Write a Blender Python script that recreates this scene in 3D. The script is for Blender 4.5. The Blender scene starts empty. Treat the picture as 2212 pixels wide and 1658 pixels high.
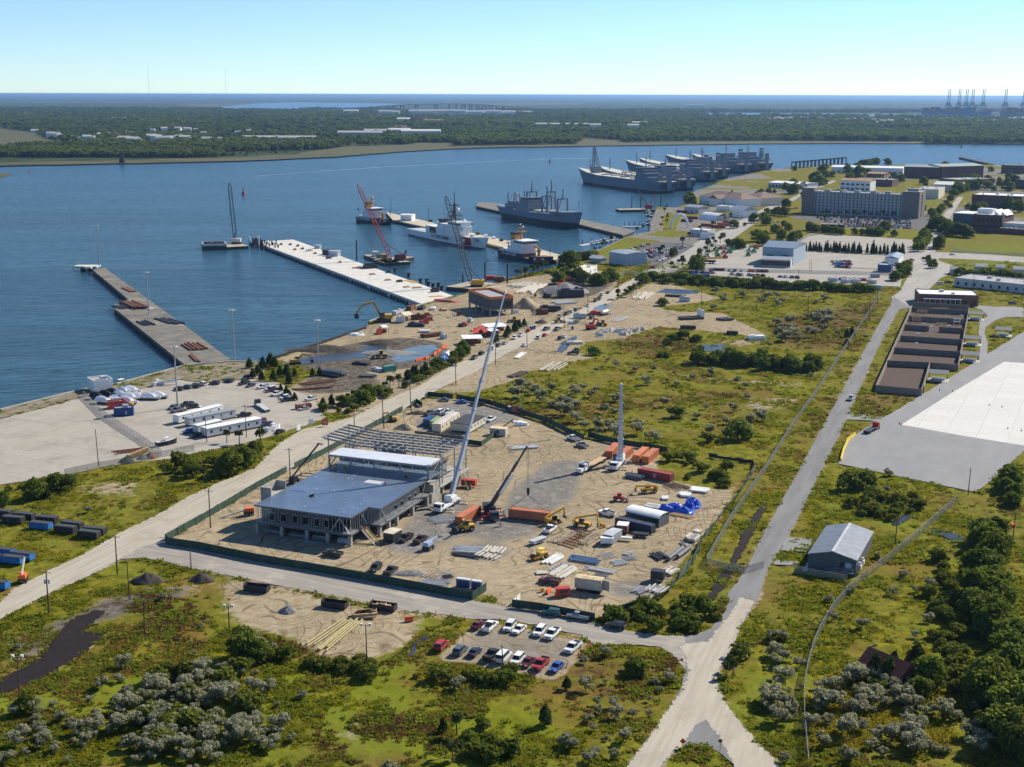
import bpy,math,random
import numpy as np
R=math.radians
# ---------------------------------------------------------------- camera, sky, sun, exposure
scn=bpy.context.scene
COL=scn.collection
F=2850.0;CAMH=123.0;PIT=math.atan(624/F);ROLL=R(0.148)
cam=bpy.data.objects.new('camera',bpy.data.cameras.new('camera'));COL.objects.link(cam)
cam.location=(0,0,CAMH)
cam.data.sensor_width=36.0;cam.data.lens=36.0*F/2212
cam.data.clip_start=1.0;cam.data.clip_end=400000.0
from mathutils import Matrix,Vector
cam.rotation_euler=(Matrix.Rotation(math.pi/2-PIT,4,'X')@Matrix.Rotation(ROLL,4,'Z')).to_euler()
scn.camera=cam
SUN_AZ=R(52);SUN_EL=R(37)
wd=bpy.data.worlds.new('World');scn.world=wd;wd.use_nodes=True
wn=wd.node_tree;bg=wn.nodes['Background']
sky=wn.nodes.new('ShaderNodeTexSky');sky.sky_type='NISHITA';sky.sun_disc=False
sky.sun_elevation=SUN_EL;sky.sun_rotation=SUN_AZ
sky.air_density=0.75;sky.dust_density=0.0;sky.ozone_density=3.5;sky.altitude=100
tint=wn.nodes.new('ShaderNodeMix');tint.data_type='RGBA';tint.blend_type='MULTIPLY';tint.inputs[0].default_value=1.0
tint.inputs[7].default_value=(0.86,1.0,1.12,1)
wn.links.new(sky.outputs[0],tint.inputs[6]);wn.links.new(tint.outputs[2],bg.inputs[0]);bg.inputs[1].default_value=0.092
sl=bpy.data.lights.new('sun','SUN');sl.energy=5.0;sl.angle=R(0.53);sl.color=(1.0,0.92,0.78)
sun=bpy.data.objects.new('sun',sl);COL.objects.link(sun)
sv=Vector((math.sin(SUN_AZ)*math.cos(SUN_EL),math.cos(SUN_AZ)*math.cos(SUN_EL),math.sin(SUN_EL)))
sun.rotation_euler=sv.to_track_quat('Z','Y').to_euler()
vs=scn.view_settings;vs.view_transform='Standard';vs.look='None';vs.gamma=1.0;vs.exposure=0.5
scn.cycles.use_denoising=True
scn.cycles.max_bounces=5;scn.cycles.diffuse_bounces=2;scn.cycles.glossy_bounces=2;scn.cycles.transmission_bounces=3
scn.cycles.transparent_max_bounces=8;scn.cycles.volume_bounces=0
scn.cycles.caustics_reflective=False;scn.cycles.caustics_refractive=False
scn.cycles.use_adaptive_sampling=True;scn.cycles.adaptive_threshold=0.02
random.seed(7);RNG=np.random.default_rng(7)
# ---------------------------------------------------------------- survey helpers: picture point -> place on the ground
cR,sR=math.cos(ROLL),math.sin(ROLL);cP,sP=math.cos(PIT),math.sin(PIT)
TY={'a':163.6,'b':545.4,'c':927.1,'d':1243.5}
def PX(p):
 if isinstance(p[0],str):return(553*int(p[0][1])+p[1]/4.0,TY[p[0][0]]+p[2]/4.0)
 return p
def G(p,z=0.0):
 px,py=PX(p);u=px-1106.0;v=py-829.0
 u,v=u*cR+v*sR,-u*sR+v*cR
 dz=-F*sP-v*cP;t=(z-CAMH)/dz
 return Vector((u*t,(F*cP-v*sP)*t,z))
def GS(ps,z=0.0):return[G(p,z)for p in ps]
def SC(p):
 g=G(p);return F/(g.y*cP+CAMH*sP)
def TS(t,*xy):return[(t,xy[i],xy[i+1])for i in range(0,len(xy),2)]
def ang(a,b):return math.atan2(b[1]-a[1],b[0]-a[0])
# ---------------------------------------------------------------- node helper
class NT:
 def __init__(s,name):
  s.m=bpy.data.materials.new(name);s.m.use_nodes=True;s.t=s.m.node_tree
  s.b=s.t.nodes['Principled BSDF'];s.out=s.t.nodes['Material Output']
 def n(s,typ,ins=None,**kw):
  nd=s.t.nodes.new(typ)
  for k,v in kw.items():setattr(nd,k,v)
  for k,v in(ins or{}).items():s.set(nd.inputs[k],v)
  return nd
 def set(s,sock,v):
  if hasattr(v,'links')or isinstance(v,bpy.types.NodeSocket):s.t.links.new(v,sock)
  else:
   if isinstance(v,(tuple,list))and len(v)==3 and sock.type=='RGBA':v=(*v,1)
   sock.default_value=v
 def coord(s,kind='Object',scale=(1,1,1),rot=0):
  c=s.n('ShaderNodeTexCoord').outputs[kind]if kind!='Pos' else s.n('ShaderNodeNewGeometry').outputs['Position']
  if scale!=(1,1,1)or rot:c=s.n('ShaderNodeMapping',{'Vector':c,'Scale':tuple(1/q for q in scale),'Rotation':(0,0,rot)},vector_type='TEXTURE').outputs[0]
  return c
 def noise(s,c,scale,detail=3,rough=.55,dist=0,out='Fac'):
  return s.n('ShaderNodeTexNoise',{'Vector':c,'Scale':scale,'Detail':detail,'Roughness':rough,'Distortion':dist}).outputs[out]
 def ramp(s,f,a,b,lo=0.,hi=1.):
  return s.n('ShaderNodeMapRange',{0:f,1:a,2:b,3:lo,4:hi},interpolation_type='SMOOTHSTEP').outputs[0]
 def mix(s,f,a,b,mode='MIX'):
  nd=s.n('ShaderNodeMix',data_type='RGBA',blend_type=mode)
  s.set(nd.inputs[0],f);s.set(nd.inputs[6],a);s.set(nd.inputs[7],b);return nd.outputs[2]
 def math(s,op,a,b=0.,c=0.):
  nd=s.n('ShaderNodeMath',operation=op);s.set(nd.inputs[0],a);s.set(nd.inputs[1],b);s.set(nd.inputs[2],c);return nd.outputs[0]
 def attr(s,name,out='Color'):return s.n('ShaderNodeAttribute',attribute_name=name).outputs[out]
 def sep(s,c):return s.n('ShaderNodeSeparateColor',{0:c}).outputs
 def bump(s,h,strength=.5,dist=.1):
  s.set(s.b.inputs['Normal'],s.n('ShaderNodeBump',{'Height':h,'Strength':strength,'Distance':dist}).outputs[0])
 def base(s,c,rough=.7,metal=0.,spec=.5):
  s.set(s.b.inputs['Base Color'],c);s.set(s.b.inputs['Roughness'],rough);s.set(s.b.inputs['Metallic'],metal)
  s.set(s.b.inputs['Specular IOR Level'],spec);return s.m
MATS={}
def pm(name,col,rough=.65,metal=0.,var=.18,scale=1.2,dirt=None,dirt_amt=.35,spec=.4,obj=False,bump=0):
 """plain surface: colour with two octaves of wear, optional stains, optional per-object tint"""
 if name in MATS:return MATS[name]
 k=NT(name);c=k.coord('Pos');n=k.noise(c,scale,4,.6)
 base=k.n('ShaderNodeObjectInfo').outputs['Color']if obj else(*col,1)
 dark=k.mix(1.0,base,(1-var,)*3+(1,),'MULTIPLY');lite=k.mix(1.0,base,(1+var*.6,)*3+(1,),'MULTIPLY')
 o=k.mix(k.ramp(n,.3,.7),dark,lite)
 if dirt is not None:
  st=k.ramp(k.noise(k.coord('Pos',(1,1,.25)),scale*.45,5,.7,.6),.48,.72,0,dirt_amt)
  o=k.mix(st,o,(*dirt,1))
 if bump:k.bump(k.noise(c,scale*4,3),bump,.05)
 MATS[name]=k.base(o,rough,metal,spec);return MATS[name]
# ---------------------------------------------------------------- mesh builder
class MB:
 def __init__(s):s.v=[];s.f=[];s.mi=[];s.cur=0
 def m(s,i):s.cur=i;return s
 def add(s,vs,fs):
  b=len(s.v);s.v+=[tuple(v)for v in vs]
  for f in fs:s.f.append([i+b for i in f]);s.mi.append(s.cur)
  return s
 def box(s,x0,x1,y0,y1,z0,z1,M=None):
  vs=[(x,y,z)for z in(z0,z1)for y in(y0,y1)for x in(x0,x1)]
  if M is not None:vs=[M@Vector(v)for v in vs]
  return s.add(vs,[(0,2,3,1),(4,5,7,6),(0,1,5,4),(2,6,7,3),(0,4,6,2),(1,3,7,5)])
 def cb(s,c,d,rz=0,M=None):
  A=Matrix.Translation(c)@Matrix.Rotation(rz,4,'Z')
  if M is not None:A=M@A
  return s.box(-d[0]/2,d[0]/2,-d[1]/2,d[1]/2,0,d[2],A)
 def prism(s,poly,z0,z1):
  n=len(poly);vs=[(p[0],p[1],z0)for p in poly]+[(p[0],p[1],z1)for p in poly]
  a=sum(poly[i][0]*poly[(i+1)%n][1]-poly[(i+1)%n][0]*poly[i][1]for i in range(n))
  fs=[[i,(i+1)%n,n+(i+1)%n,n+i]for i in range(n)]+[list(range(n,2*n)),list(range(n-1,-1,-1))]
  if a<0:fs=[f[::-1]for f in fs]
  return s.add(vs,fs)
 def xprism(s,prof,x0,x1):
  n=len(prof);vs=[(x0,p[0],p[1])for p in prof]+[(x1,p[0],p[1])for p in prof]
  return s.add(vs,[[i,(i+1)%n,n+(i+1)%n,n+i]for i in range(n)]+[list(range(n-1,-1,-1)),list(range(n,2*n))])
 def yprism(s,prof,y0,y1):
  n=len(prof);vs=[(p[0],y0,p[1])for p in prof]+[(p[0],y1,p[1])for p in prof]
  return s.add(vs,[[i,(i+1)%n,n+(i+1)%n,n+i]for i in range(n)]+[list(range(n-1,-1,-1)),list(range(n,2*n))])
 def tube(s,a,b,r,n=6,r2=None,cap=True):
  a=Vector(a);b=Vector(b);d=(b-a)
  if d.length<1e-6:return s
  q=d.to_track_quat('Z','Y');r2=r if r2 is None else r2
  cs=[(math.cos(2*math.pi*i/n),math.sin(2*math.pi*i/n))for i in range(n)]
  vs=[a+q@Vector((c*r,t*r,0))for c,t in cs]+[b+q@Vector((c*r2,t*r2,0))for c,t in cs]
  fs=[[i,(i+1)%n,n+(i+1)%n,n+i]for i in range(n)]
  if cap:fs+=[list(range(n-1,-1,-1)),list(range(n,2*n))]
  return s.add(vs,fs)
 def bar(s,a,b,w,h):
  a=Vector(a);b=Vector(b);d=b-a;L=d.length
  q=d.to_track_quat('X','Z');M=Matrix.Translation(a)@q.to_matrix().to_4x4()
  return s.box(0,L,-w/2,w/2,-h/2,h/2,M)
 def poly(s,ps):return s.add(ps,[list(range(len(ps)))])
 def dome(s,c,rx,ry,rz,n=10,m=4,full=False):
  vs=[];fs=[];lo=-m if full else 0
  for j in range(lo,m+1):
   t=math.pi/2*j/m
   for i in range(n):
    a=2*math.pi*i/n;vs.append((c[0]+rx*math.cos(t)*math.cos(a),c[1]+ry*math.cos(t)*math.sin(a),c[2]+rz*math.sin(t)))
  for j in range(m-lo):
   for i in range(n):fs.append((j*n+i,j*n+(i+1)%n,(j+1)*n+(i+1)%n,(j+1)*n+i))
  return s.add(vs,fs)
 def lattice(s,a,b,w,ch=.12,nb=8,taper=True,web=.07):
  a=Vector(a);b=Vector(b);d=b-a;L=d.length;q=d.to_track_quat('X','Z')
  def P(t,i):
   k=w*(min(1,.35+t*nb*.45,.35+(1-t)*nb*.45)if taper else 1)/2
   return a+q@Vector((L*t,(-k,k,k,-k)[i],(-k,-k,k,k)[i]))
  for j in range(nb):
   t0,t1=j/nb,(j+1)/nb
   for i in range(4):
    s.tube(P(t0,i),P(t1,i),ch,4,cap=False)
    s.tube(P(t0,i),P(t1,(i+1)%4),web,3,cap=False);s.tube(P(t1,i),P(t1,(i+1)%4),web,3,cap=False)
  return s
 def bd(s,name,mats,parent=None,smooth=False,loc=None,rz=0):
  me=bpy.data.meshes.new(name);me.from_pydata(s.v,[],s.f)
  if not isinstance(mats,(list,tuple)):mats=[mats]
  for m in mats:me.materials.append(m)
  if len(mats)>1:me.polygons.foreach_set('material_index',s.mi)
  if smooth:me.polygons.foreach_set('use_smooth',[True]*len(me.polygons))
  me.update()
  o=bpy.data.objects.new(name,me);COL.objects.link(o)
  if parent:o.parent=parent
  if loc is not None:o.location=loc
  if rz:o.rotation_euler=(0,0,rz)
  return o
def tag(o,label=None,cat=None,group=None,kind=None):
 if label:o['label']=label
 if cat:o['category']=cat
 if group:o['group']=group
 if kind:o['kind']=kind
 return o
def Th(name,label,cat,loc=(0,0,0),rz=0,group=None):
 o=bpy.data.objects.new(name,None);COL.objects.link(o);o.empty_display_size=.5
 o.location=loc;o.rotation_euler=(0,0,rz);return tag(o,label,cat,group)
KIDS={}
def copy_tree(o,loc=None,rz=None,label=None,group=None,color=None,cpart='body',scale=None):
 c=o.copy();COL.objects.link(c)
 if loc is not None:c.location=loc
 if rz is not None:c.rotation_euler=(0,0,rz)
 if label:c['label']=label
 if group:c['group']=group
 if scale is not None:c.scale=scale
 def rec(src,dst):
  for ch in(KIDS[src.name]if src.name in KIDS else list(src.children)):
   d=ch.copy();COL.objects.link(d);d.parent=dst
   if color is not None and d.name.split('.')[0]==cpart:d.color=(*color,1)
   rec(ch,d)
 rec(o,c)
 if color is not None and o.type=='MESH':c.color=(*color,1)
 return c
def freeze(o):
 for x in[o]+list(o.children_recursive):KIDS[x.name]=list(x.children)
 return o
def frame(a,b,z=0.0):
 A=G(a,z);B=G(b,z);return A,(B-A).length,ang(A,B)
def inpoly(X,Y,poly):
 ins=np.zeros(X.shape,bool);n=len(poly)
 for i in range(n):
  x0,y0=poly[i][0],poly[i][1];x1,y1=poly[(i+1)%n][0],poly[(i+1)%n][1]
  if y0==y1:continue
  c=((y0>Y)!=(y1>Y))&(X<(x1-x0)*(Y-y0)/(y1-y0)+x0);ins^=c
 return ins
def fracnoise(x,y,sc,seed):
 r=np.random.default_rng(seed);o=np.zeros_like(x)
 for k in range(3):
  g=r.random((64,64));u=x/sc*2**k;v=y/sc*2**k;i,j=np.floor(u).astype(int),np.floor(v).astype(int);fu,fv=u-i,v-j;fu=fu*fu*(3-2*fu);fv=fv*fv*(3-2*fv);a=lambda p,q:g[(p)%64,(q)%64]
  o+=(a(i,j)*(1-fu)*(1-fv)+a(i+1,j)*fu*(1-fv)+a(i,j+1)*(1-fu)*fv+a(i+1,j+1)*fu*fv)/2**k
 return o/1.75
# ---------------------------------------------------------------- terrain
SHORE=[(-260,958),(0,886),(187,840),(252,830),(400,790),(500,781),(553,783),(593,774),(688,743),(790,708),(797,695),(840,680),(910,658),(978,640),(1000,634),(1060,615),(1106,599),(1136,590),(1181,583),(1203,575),(1235,558),(1253,548),(1290,540),(1356,511),(1371,506),(1403,501),(1406,478),(1416,456),(1418,447),(1463,449),(1486,434),(1490,418),(1511,410),(1536,402),(1563,388),(1616,377),(1659,367),(1711,362),(1806,356),(1936,357),(2124,356),(2212,358),(2420,360)]
SHW=GS(SHORE)
WATERPOLY=[(p.x,p.y)for p in SHW]+[(4000,9000),(-4000,9000),(-4000,300)]
HAUL=[(0,1302),(32,1272),(107,1232),(175,1200),(257,1152),(332,1117),(400,1077),(457,1050),(553,1010),(598,962),(653,928),(765,900),(828,868),(903,835),(973,793),(1028,770),(1106,735),(1168,705),(1256,668),(1276,655),(1321,628),(1356,608),(1385,594),(1398,600),(1356,625),(1326,650),(1281,670),(1261,685),(1206,710),(1143,743),(1106,758),(1028,803),(953,838),(920,857),(828,910),(760,945),(693,983),(553,1054),(460,1100),(400,1135),(357,1163),(340,1180),(257,1210),(212,1235),(100,1285),(0,1338),(-60,1370),(-60,1330)]
FRONT=[(357,1166),(420,1180),(553,1210),(788,1246),(900,1268),(1020,1297),(1106,1313),(1276,1343),(1356,1363),(1440,1374),(1500,1372),(1540,1440),(1486,1468),(1481,1445),(1456,1418),(1428,1398),(1381,1393),(1281,1391),(1256,1373),(1106,1340),(1028,1337),(860,1317),(703,1285),(553,1255),(400,1224),(312,1205),(262,1208),(300,1185)]
RIGHTROAD=[(1481,1378),(1536,1358),(1568,1318),(1573,1281),(1588,1262),(1608,1237),(1659,1134),(1709,1047),(1774,927),(1866,758),(1926,653),(1929,640),(1966,665),(1941,670),(1896,753),(1819,927),(1769,1027),(1709,1149),(1659,1229),(1638,1296),(1606,1343),(1581,1403),(1546,1464),(1563,1513),(1606,1571),(1659,1625),(1686,1658),(1720,1700),(1620,1700),(1591,1658),(1560,1630),(1530,1612),(1500,1606),(1468,1616),(1446,1634),(1428,1658),(1410,1700),(1325,1700),(1351,1658),(1428,1556),(1468,1493),(1481,1440)]
NORTHROAD=[(1926,642),(1944,630),(1969,583),(1974,560),(1950,551),(1985,535),(2009,513),(2029,478),(2069,426),(2081,426),(2052,471),(2026,526),(2020,545),(2120,549),(2212,556),(2212,568),(2120,562),(2030,558),(2024,562),(2060,575),(2045,596),(2034,600),(1990,640),(1966,667),(1929,650)]
CITYROAD=[(1385,594),(1431,566),(1506,523.6),(1581,486),(1659,446),(1700,433),(1741,413),(1800,390),(1806,392),(1744,419),(1700,441),(1659,463),(1581,518),(1481,573),(1440,598),(1400,612)]
YARD=[(-80,930),(0,905),(95,882),(187,857),(250,846),(325,838),(375,819),(420,826),(462,826),(500,822),(553,820),(603,828),(638,845),(675,860),(693,888),(705,903),(653,922),(600,938),(553,952),(450,974),(370,991),(290,998),(215,1011),(140,1026),(0,1048),(-80,1062)]
SITE=[(358,1171),(553,1207),(788,1243),(1023,1294),(1046,1272),(1070,1300),(1110,1311),(1180,1322),(1270,1338),(1350,1318),(1425,1285),(1462,1228),(1500,1185),(1545,1125),(1590,1060),(1615,1005),(1450,985),(1340,955),(1262,950),(1190,920),(1120,896),(1060,873),(1000,862),(930,859),(828,912),(693,985),(553,1057)]
HAULSAND=[(1020,805),(1106,755),(1160,735),(1260,688),(1330,648),(1400,612),(1450,614),(1560,645),(1500,655),(1425,662),(1445,672),(1560,676),(1640,715),(1650,728),(1540,716),(1420,706),(1350,730),(1270,737),(1245,760),(1290,772),(1210,785),(1150,800),(1110,822),(1050,840),(1000,850),(955,845)]
SHORESITE=[(593,776),(688,746),(800,702),(912,660),(980,643),(1106,604),(1200,590),(1270,580),(1340,594),(1330,622),(1270,652),(1180,700),(1100,737),(970,795),(830,866),(765,897),(700,892),(650,858),(620,840),(660,818),(700,800),(640,785)]
MUDS=[[(600,790),(660,765),(760,742),(870,728),(950,738),(975,760),(935,790),(850,800),(700,797),(640,800)],
[(680,800),(780,796),(830,830),(740,850),(640,850)],[(1150,620),(1260,600),(1330,612),(1280,640),(1180,650)]]
WETMUD=[(-20,1480),(90,1420),(125,1365),(160,1335),(200,1320),(228,1318),(200,1345),(182,1366),(235,1368),(190,1402),(100,1462),(20,1492),(-20,1505)]
TRACKMUD=[(0,1390),(120,1330),(270,1270),(380,1262),(470,1255),(420,1285),(300,1330),(230,1345),(160,1370),(60,1440),(0,1470)]
LOT=[(930,1424),(985,1385),(1025,1346),(1110,1350),(1250,1380),(1272,1392),(1255,1420),(1222,1456),(1195,1468),(1100,1452),(1000,1432)]
FSAND=[(415,1245),(553,1262),(703,1292),(860,1322),(940,1335),(905,1370),(870,1405),(830,1430),(760,1425),(690,1415),(640,1388),(600,1375),(500,1352),(455,1330),(505,1295)]
DIRTSPOT=[(700,1560),(760,1555),(830,1545),(800,1580),(760,1620),(720,1600)]
GRAVELS=[[(880,930),(930,880),(980,866),(1060,880),(1130,905),(1100,930),(1000,925),(930,935)],[(820,1185),(870,1140),(930,1060),(1010,1090),(1120,1110),(1180,1150),(1080,1170),(1000,1150),(940,1180),(900,1205)],
[(1100,1060),(1180,1000),(1240,985),(1260,1010),(1240,1080),(1150,1120),(1090,1100)],[(960,1190),(1010,1170),(1110,1180),(1090,1215),(1000,1210)],[(880,1235),(970,1225),(1010,1260),(930,1265)],[(1300,1260),(1400,1245),(1440,1270),(1370,1295),(1310,1290)]]
GREENIN=[(1425,978),(1610,1002),(1580,1060),(1520,1055),(1480,1045),(1420,1030)]
BROWNS=[[(1050,870),(1240,880),(1480,850),(1660,835),(1700,850),(1500,870),(1250,895),(1100,900)],[(1660,1110),(1560,1290),(1540,1340),(1590,1290),(1680,1120)],[(1300,735),(1460,720),(1520,750),(1400,780)],[(560,1370),(640,1390),(700,1420),(850,1430),(840,1450),(700,1440),(580,1410)],
[(1780,860),(1700,960),(1740,960),(1820,860)],[(1846,900),(1870,850),(1990,850),(1900,900)],[(690,1545),(900,1540),(980,1600),(900,1650),(760,1660),(680,1600)],[(1110,1400),(1470,1420),(1440,1500),(1300,1560),(1150,1480)],[(1270,1345),(1500,1370),(1540,1330),(1400,1320)],[(250,1280),(400,1290),(480,1360),(440,1400),(300,1370)],[(1650,690),(1900,650),(1850,760),(1700,750)]]
LUSH=[[(0,1500),(250,1400),(450,1420),(560,1500),(600,1660),(0,1660)],[(640,1450),(900,1470),(1000,1520),(1250,1560),(1200,1660),(600,1660)],[(1770,1070),(1850,1050),(1990,1090),(1930,1140),(1790,1150)],[(1570,1500),(1640,1640),(1740,1658),(1700,1400),(1620,1420)],[(0,1150),(180,1180),(170,1210),(0,1220)],[(2030,530),(2212,530),(2212,600),(2040,600)],[(1290,530),(1356,512),(1427,521),(1390,545),(1330,560),(1290,560)]]
BARE=[[(1540,740),(1660,720),(1700,735),(1600,750)],[(1390,800),(1560,815),(1780,830),(1700,840),(1500,822)],[(1600,860),(1760,855),(1700,885),(1620,890)],[(260,1085),(340,1050),(300,1100)],[(130,1050),(320,1030),(300,1070),(180,1075)],[(1880,1290),(1990,1260),(1960,1290)],[(1790,830),(1820,740),(1800,835)]]
def build_ground():
 ys1=np.arange(212,1001,1.0);xs1=np.arange(-236,431,1.0)
 X,Y=np.meshgrid(xs1,ys1)
 def W(polys,soft=1):
  w=np.zeros(X.shape)
  for pl in polys:
   q=[(p.x,p.y)for p in GS(pl)]
   w=np.maximum(w,inpoly(X,Y,q).astype(float))
  for _ in range(2):
   for ax in(0,1):
    k=2*soft+1;pd=np.concatenate([np.repeat(np.take(w,[0],ax),soft,ax),w,np.repeat(np.take(w,[-1],ax),soft,ax)],ax)
    c=np.cumsum(pd,ax);z=np.zeros_like(np.take(c,[0],ax));c=np.concatenate([z,c],ax)
    n=w.shape[ax];w=(np.take(c,range(k,k+n),ax)-np.take(c,range(0,n),ax))/k
  return w
 road=W([HAUL,FRONT,RIGHTROAD],2)
 sand=np.clip(W([SITE],2)+W([HAULSAND],3)+W([SHORESITE],3)+W([FSAND],5)*.9+W(BARE,4)*.65+road*1.0,0,1)
 green=W([GREENIN],3);sand*=1-green
 grav=np.clip(W(GRAVELS,4)+W([LOT],2)*.55,0,1);sand=np.maximum(sand,W([LOT],2))
 sand=np.maximum(sand,W([YARD],1)*.8)
 mud=np.clip(W(MUDS,4)+W([TRACKMUD],4)*.75,0,1);wet=W([WETMUD],1);mud=np.maximum(mud,wet);sand=np.maximum(sand,mud)
 brown=W(BROWNS,8)+W([DIRTSPOT],3)*.5;lush=W(LUSH,8)
 sand=np.maximum(sand,W([DIRTSPOT],3)*.62)
 A1=np.stack([sand,grav,mud,brown],-1);B1=np.stack([lush,road,wet,np.ones_like(lush)],-1)
 r=np.random.default_rng(3);h=r.random((X.shape[0]//3+2,X.shape[1]//3+2))
 H=np.kron(h,np.ones((3,3)))[:X.shape[0],:X.shape[1]]
 H=(H+np.roll(H,1,0)+np.roll(H,1,1)+np.roll(np.roll(H,1,0),1,1))/4
 Z=-.02-.45*H*(1-.75*sand);Z[-2:]=0
 def faces(X,Y,off,keep):
  n,m=X.shape;i=np.arange(n*m).reshape(n,m)+off
  f=np.stack([i[:-1,:-1],i[:-1,1:],i[1:,1:],i[1:,:-1]],-1).reshape(-1,4)
  return f[keep.reshape(-1)]
 def keepm(X,Y,mg,s):
  cx=(X[:-1,:-1]+X[1:,1:])/2;cy=(Y[:-1,:-1]+Y[1:,1:])/2
  return(~inpoly(cx,cy,WATERPOLY))&(np.abs(cx)<.40*cy+mg)
 V=[np.stack([X,Y,Z],-1).reshape(-1,3)];Fs=[faces(X,Y,0,keepm(X,Y,45,1))];A=[A1.reshape(-1,4)];B=[B1.reshape(-1,4)]
 off=X.size
 for(y0,y1,x0,x1,st)in((1000,1500,-60,690,2.0),(1500,2600,0,1150,5.0)):
  X,Y=np.meshgrid(np.arange(x0,x1+st,st),np.arange(y0,y1+st,st))
  cw=W(CITYLAWN,1);g=np.clip(W(CITYGRASS,1)+cw,0,1);c=(1-g)*np.where(fracnoise(X,Y,70,8)>.5,1,.3)
  Z=np.zeros_like(X);A.append(np.stack([c,c*.8,c*0,g*.1],-1).reshape(-1,4));B.append(np.stack([cw*.6,c*.5,c*0,c*0+1],-1).reshape(-1,4))
  V.append(np.stack([X,Y,Z],-1).reshape(-1,3));Fs.append(faces(X,Y,off,keepm(X,Y,60,st)));off+=X.size
 V=np.concatenate(V);Fs=np.concatenate(Fs);A=np.concatenate(A);B=np.concatenate(B)
 used=np.unique(Fs);mp=np.full(len(V),-1);mp[used]=np.arange(len(used));V=V[used];A=A[used];B=B[used];Fs=mp[Fs]
 me=bpy.data.meshes.new('ground');me.vertices.add(len(V));me.vertices.foreach_set('co',V.astype(np.float32).ravel())
 me.loops.add(len(Fs)*4);me.loops.foreach_set('vertex_index',Fs.astype(np.int32).ravel())
 me.polygons.add(len(Fs));me.polygons.foreach_set('loop_start',np.arange(0,len(Fs)*4,4,dtype=np.int32))
 for nm,D in(('wA',A),('wB',B)):
  a=me.attributes.new(nm,'FLOAT_COLOR','POINT');a.data.foreach_set('color',D.astype(np.float32).ravel())
 me.update(calc_edges=True);me.validate()
 me.polygons.foreach_set('use_smooth',[True]*len(me.polygons))
 o=bpy.data.objects.new('ground',me);COL.objects.link(o);o['kind']='structure';me.materials.append(ground_mat());return o
CITYGRASS=[[(1240,560),(1300,545),(1356,512),(1427,521),(1400,545),(1340,575),(1300,600),(1240,600)],[(1431,478),(1440,460),(1452,460),(1470,468),(1452,505),(1436,512)],[(1770,545),(1900,495),(1985,495),(1960,520),(1900,520)],[(1770,505),(1990,500),(1985,512),(1770,515)],[(1975,478),(2010,455),(2040,440),(2060,432),(2030,470),(2000,510),(1980,545),(1960,560)],[(2020,560),(2212,520),(2212,605),(2040,600)],[(1700,360),(1850,365),(1830,410),(1745,412)],[(1845,395),(1960,400),(1960,420),(1900,425)],[(1980,440),(2040,430),(2030,455),(1985,455)],[(2000,470),(2212,500),(2212,560),(2000,560)],[(1660,440),(1740,415),(1745,470),(1680,490)],[(1395,612),(1480,590),(1700,610),(1930,640),(1920,660),(1400,640)],[(1590,495),(1700,460),(1760,500),(1680,540),(1610,560),(1520,580),(1480,590),(1520,560)]]
CITYLAWN=[[(2040,558),(2060,530),(2110,522),(2212,527),(2212,553),(2120,553)],[(2030,592),(2060,565),(2130,560),(2212,570),(2212,600)],[(1290,545),(1356,515),(1425,522),(1395,545),(1340,570)],[(1880,510),(1905,497),(1985,497),(1970,515)],[(1985,432),(2035,430),(2030,440),(1990,445)],[(1800,505),(1990,500),(1990,514),(1770,514)],[(1434,508),(1442,465),(1452,462),(1466,468),(1450,506)],[(1960,590),(1972,562),(1985,565),(1975,610)]]
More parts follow.
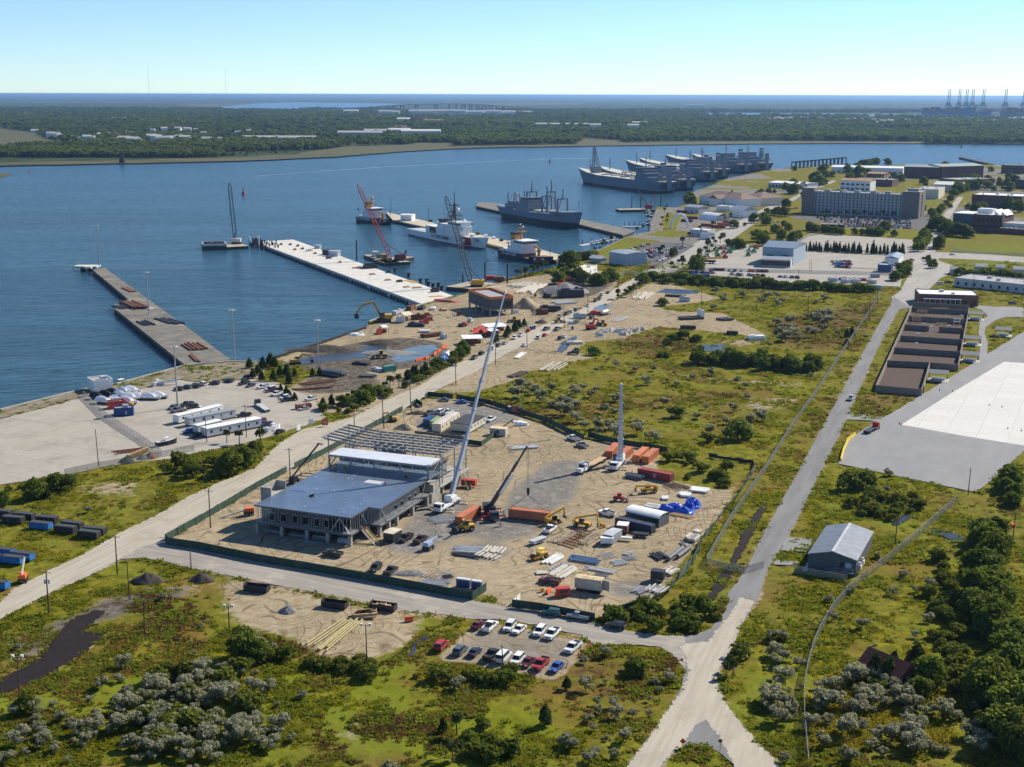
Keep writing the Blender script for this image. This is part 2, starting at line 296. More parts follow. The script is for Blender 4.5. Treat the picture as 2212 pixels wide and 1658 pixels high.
def ground_mat():
 k=NT('ground_cover');P=k.coord('Pos');A=k.attr('wA');B=k.attr('wB');a=k.sep(A);al=k.attr('wA','Alpha');b=k.sep(B)
 n1=k.noise(P,.055,4,.6);n2=k.noise(P,.33,4,.62,.4);n3=k.noise(P,1.7,3,.65);n4=k.noise(P,.017,3)
 g=k.mix(k.ramp(n2,.36,.66),(.105,.112,.010,1),(.215,.192,.014,1))
 g=k.mix(k.ramp(k.math('ADD',n1,k.math('MULTIPLY',al,.22)),.47,.68),g,(.175,.12,.022,1))
 g=k.mix(k.ramp(k.math('ADD',n2,k.math('MULTIPLY',al,.3)),.62,.9),g,(.085,.046,.022,1))
 g=k.mix(k.ramp(k.math('ADD',k.noise(P,.09,3),k.math('MULTIPLY',b[0],.22)),.5,.72),g,(.155,.178,.011,1))
 g=k.mix(k.ramp(n3,.55,.75,0,.6),g,(.07,.085,.018,1))
 s=k.mix(k.ramp(n2,.3,.72),(.315,.25,.155,1),(.43,.355,.245,1))
 s=k.mix(k.ramp(n3,.4,.75,0,.5),s,(.25,.195,.12,1))
 def tr(sc,freq,off,th):
  q=k.noise(k.n('ShaderNodeVectorMath',{0:P,1:(off,off*.7,0)}).outputs[0],sc,2,.45,.9)
  return k.ramp(k.math('PINGPONG',k.math('MULTIPLY',q,freq),.5),th,.0)
 t=k.math('MULTIPLY',tr(.022,26,0,.13),k.ramp(n1,.40,.56))
 t=k.math('MAXIMUM',t,k.math('MULTIPLY',tr(.03,30,311,.12),k.ramp(k.noise(P,.035,2),.45,.58)))
 t=k.math('MAXIMUM',t,k.math('MULTIPLY',tr(.012,44,77,.14),k.ramp(k.noise(P,.028,2,.5,2),.5,.6)))
 t=k.math('MULTIPLY',t,k.ramp(n3,.25,.58,.2,1.0))
 s=k.mix(t,s,(.13,.10,.065,1))
 gr=k.mix(k.ramp(n3,.35,.7),(.14,.13,.118,1),(.25,.238,.22,1));gr=k.mix(k.ramp(n2,.45,.7,0,.7),gr,(.33,.305,.265,1))
 s=k.mix(k.ramp(k.math('ADD',a[1],k.math('MULTIPLY',k.math('SUBTRACT',n2,.5),.9)),.35,.7),s,gr)
 md=k.mix(k.ramp(n2,.35,.65),(.062,.052,.042,1),(.175,.15,.12,1));md=k.mix(k.ramp(b[2],.4,.7),md,(.016,.012,.012,1))
 s=k.mix(k.ramp(k.math('ADD',a[2],k.math('MULTIPLY',k.math('SUBTRACT',n2,.5),.8)),.4,.65),s,md)
 w=k.math('ADD',a[0],k.math('MULTIPLY',k.math('SUBTRACT',k.math('ADD',k.math('MULTIPLY',n1,.5),k.math('MULTIPLY',n2,.5)),.5),1.25))
 c=k.mix(k.ramp(w,.4,.62),g,s)
 c=k.mix(k.ramp(n4,.35,.7,0,.22),c,(.11,.095,.05,1))
 k.bump(k.math('ADD',k.math('MULTIPLY',n2,1.4),k.math('MULTIPLY',n3,.5)),.55,.35)
 return k.base(c,k.ramp(b[2],.4,.6,.95,.7),0,.04)
def resample(ps,step,jit,seed=0,smooth=True):
 r=random.Random(seed);out=[];n=len(ps)
 for i in range(n):
  a,b=ps[i],ps[(i+1)%n];d=(b-a).length;k=max(1,int(d/step));nrm=Vector((-(b-a).y,(b-a).x,0)).normalized()if d else Vector()
  for j in range(k):
   o=0 if j==0 and not jit else r.gauss(0,jit)
   out.append(a+(b-a)*(j/k)+nrm*o)
 return out
def Sh(name,poly,z,mat,step=1.5,jit=.25,kind='structure',label=None,cat=None):
 ps=poly if isinstance(poly[0],Vector)else GS(poly)
 q=[Vector((p.x,p.y,z))for p in resample(ps,step,jit,len(poly))]
 a=sum(q[i].x*q[i-1].y-q[i-1].x*q[i].y for i in range(len(q)))
 if a>0:q=q[::-1]
 o=MB().poly(q).bd(name,mat);tag(o,label,cat,None,kind);return o
def road_mat(name,c1,c2,c3,rot=0.,stretch=.12,sc=.5,crack=.0,rough=.9):
 c1,c2,c3=[tuple(x*.82 for x in c)for c in(c1,c2,c3)]
 k=NT(name);P=k.coord('Pos');S=k.coord('Pos',(stretch,1,1),rot)
 n1=k.noise(S,sc,4,.6);n2=k.noise(P,.12,4,.6);n3=k.noise(P,2.2,3,.6)
 o=k.mix(k.ramp(n1,.33,.68),(*c1,1),(*c2,1));o=k.mix(k.ramp(n2,.5,.7,0,.8),o,(*c3,1))
 o=k.mix(k.ramp(n3,.45,.75,0,.3),o,tuple(x*.6 for x in c1)+(1,))
 if crack:
  v=k.n('ShaderNodeTexVoronoi',{'Vector':k.coord('Pos'),'Scale':crack,'Randomness':.7},feature='DISTANCE_TO_EDGE').outputs[0]
  o=k.mix(k.ramp(v,.0,.03,.55,0),o,tuple(x*.35 for x in c1)+(1,))
 k.bump(n3,.2,.1);return k.base(o,rough,0,.25)
def slab_mat(name,c1,c2,size,rot,stain=(.2,.18,.15),amt=.5):
 c1,c2=[tuple(x*.84 for x in c)for c in(c1,c2)]
 k=NT(name);P=k.coord('Pos');S=k.coord('Pos',(1/size[0],1/size[1],1),rot)
 br=k.n('ShaderNodeTexBrick',{'Vector':S,'Color1':(*c1,1),'Color2':(*c2,1),'Mortar':tuple(x*.75 for x in c1)+(1,),'Scale':1.0,'Mortar Size':.012,'Bias':0,'Brick Width':1.0,'Row Height':1.0},offset=.0).outputs[0]
 n=k.noise(P,.07,5,.65,.5);n2=k.noise(P,.6,4,.6)
 o=k.mix(k.ramp(n,.46,.72,0,amt),br,(*stain,1));o=k.mix(k.ramp(n2,.4,.75,0,.35),o,tuple(x*.65 for x in c1)+(1,))
 return k.base(o,.85,0,.3)
def water_mat(name,deep=(.015,.054,.078),rough=.25,wav=1.0,shallow=None):
 k=NT(name);P=k.coord('Pos',(1,1,1),.35);Q=k.coord('Pos',(.32,1,1),.35)
 h=k.math('ADD',k.math('ADD',k.math('MULTIPLY',k.noise(Q,.22,3,.55),1.3),k.math('MULTIPLY',k.noise(Q,.75,3,.6),.55)),k.math('MULTIPLY',k.noise(k.coord('Pos',(.3,1,1),-.1),.035,2),2.2))
 k.bump(h,.9*wav,1.0)
 n=k.noise(k.coord('Pos',(.15,1,1),.2),.006,4,.6);m=k.noise(Q,.12,4,.65)
 c=k.mix(k.ramp(n,.35,.7),(*deep,1),tuple(x*1.55+.004 for x in deep)+(1,))
 c=k.mix(k.ramp(k.noise(Q,.3,4,.7),.46,.62,0,.8),c,tuple(x*.35 for x in deep)+(1,))  # wave shading put into the base colour as dark ripple streaks
 k.set(k.b.inputs['IOR'],1.33)
 return k.base(c,rough,0,.32)
GND=build_ground()
tb=[Vector((p.x,p.y,-.55))for p in SHW]+[Vector((6000,2600,-.55)),Vector((6000,-1500,-.55)),Vector((-400,-1500,-.55)),Vector((-400,300,-.55))]
Mfa=None
def farland_mat():
 k=NT('woodland_floor');P=k.coord('Pos');n1=k.noise(P,.0016,5,.65);n2=k.noise(P,.012,5,.7);n3=k.noise(k.coord('Pos',(.25,1,1)),.00035,4,.6)
 c=k.mix(k.ramp(n2,.35,.7),(.018,.035,.014,1),(.062,.085,.028,1));c=k.mix(k.ramp(n1,.58,.7,0,.75),c,(.13,.125,.055,1));c=k.mix(k.ramp(n3,.55,.62,0,.5),c,(.16,.15,.085,1))
 k.bump(n2,1,14);return k.base(c,.95,0,.1)
Mfa=farland_mat();M_water=water_mat('river_water')
o=MB().poly(tb[::-1]).bd('terrain',GND.data.materials[0]);o['kind']='structure'
if o.data.polygons[0].normal.z<0:o.data.flip_normals()
W0=200000.
o=MB().poly([(-W0,-W0*.2,-2.5),(W0,-W0*.2,-2.5),(W0,W0,-2.5),(-W0,W0,-2.5)]).bd('river',M_water);o['kind']='structure'
FSH=[(-260,366),(0,357.5),(250,352.5),(400,350),(553,345.8),(728,338),(878,326.5),(978,321),(1106,317),(1230,315.5),(1356,313.6),(1500,312),(1659,310),(1800,309),(2000,310),(2212,310.8),(2460,312)]
fs=[Vector((p.x,p.y,-.9))for p in GS(FSH)]
o=MB().poly([*fs,(60000,8000,-.9),(180000,160000,-.9),(-180000,160000,-.9),(-60000,4000,-.9)]).bd('far_land',Mfa);o['kind']='structure'
if o.data.polygons[0].normal.z<0:o.data.flip_normals()
MARSH=road_mat('marsh_grass',(.085,.085,.025),(.135,.12,.04),(.06,.06,.024),0,.2,.02)
def far(name,poly,z,mat,step=40,jit=6,label=None,cat=None,kind='structure'):return Sh(name,poly,z,mat,step,jit,kind,label,cat)
far('marsh',FSH[:15]+[(2000,306),(1659,304.5),(1500,306),(1345,308),(1345,303),(1260,299),(1245,311.5),(1106,313),(978,315),(985,309),(900,308),(888,312),(753,316),(735,318),(690,324),(640,333),(553,338),(400,342),(250,346),(0,350.5)],-.6,MARSH)
far('marsh',[(-60,272),(60,284),(85,292),(110,304),(155,318),(60,322),(-60,330)],-.55,MARSH)
far('marsh',[(-90,378),(0,372),(20,371.5),(30,374),(0,381.5),(-90,392)],-2.2,MARSH,20,2)
RIV=water_mat('far_water',(.045,.11,.17),.25,.4)
far('river',[(440,234),(500,229),(560,223),(640,221.5),(850,224),(870,226),(800,231),(700,237),(620,240),(520,240)],.2,RIV)
far('river',[(860,236),(1000,237),(1130,242),(1100,247),(950,247),(850,243)],.2,RIV)
far('river',[(1296,249),(1330,246.5),(1500,245),(1659,244.5),(1800,245),(1990,248),(2010,253),(1900,254.5),(1659,252.5),(1500,251.5),(1340,251.5)],.2,RIV)
far('river',[(2000,248),(2200,252),(2400,258),(2300,259),(2100,255.5),(1990,254)],.2,RIV)
for pl in([(170,231),(222,231),(230,236),(168,240)],[(380,226),(560,224),(600,226),(440,233)],[(1000,224),(1200,222),(1300,226),(1100,229)],[(1106,244),(1350,243.5),(1500,243.7),(1290,246)]):far('marsh',pl,.1,MARSH)
k=NT('foam');n=k.noise(k.coord('Pos',(.2,1,1)),.5,4);M_foam=k.base(k.mix(k.ramp(n,.45,.6),(.05,.13,.19,1),(.36,.44,.5,1)),.5)
wk=[(553,377.5),(700,366),(860,356),(1000,349.5),(1106,344.2),(1180,341),(1270,339)]
Sh('boat_wake',[*wk,*[(x,y+.7)for x,y in wk[::-1]]],-2.48,M_foam,30,.5)
# ---------------------------------------------------------------- roads, lots, aprons
M_dirt=road_mat('packed_sand',(.46,.41,.325),(.55,.50,.40),(.42,.37,.29),R(71),.06,.8)
M_grey=road_mat('dusty_asphalt',(.30,.275,.24),(.42,.385,.33),(.52,.47,.38),-R(25.5),.07,.6)
M_asph=road_mat('worn_asphalt',(.205,.203,.20),(.275,.27,.265),(.24,.235,.228),R(69),.15,.3)
Mpa=road_mat('pale_concrete_road',(.36,.335,.30),(.46,.43,.385),(.40,.37,.33),R(62),.15,.15)
M_yard=slab_mat('yard_concrete',(.44,.40,.335),(.47,.43,.36),(9,9),R(60),(.20,.175,.14),.55)
M_apron=road_mat('apron_asphalt',(.285,.285,.285),(.33,.33,.33),(.30,.30,.30),R(65),.4,.15)
M_pad=slab_mat('white_concrete_pad',(.73,.705,.655),(.675,.655,.61),(11,11),R(65),(.55,.53,.49),.45)
M_lot=road_mat('lot_asphalt',(.10,.10,.105),(.14,.14,.145),(.12,.12,.12),0,.5,.3)
M_cont=road_mat('pale_lot',(.38,.35,.30),(.46,.425,.365),(.33,.30,.26),R(30),.4,.08)
M_wetmud=NT('wet_mud');n=M_wetmud.noise(M_wetmud.coord('Pos'),.4,4);M_wetmud=M_wetmud.base(M_wetmud.mix(n,(.012,.009,.009,1),(.035,.026,.024,1)),.8,0,.1)
Sh('road',HAUL,.004,M_dirt,.7,.22)
Sh('road',FRONT,.008,M_grey,1.2,.25)
Sh('road',RIGHTROAD,.012,M_asph,1.2,.12)
Sh('road',[(1470,1395),(1530,1385),(1575,1330),(1600,1290),(1630,1300),(1600,1350),(1578,1405),(1545,1462),(1562,1513),(1606,1571),(1659,1627),(1690,1662),(1590,1662),(1560,1600),(1525,1555),(1500,1570),(1480,1606),(1450,1630),(1415,1670),(1345,1670),(1428,1556),(1470,1495),(1490,1450),(1480,1415)],.016,M_dirt,.6,.22)
Sh('road',NORTHROAD,.010,Mpa,2,.2)
Sh('road',CITYROAD,.014,Mpa,3,.1)
Sh('concrete_yard',YARD,.020,M_yard,2,.4)
Sh('quay_strip',[(-260,958),(0,886),(187,840),(252,830),(400,790),(500,781),(553,783),(575,800),(560,818),(500,821),(462,825),(420,824),(375,818),(325,837),(250,845),(187,856),(95,881),(0,904),(-80,929),(-240,975)],.024,road_mat('old_quay_concrete',(.20,.165,.105),(.36,.31,.225),(.17,.15,.06),R(60),.15,.25),2,.2)
Sh('concrete_apron',[(1811,1002),(1824,965),(1829,955),(1846,940),(1891,913),(1989,855),(2114,778),(2212,716),(2330,640),(2420,700),(2420,900),(2212,975),(2134,1045),(2106,1063),(1960,1033)],.018,M_apron,3,.15)
Sh('concrete_pad',[(1947,918),(2055,850),(2169,782),(2420,800),(2420,1000),(2212,963),(2080,942)],.026,M_pad,6,0)
Sh('path',TS('b3',700,1388,1040,1430,990,1462,660,1440),.020,M_apron,1.5,.2)
Sh('path',TS('b3',1700,450,1950,470,2110,470,2212,480,2212,560,2050,560,1960,590,1880,650,1870,700,1900,780,1890,930,1820,960,1835,780,1820,690,1830,600,1900,550,1850,500),.020,M_apron,1.5,.15)
Sh('driveway',TS('c3',160,935,400,950,330,1060,110,1050),.020,M_apron,1,.1)
Sh('driveway',TS('c3',70,1135,260,1145,240,1180,50,1170),.020,M_apron,1,.1)
Sh('mud_flat',WETMUD,.006,M_wetmud,1.0,.5)
PONDM=water_mat('pond_water',(.10,.125,.125),.06,.12);PONDB=water_mat('pond_water_dark',(.035,.04,.042),.2,.3)
for pl,m in((TS('b1',250,975,400,920,560,890,700,868,880,840,980,800,1130,800,1130,832,1000,875,940,912,700,935,480,962),PONDB),(TS('b1',1160,930,1230,870,1330,820,1540,798,1572,832,1480,892,1380,932,1230,955),PONDM),
(TS('b2',1240,345,1330,315,1620,330,1610,355,1440,362),PONDB),(TS('b2',690,490,760,455,880,450,770,500),PONDM),(TS('b2',1560,830,1620,800,1850,790,1840,850,1600,852),PONDB),(TS('b2',860,690,900,662,985,660,920,700),PONDB),(TS('b2',380,860,440,770,560,718,560,740,440,865),PONDB),(TS('b2',470,600,590,595,560,620,480,622),PONDB),(TS('b2',160,490,270,485,260,525,170,530),PONDB),
(TS('c3',1400,870,1500,860,1600,900,1700,930,1690,970,1560,950,1420,900),PONDB),(TS('c3',1060,800,1180,740,1240,760,1150,820,1080,830),PONDB),(TS('c2',1700,1440,1720,1380,1780,1280,1850,1190,1900,1130,1990,900,2100,720,2180,640,2212,650,2110,840,1990,1080,1920,1200,1860,1330,1740,1480),M_wetmud),(TS('d1',1310,690,1370,580,1480,500,1500,520,1400,600,1350,700),PONDB),(TS('d1',1770,980,1850,945,1890,960,1900,1000,1830,1020),PONDB)):
 Sh('pond',pl,.012,m,1.2,.3)
Sh('parking_lot',TS('a2',980,1560,1230,1440,1510,1450,1580,1470,1500,1520,1250,1658,1000,1640),.018,M_lot,3,0)
Sh('parking_lot',[(1480,590),(1500,575),(1560,560),(1650,566),(1950,587),(1945,620),(1700,610)],.018,M_cont,3,0)
Sh('parking_lot',[(1515,573),(1530,548),(1600,528),(1660,535),(1780,541),(1960,550),(1968,562),(1952,585),(1780,575),(1600,566)],.022,M_cont,3,0)
Sh('parking_lot',TS('a3',245,1455,350,1390,480,1372,900,1395,1330,1425,1270,1520,1200,1535,700,1500,240,1470),.018,M_cont,3,0)
Sh('parking_lot',TS('a3',200,1215,400,1215,800,1235,1280,1245,1400,1190,1390,1260,1330,1330,1080,1320,700,1270,400,1265,200,1230),.018,M_lot,3,0)
# ---------------------------------------------------------------- piers, ships, barges, far shore
def RAY(p,y):
 a=G(p,0.0);d=a-Vector((0,0,CAMH));return Vector((0,0,CAMH))+d*(y/d.y)
WZ=-2.5
def GW(p):return G(p,WZ)
steel=lambda n,c,**k:pm(n,c,.55,.1,**k)
Mco=pm('concrete',(.36,.34,.30),.85,0,.2,.5,(.12,.11,.09))
Mcp=pm('pale_concrete',(.60,.575,.52),.85,0,.12,.25,(.30,.28,.24),.4)
M_tar=pm('old_deck',(.165,.15,.125),.9,0,.3,.12,(.32,.28,.20),.6)
Mti=pm('dark_timber',(.045,.036,.03),.9,0,.3,.6)
Mbk=pm('black_rubber',(.02,.02,.022),.7)
Mwh=pm('white_paint',(.80,.80,.78),.45,0,.06,.4,(.45,.42,.36),.25)
Mlg=pm('light_grey_paint',(.50,.51,.52),.5,0,.12,.4)
Mru=pm('rusty_steel',(.20,.085,.045),.8,.1,.35,.8,(.07,.04,.03))
Mds=pm('dark_steel',(.05,.05,.055),.5,.3)
Mgl=pm('dark_glass',(.015,.02,.027),.12,0,.05,spec=.6)
Mgv=pm('galvanised_steel',(.42,.43,.44),.42,.55,.12,1)
Mor=pm('orange_plastic',(.75,.13,.03),.5,0,.1);Mre=pm('red_paint',(.48,.04,.03),.42,0,.12)
Mye=pm('yellow_paint',(.72,.40,.03),.42,0,.15,1,(.25,.15,.06));M_dblue=pm('dark_blue_paint',(.03,.055,.12),.45)
M_tan=pm('tan_paint',(.52,.36,.16),.6);Mwd=pm('raw_timber',(.52,.36,.20),.8,0,.25,2)
M_cgb=pm('navy_black_hull',(.016,.018,.024),.4,0,.1,.3);Mhg=pm('haze_grey_hull',(.15,.185,.24),.5,0,.10,.12,(.16,.14,.13),.45)
M_boot=pm('boot_topping',(.022,.022,.026),.5);Msg=pm('ship_grey',(.19,.22,.265),.5,0,.12,.2);M_cream=pm('cream_deck',(.56,.53,.45),.7,0,.15,.2)
M_buff=pm('buff_paint',(.50,.24,.07),.5);M_ltgrn=pm('light_green_sheet',(.30,.38,.16),.6)
def pier(label,poly,deckm,sidem,top=.35,thick=1.3,piles=None,pr=.45,pl='pile'):
 ps=GS(poly);c=sum((p for p in ps),Vector())/len(ps);c.z=0
 t=Th('pier',label,'pier',c)
 MB().prism([p-c for p in ps],top-thick,top).bd('deck',deckm,t)
 if sidem:
  q=[(p-c)*.996 for p in ps];MB().prism(q,-5,top-thick-.01).bd('sheet_wall',sidem,t)
 for a,b,n in piles or[]:
  A,B=G(a),G(b)
  for i in range(n):
   p=A.lerp(B,(i+.5)/n)-c;MB().cb((p.x,p.y,-5.5),(pr*2,pr*2,5.5+top-thick)).bd(pl,Mco,t)
 return t,c
pier('old dark pier stacked with rusty steel beams and light masts',TS('b0',1605,985,990,490,985,455,1110,412,797,152,905,138,1460,540,1700,715,2005,945),M_tar,Mti)
t,c=pier('new pale concrete pier with many piles along its side',[('b1',1430,452),('a1',70,1472),('a1',60,1440),('a1',320,1422),('b1',1700,380)],Mcp,None,.5,1.5,[(('b1',1420,452),('a1',80,1470),64)],.5)
A,B=G(('b1',1400,447)),G(('a1',90,1470));q=(B-A).normalized();nrm=Vector((q.y,-q.x,0))
MB().prism([A-c+nrm*5,B-c+nrm*5,B-c+nrm*34-q*4,A-c+nrm*34+q*2],-5,-1.2).bd('under_deck_shade',Mti,t)  # dark block set back under the deck, standing in for the shade there
for i in range(9):
 a=A+(B-A)*(.03+i*.11);MB().prism([a-c-nrm*.3,a-c+q*5-nrm*.3,a-c+q*5+nrm*.1,a-c+nrm*.1],-2.3,-.9).bd('white_panel',Mlg,t)
pier('cutter pier of pale concrete between the white ship and the near black-hulled tender',[(848,476),(930,494),(1063,529),(1106,541),(1203,564),(1214,553),(1106,523.6),(1038,508.6),(925,480),(833,459)],pm('sandy_deck',(.50,.44,.32),.9,0,.2,.15,(.24,.2,.15)),Mti)
pier('dark timber pier reaching out past the grey cargo ship',[(1028,446),(1080,457.5),(1256,487),(1346,509),(1371,499),(1281,480),(1140,452),(1070,440),(1035,437)],M_tar,Mti)
pier('thin dark jetty far beyond the long brick building',[(2071,341),(2144,357),(2150,356),(2076,339.5)],Mti,Mti,1,1)
t=Th('dolphin_platform','small white concrete platform standing alone off the end of the old pier','platform',G(('b0',745,130)))
w=8.5;mb=MB();mb.cb((0,2,-.2),(17,9,1.2));mb.cb((3,-4,-.2),(5,5,1.2));mb.bd('deck',Mcp,t)
for dx,dy in((-3,0),(4,0),(4,5),(-3,5),(3,-4)):MB().cb((dx,dy,-6),(2,2,5.8)).bd('pile',Mti,t)
for i in range(46):
 f=i/45;px=540+62*f+random.uniform(-3,3);py=518+10*f+random.uniform(-3.5,4)+(6 if i%2 else 0)
 g=G((px,py+8),WZ)
 h=random.uniform(3.2,6.2);w=random.random()<.12
 o=MB().tube((0,0,-2),(0,0,h),.55 if not w else 1.0,7).bd('mooring_pile',Mwh if w else Mti,None,False,g)
 tag(o,'white painted pile among the old dark piles' if w else 'old dark timber pile standing off the pale pier head','pile','old piles off the pier head')
# ---- ships
def hull(mb,secs,boot=1.0):
 """secs: (x, half beam at deck, half beam at water, deck height, x at water)"""
 n=len(secs);vs=[]
 for x,hb,hw,zd,xw in secs:
  for s in(1,-1):
   xb=xw+(x-xw)*(boot/zd)**.8
   hbt=hw+(hb-hw)*(boot/zd)**.6
   vs+=[(x,s*hb,zd),(xb,s*hbt,boot),(xw,s*hw,-1.6)]
 mb.m(0);b=len(mb.v)
 f0=[];f1=[];f2=[]
 for i in range(n-1):
  a=i*6;c=a+6
  f0+=[(a,a+1,c+1,c),(a+3,c+3,c+4,a+4)];f1+=[(a+1,a+2,c+2,c+1),(a+4,c+4,c+5,a+5)];f2.append((a,c,c+3,a+3))
 f0+=[(0,3,4,1)];f1+=[(1,4,5,2)]
 mb.add(vs,f0);m=len(mb.v)
 for fs,mi in((f1,1),(f2,2)):
  mb.m(mi);mb.add([],[]);
  for f in fs:mb.f.append([q+b for q in f]);mb.mi.append(mi)
 return mb
def ship(name,label,cat,stern,bow,group=None):
 A,B=GW(stern),GW(bow);t=Th(name,label,cat,A,ang(A,B),group);return t,(B-A).length
def Tx(body,size,mat,parent,loc,rot,ext=.03,name='lettering'):
 cu=bpy.data.curves.new(name,'FONT');cu.body=body;cu.size=size;cu.extrude=ext;cu.align_x='CENTER';cu.offset=size*.022
 cu.materials.append(mat);o=bpy.data.objects.new(name,cu);COL.objects.link(o);dg=bpy.context.evaluated_depsgraph_get();me=bpy.data.meshes.new_from_object(o.evaluated_get(dg));bpy.data.objects.remove(o);o=bpy.data.objects.new(name,me);COL.objects.link(o);o.parent=parent;o.location=loc;o.rotation_euler=rot;return o
def windows(mb,x0,x1,y,z,w,h,n,d=.06,face='y'):
 for i in range(n):
  x=x0+(x1-x0)*(i+.5)/n
  if face=='y':mb.box(x-w/2,x+w/2,y-d,y+d,z,z+h)
  else:mb.box(y-d,y+d,x-w/2,x+w/2,z,z+h)
def stripe(t,x0,x1,yfun,z0,z1,mat,side=-1,name='hull_stripe',slant=1.5):
 vs=[(x0,side*(yfun(x0,z0)+.08),z0),(x1,side*(yfun(x1,z0)+.08),z0),(x1+slant,side*(yfun(x1+slant,z1)+.08),z1),(x0+slant,side*(yfun(x0+slant,z1)+.08),z1)]
 n=(0,-.08*side,0);mb=MB().add(vs+[(v[0],v[1]+n[1]*1.5,v[2])for v in vs],[(0,1,2,3),(4,7,6,5),(0,4,5,1),(1,5,6,2),(2,6,7,3),(3,7,4,0)]);return mb.bd(name,mat,t)
def hullside(secs):
 def f(x,z):
  for i in range(len(secs)-1):
   a,b=secs[i],secs[i+1]
   if a[0]<=x<=b[0]+1e-6:
    k=(x-a[0])/(b[0]-a[0]);hb=a[1]+(b[1]-a[1])*k;hw=a[2]+(b[2]-a[2])*k;zd=a[3]+(b[3]-a[3])*k
    return hw+(hb-hw)*max(0,min(1,(z/zd)))**.6
  return secs[-1][1]
 return f
def make_cutter():
 t,L=ship('coast_guard_cutter','long white coast guard cutter with red bow stripe and dark mast','cutter',(896.6,506.4),(1047.8,539.0))
 s=[(-1,7.4,6.6,5.5,0),(L*.12,8.2,7.6,5.6,L*.12),(L*.45,8.3,8,6.2,L*.45),(L*.72,8.0,6.3,7.4,L*.70),(L*.88,6.2,3.2,8.6,L*.85),(L*.97,3.2,.9,9.6,L*.94),(L*1.045,.25,.1,10.4,L)]
 hull(MB(),s,.5).bd('hull',[Mwh,M_boot,Mlg],t);hs=hullside(s)
 mb=MB();mb.prism([(L*.29,-8.1),(L*.66,-7.9),(L*.69,-6.6),(L*.69,6.6),(L*.66,7.9),(L*.29,8.1)],5,12.2);mb.prism([(L*.44,-6.6),(L*.70,-6.6),(L*.77,-4.5),(L*.77,4.5),(L*.70,6.6),(L*.44,6.6)],12.2,16);d=mb.bd('superstructure',Mwh,t)
 mb=MB();mb.prism([(L*.60,-7.4),(L*.715,-7.2),(L*.745,-4.6),(L*.745,4.6),(L*.715,7.2),(L*.60,7.4)],16.02,18.6);b=mb.bd('bridge',Mwh,t)
 mb=MB();mb.box(L*.61,L*.742,-7.45,7.45,17.1,18.1);mb.bd('windows',Mgl,b)
 MB().prism([(L*.6,-7.7),(L*.75,-7.4),(L*.75,7.4),(L*.6,7.7)],18.62,19.2).bd('bridge_roof',Mlg,b)
 for y in(-8.25,7.2):MB().box(L*.35,L*.44,y,y+1.05,6.6,11.6).bd('boat_bay',Mds,t)
 mb=MB();mb.box(L*.37,L*.42,-8.4,-7.4,7,8.4);mb.bd('rescue_boat',Mor,t)
 mb=MB();mb.tube((L*.59,0,12),(L*.59,0,34),1.7,8,1.0);mb.tube((L*.59,0,34),(L*.59,0,44),.45,6,.25)
 for z,w in((20,7),(23,6),(27,4),(32,4)):mb.cb((L*.59,0,z),(4.5,w*2,.6))
 for z in(22,25):mb.bar((L*.59,-8,z),(L*.59,8,z),.3,.3)
 mb.bar((L*.59,0,20),(L*.66,0,17),.8,.8);mb.bar((L*.59,0,30),(L*.52,0,16),.8,.8);mb.bd('mast',Mds,t)
 for d in((.61,2.2,28.5),(.66,4.5,19.2),(.64,-4.5,19.2),(.33,3,12.2)):MB().dome((L*d[0],d[1],d[2]),1.5,1.5,1.7,8,3,d[2]>25).bd('radome',Mwh,t)
 mb=MB();mb.cb((L*.44,0,12.2),(7,7,6.3));mb.cb((L*.44,0,18.5),(8,7.6,.7));f=mb.bd('funnel',Mds,t)
 mb=MB();mb.tube((L*.83,0,8),(L*.83,0,9.8),2.1,10,1.6);mb.tube((L*.84,0,9.4),(L*.89,0,10.4),.16,6);mb.bd('gun',Mlg,t)
 stripe(t,L*.79,L*.875,hs,1.2,8.3,Mre);stripe(t,L*.768,L*.777,hs,1.2,7.8,pm('blue_stripe',(.03,.09,.32),.4),-1,'thin_stripe')
 rz=(math.pi/2-.12,0,0);Tx('U.S. COAST GUARD',4.0,M_dblue,t,(L*.50,-8.36,3.0),(math.pi/2,0,0))
 Tx('754',3.3,M_dblue,t,(L*.945,-4.05,5.6),(math.pi/2-.18,0,.40))
 MB().box(L*.805,L*.835,-7.66,-7.2,4.2,6.6,Matrix.Identity(4)).bd('emblem',Mwh,t)
 mb=MB()
 for i in range(24):mb.tube((L*(.03+.011*i),-8,5.6),(L*(.03+.011*i),-8,6.6),.05,4)
 mb.bar((L*.03,-8,6.6),(L*.28,-8,6.6),.08,.08);mb.bd('railing',Mlg,t)
 return t
make_cutter()
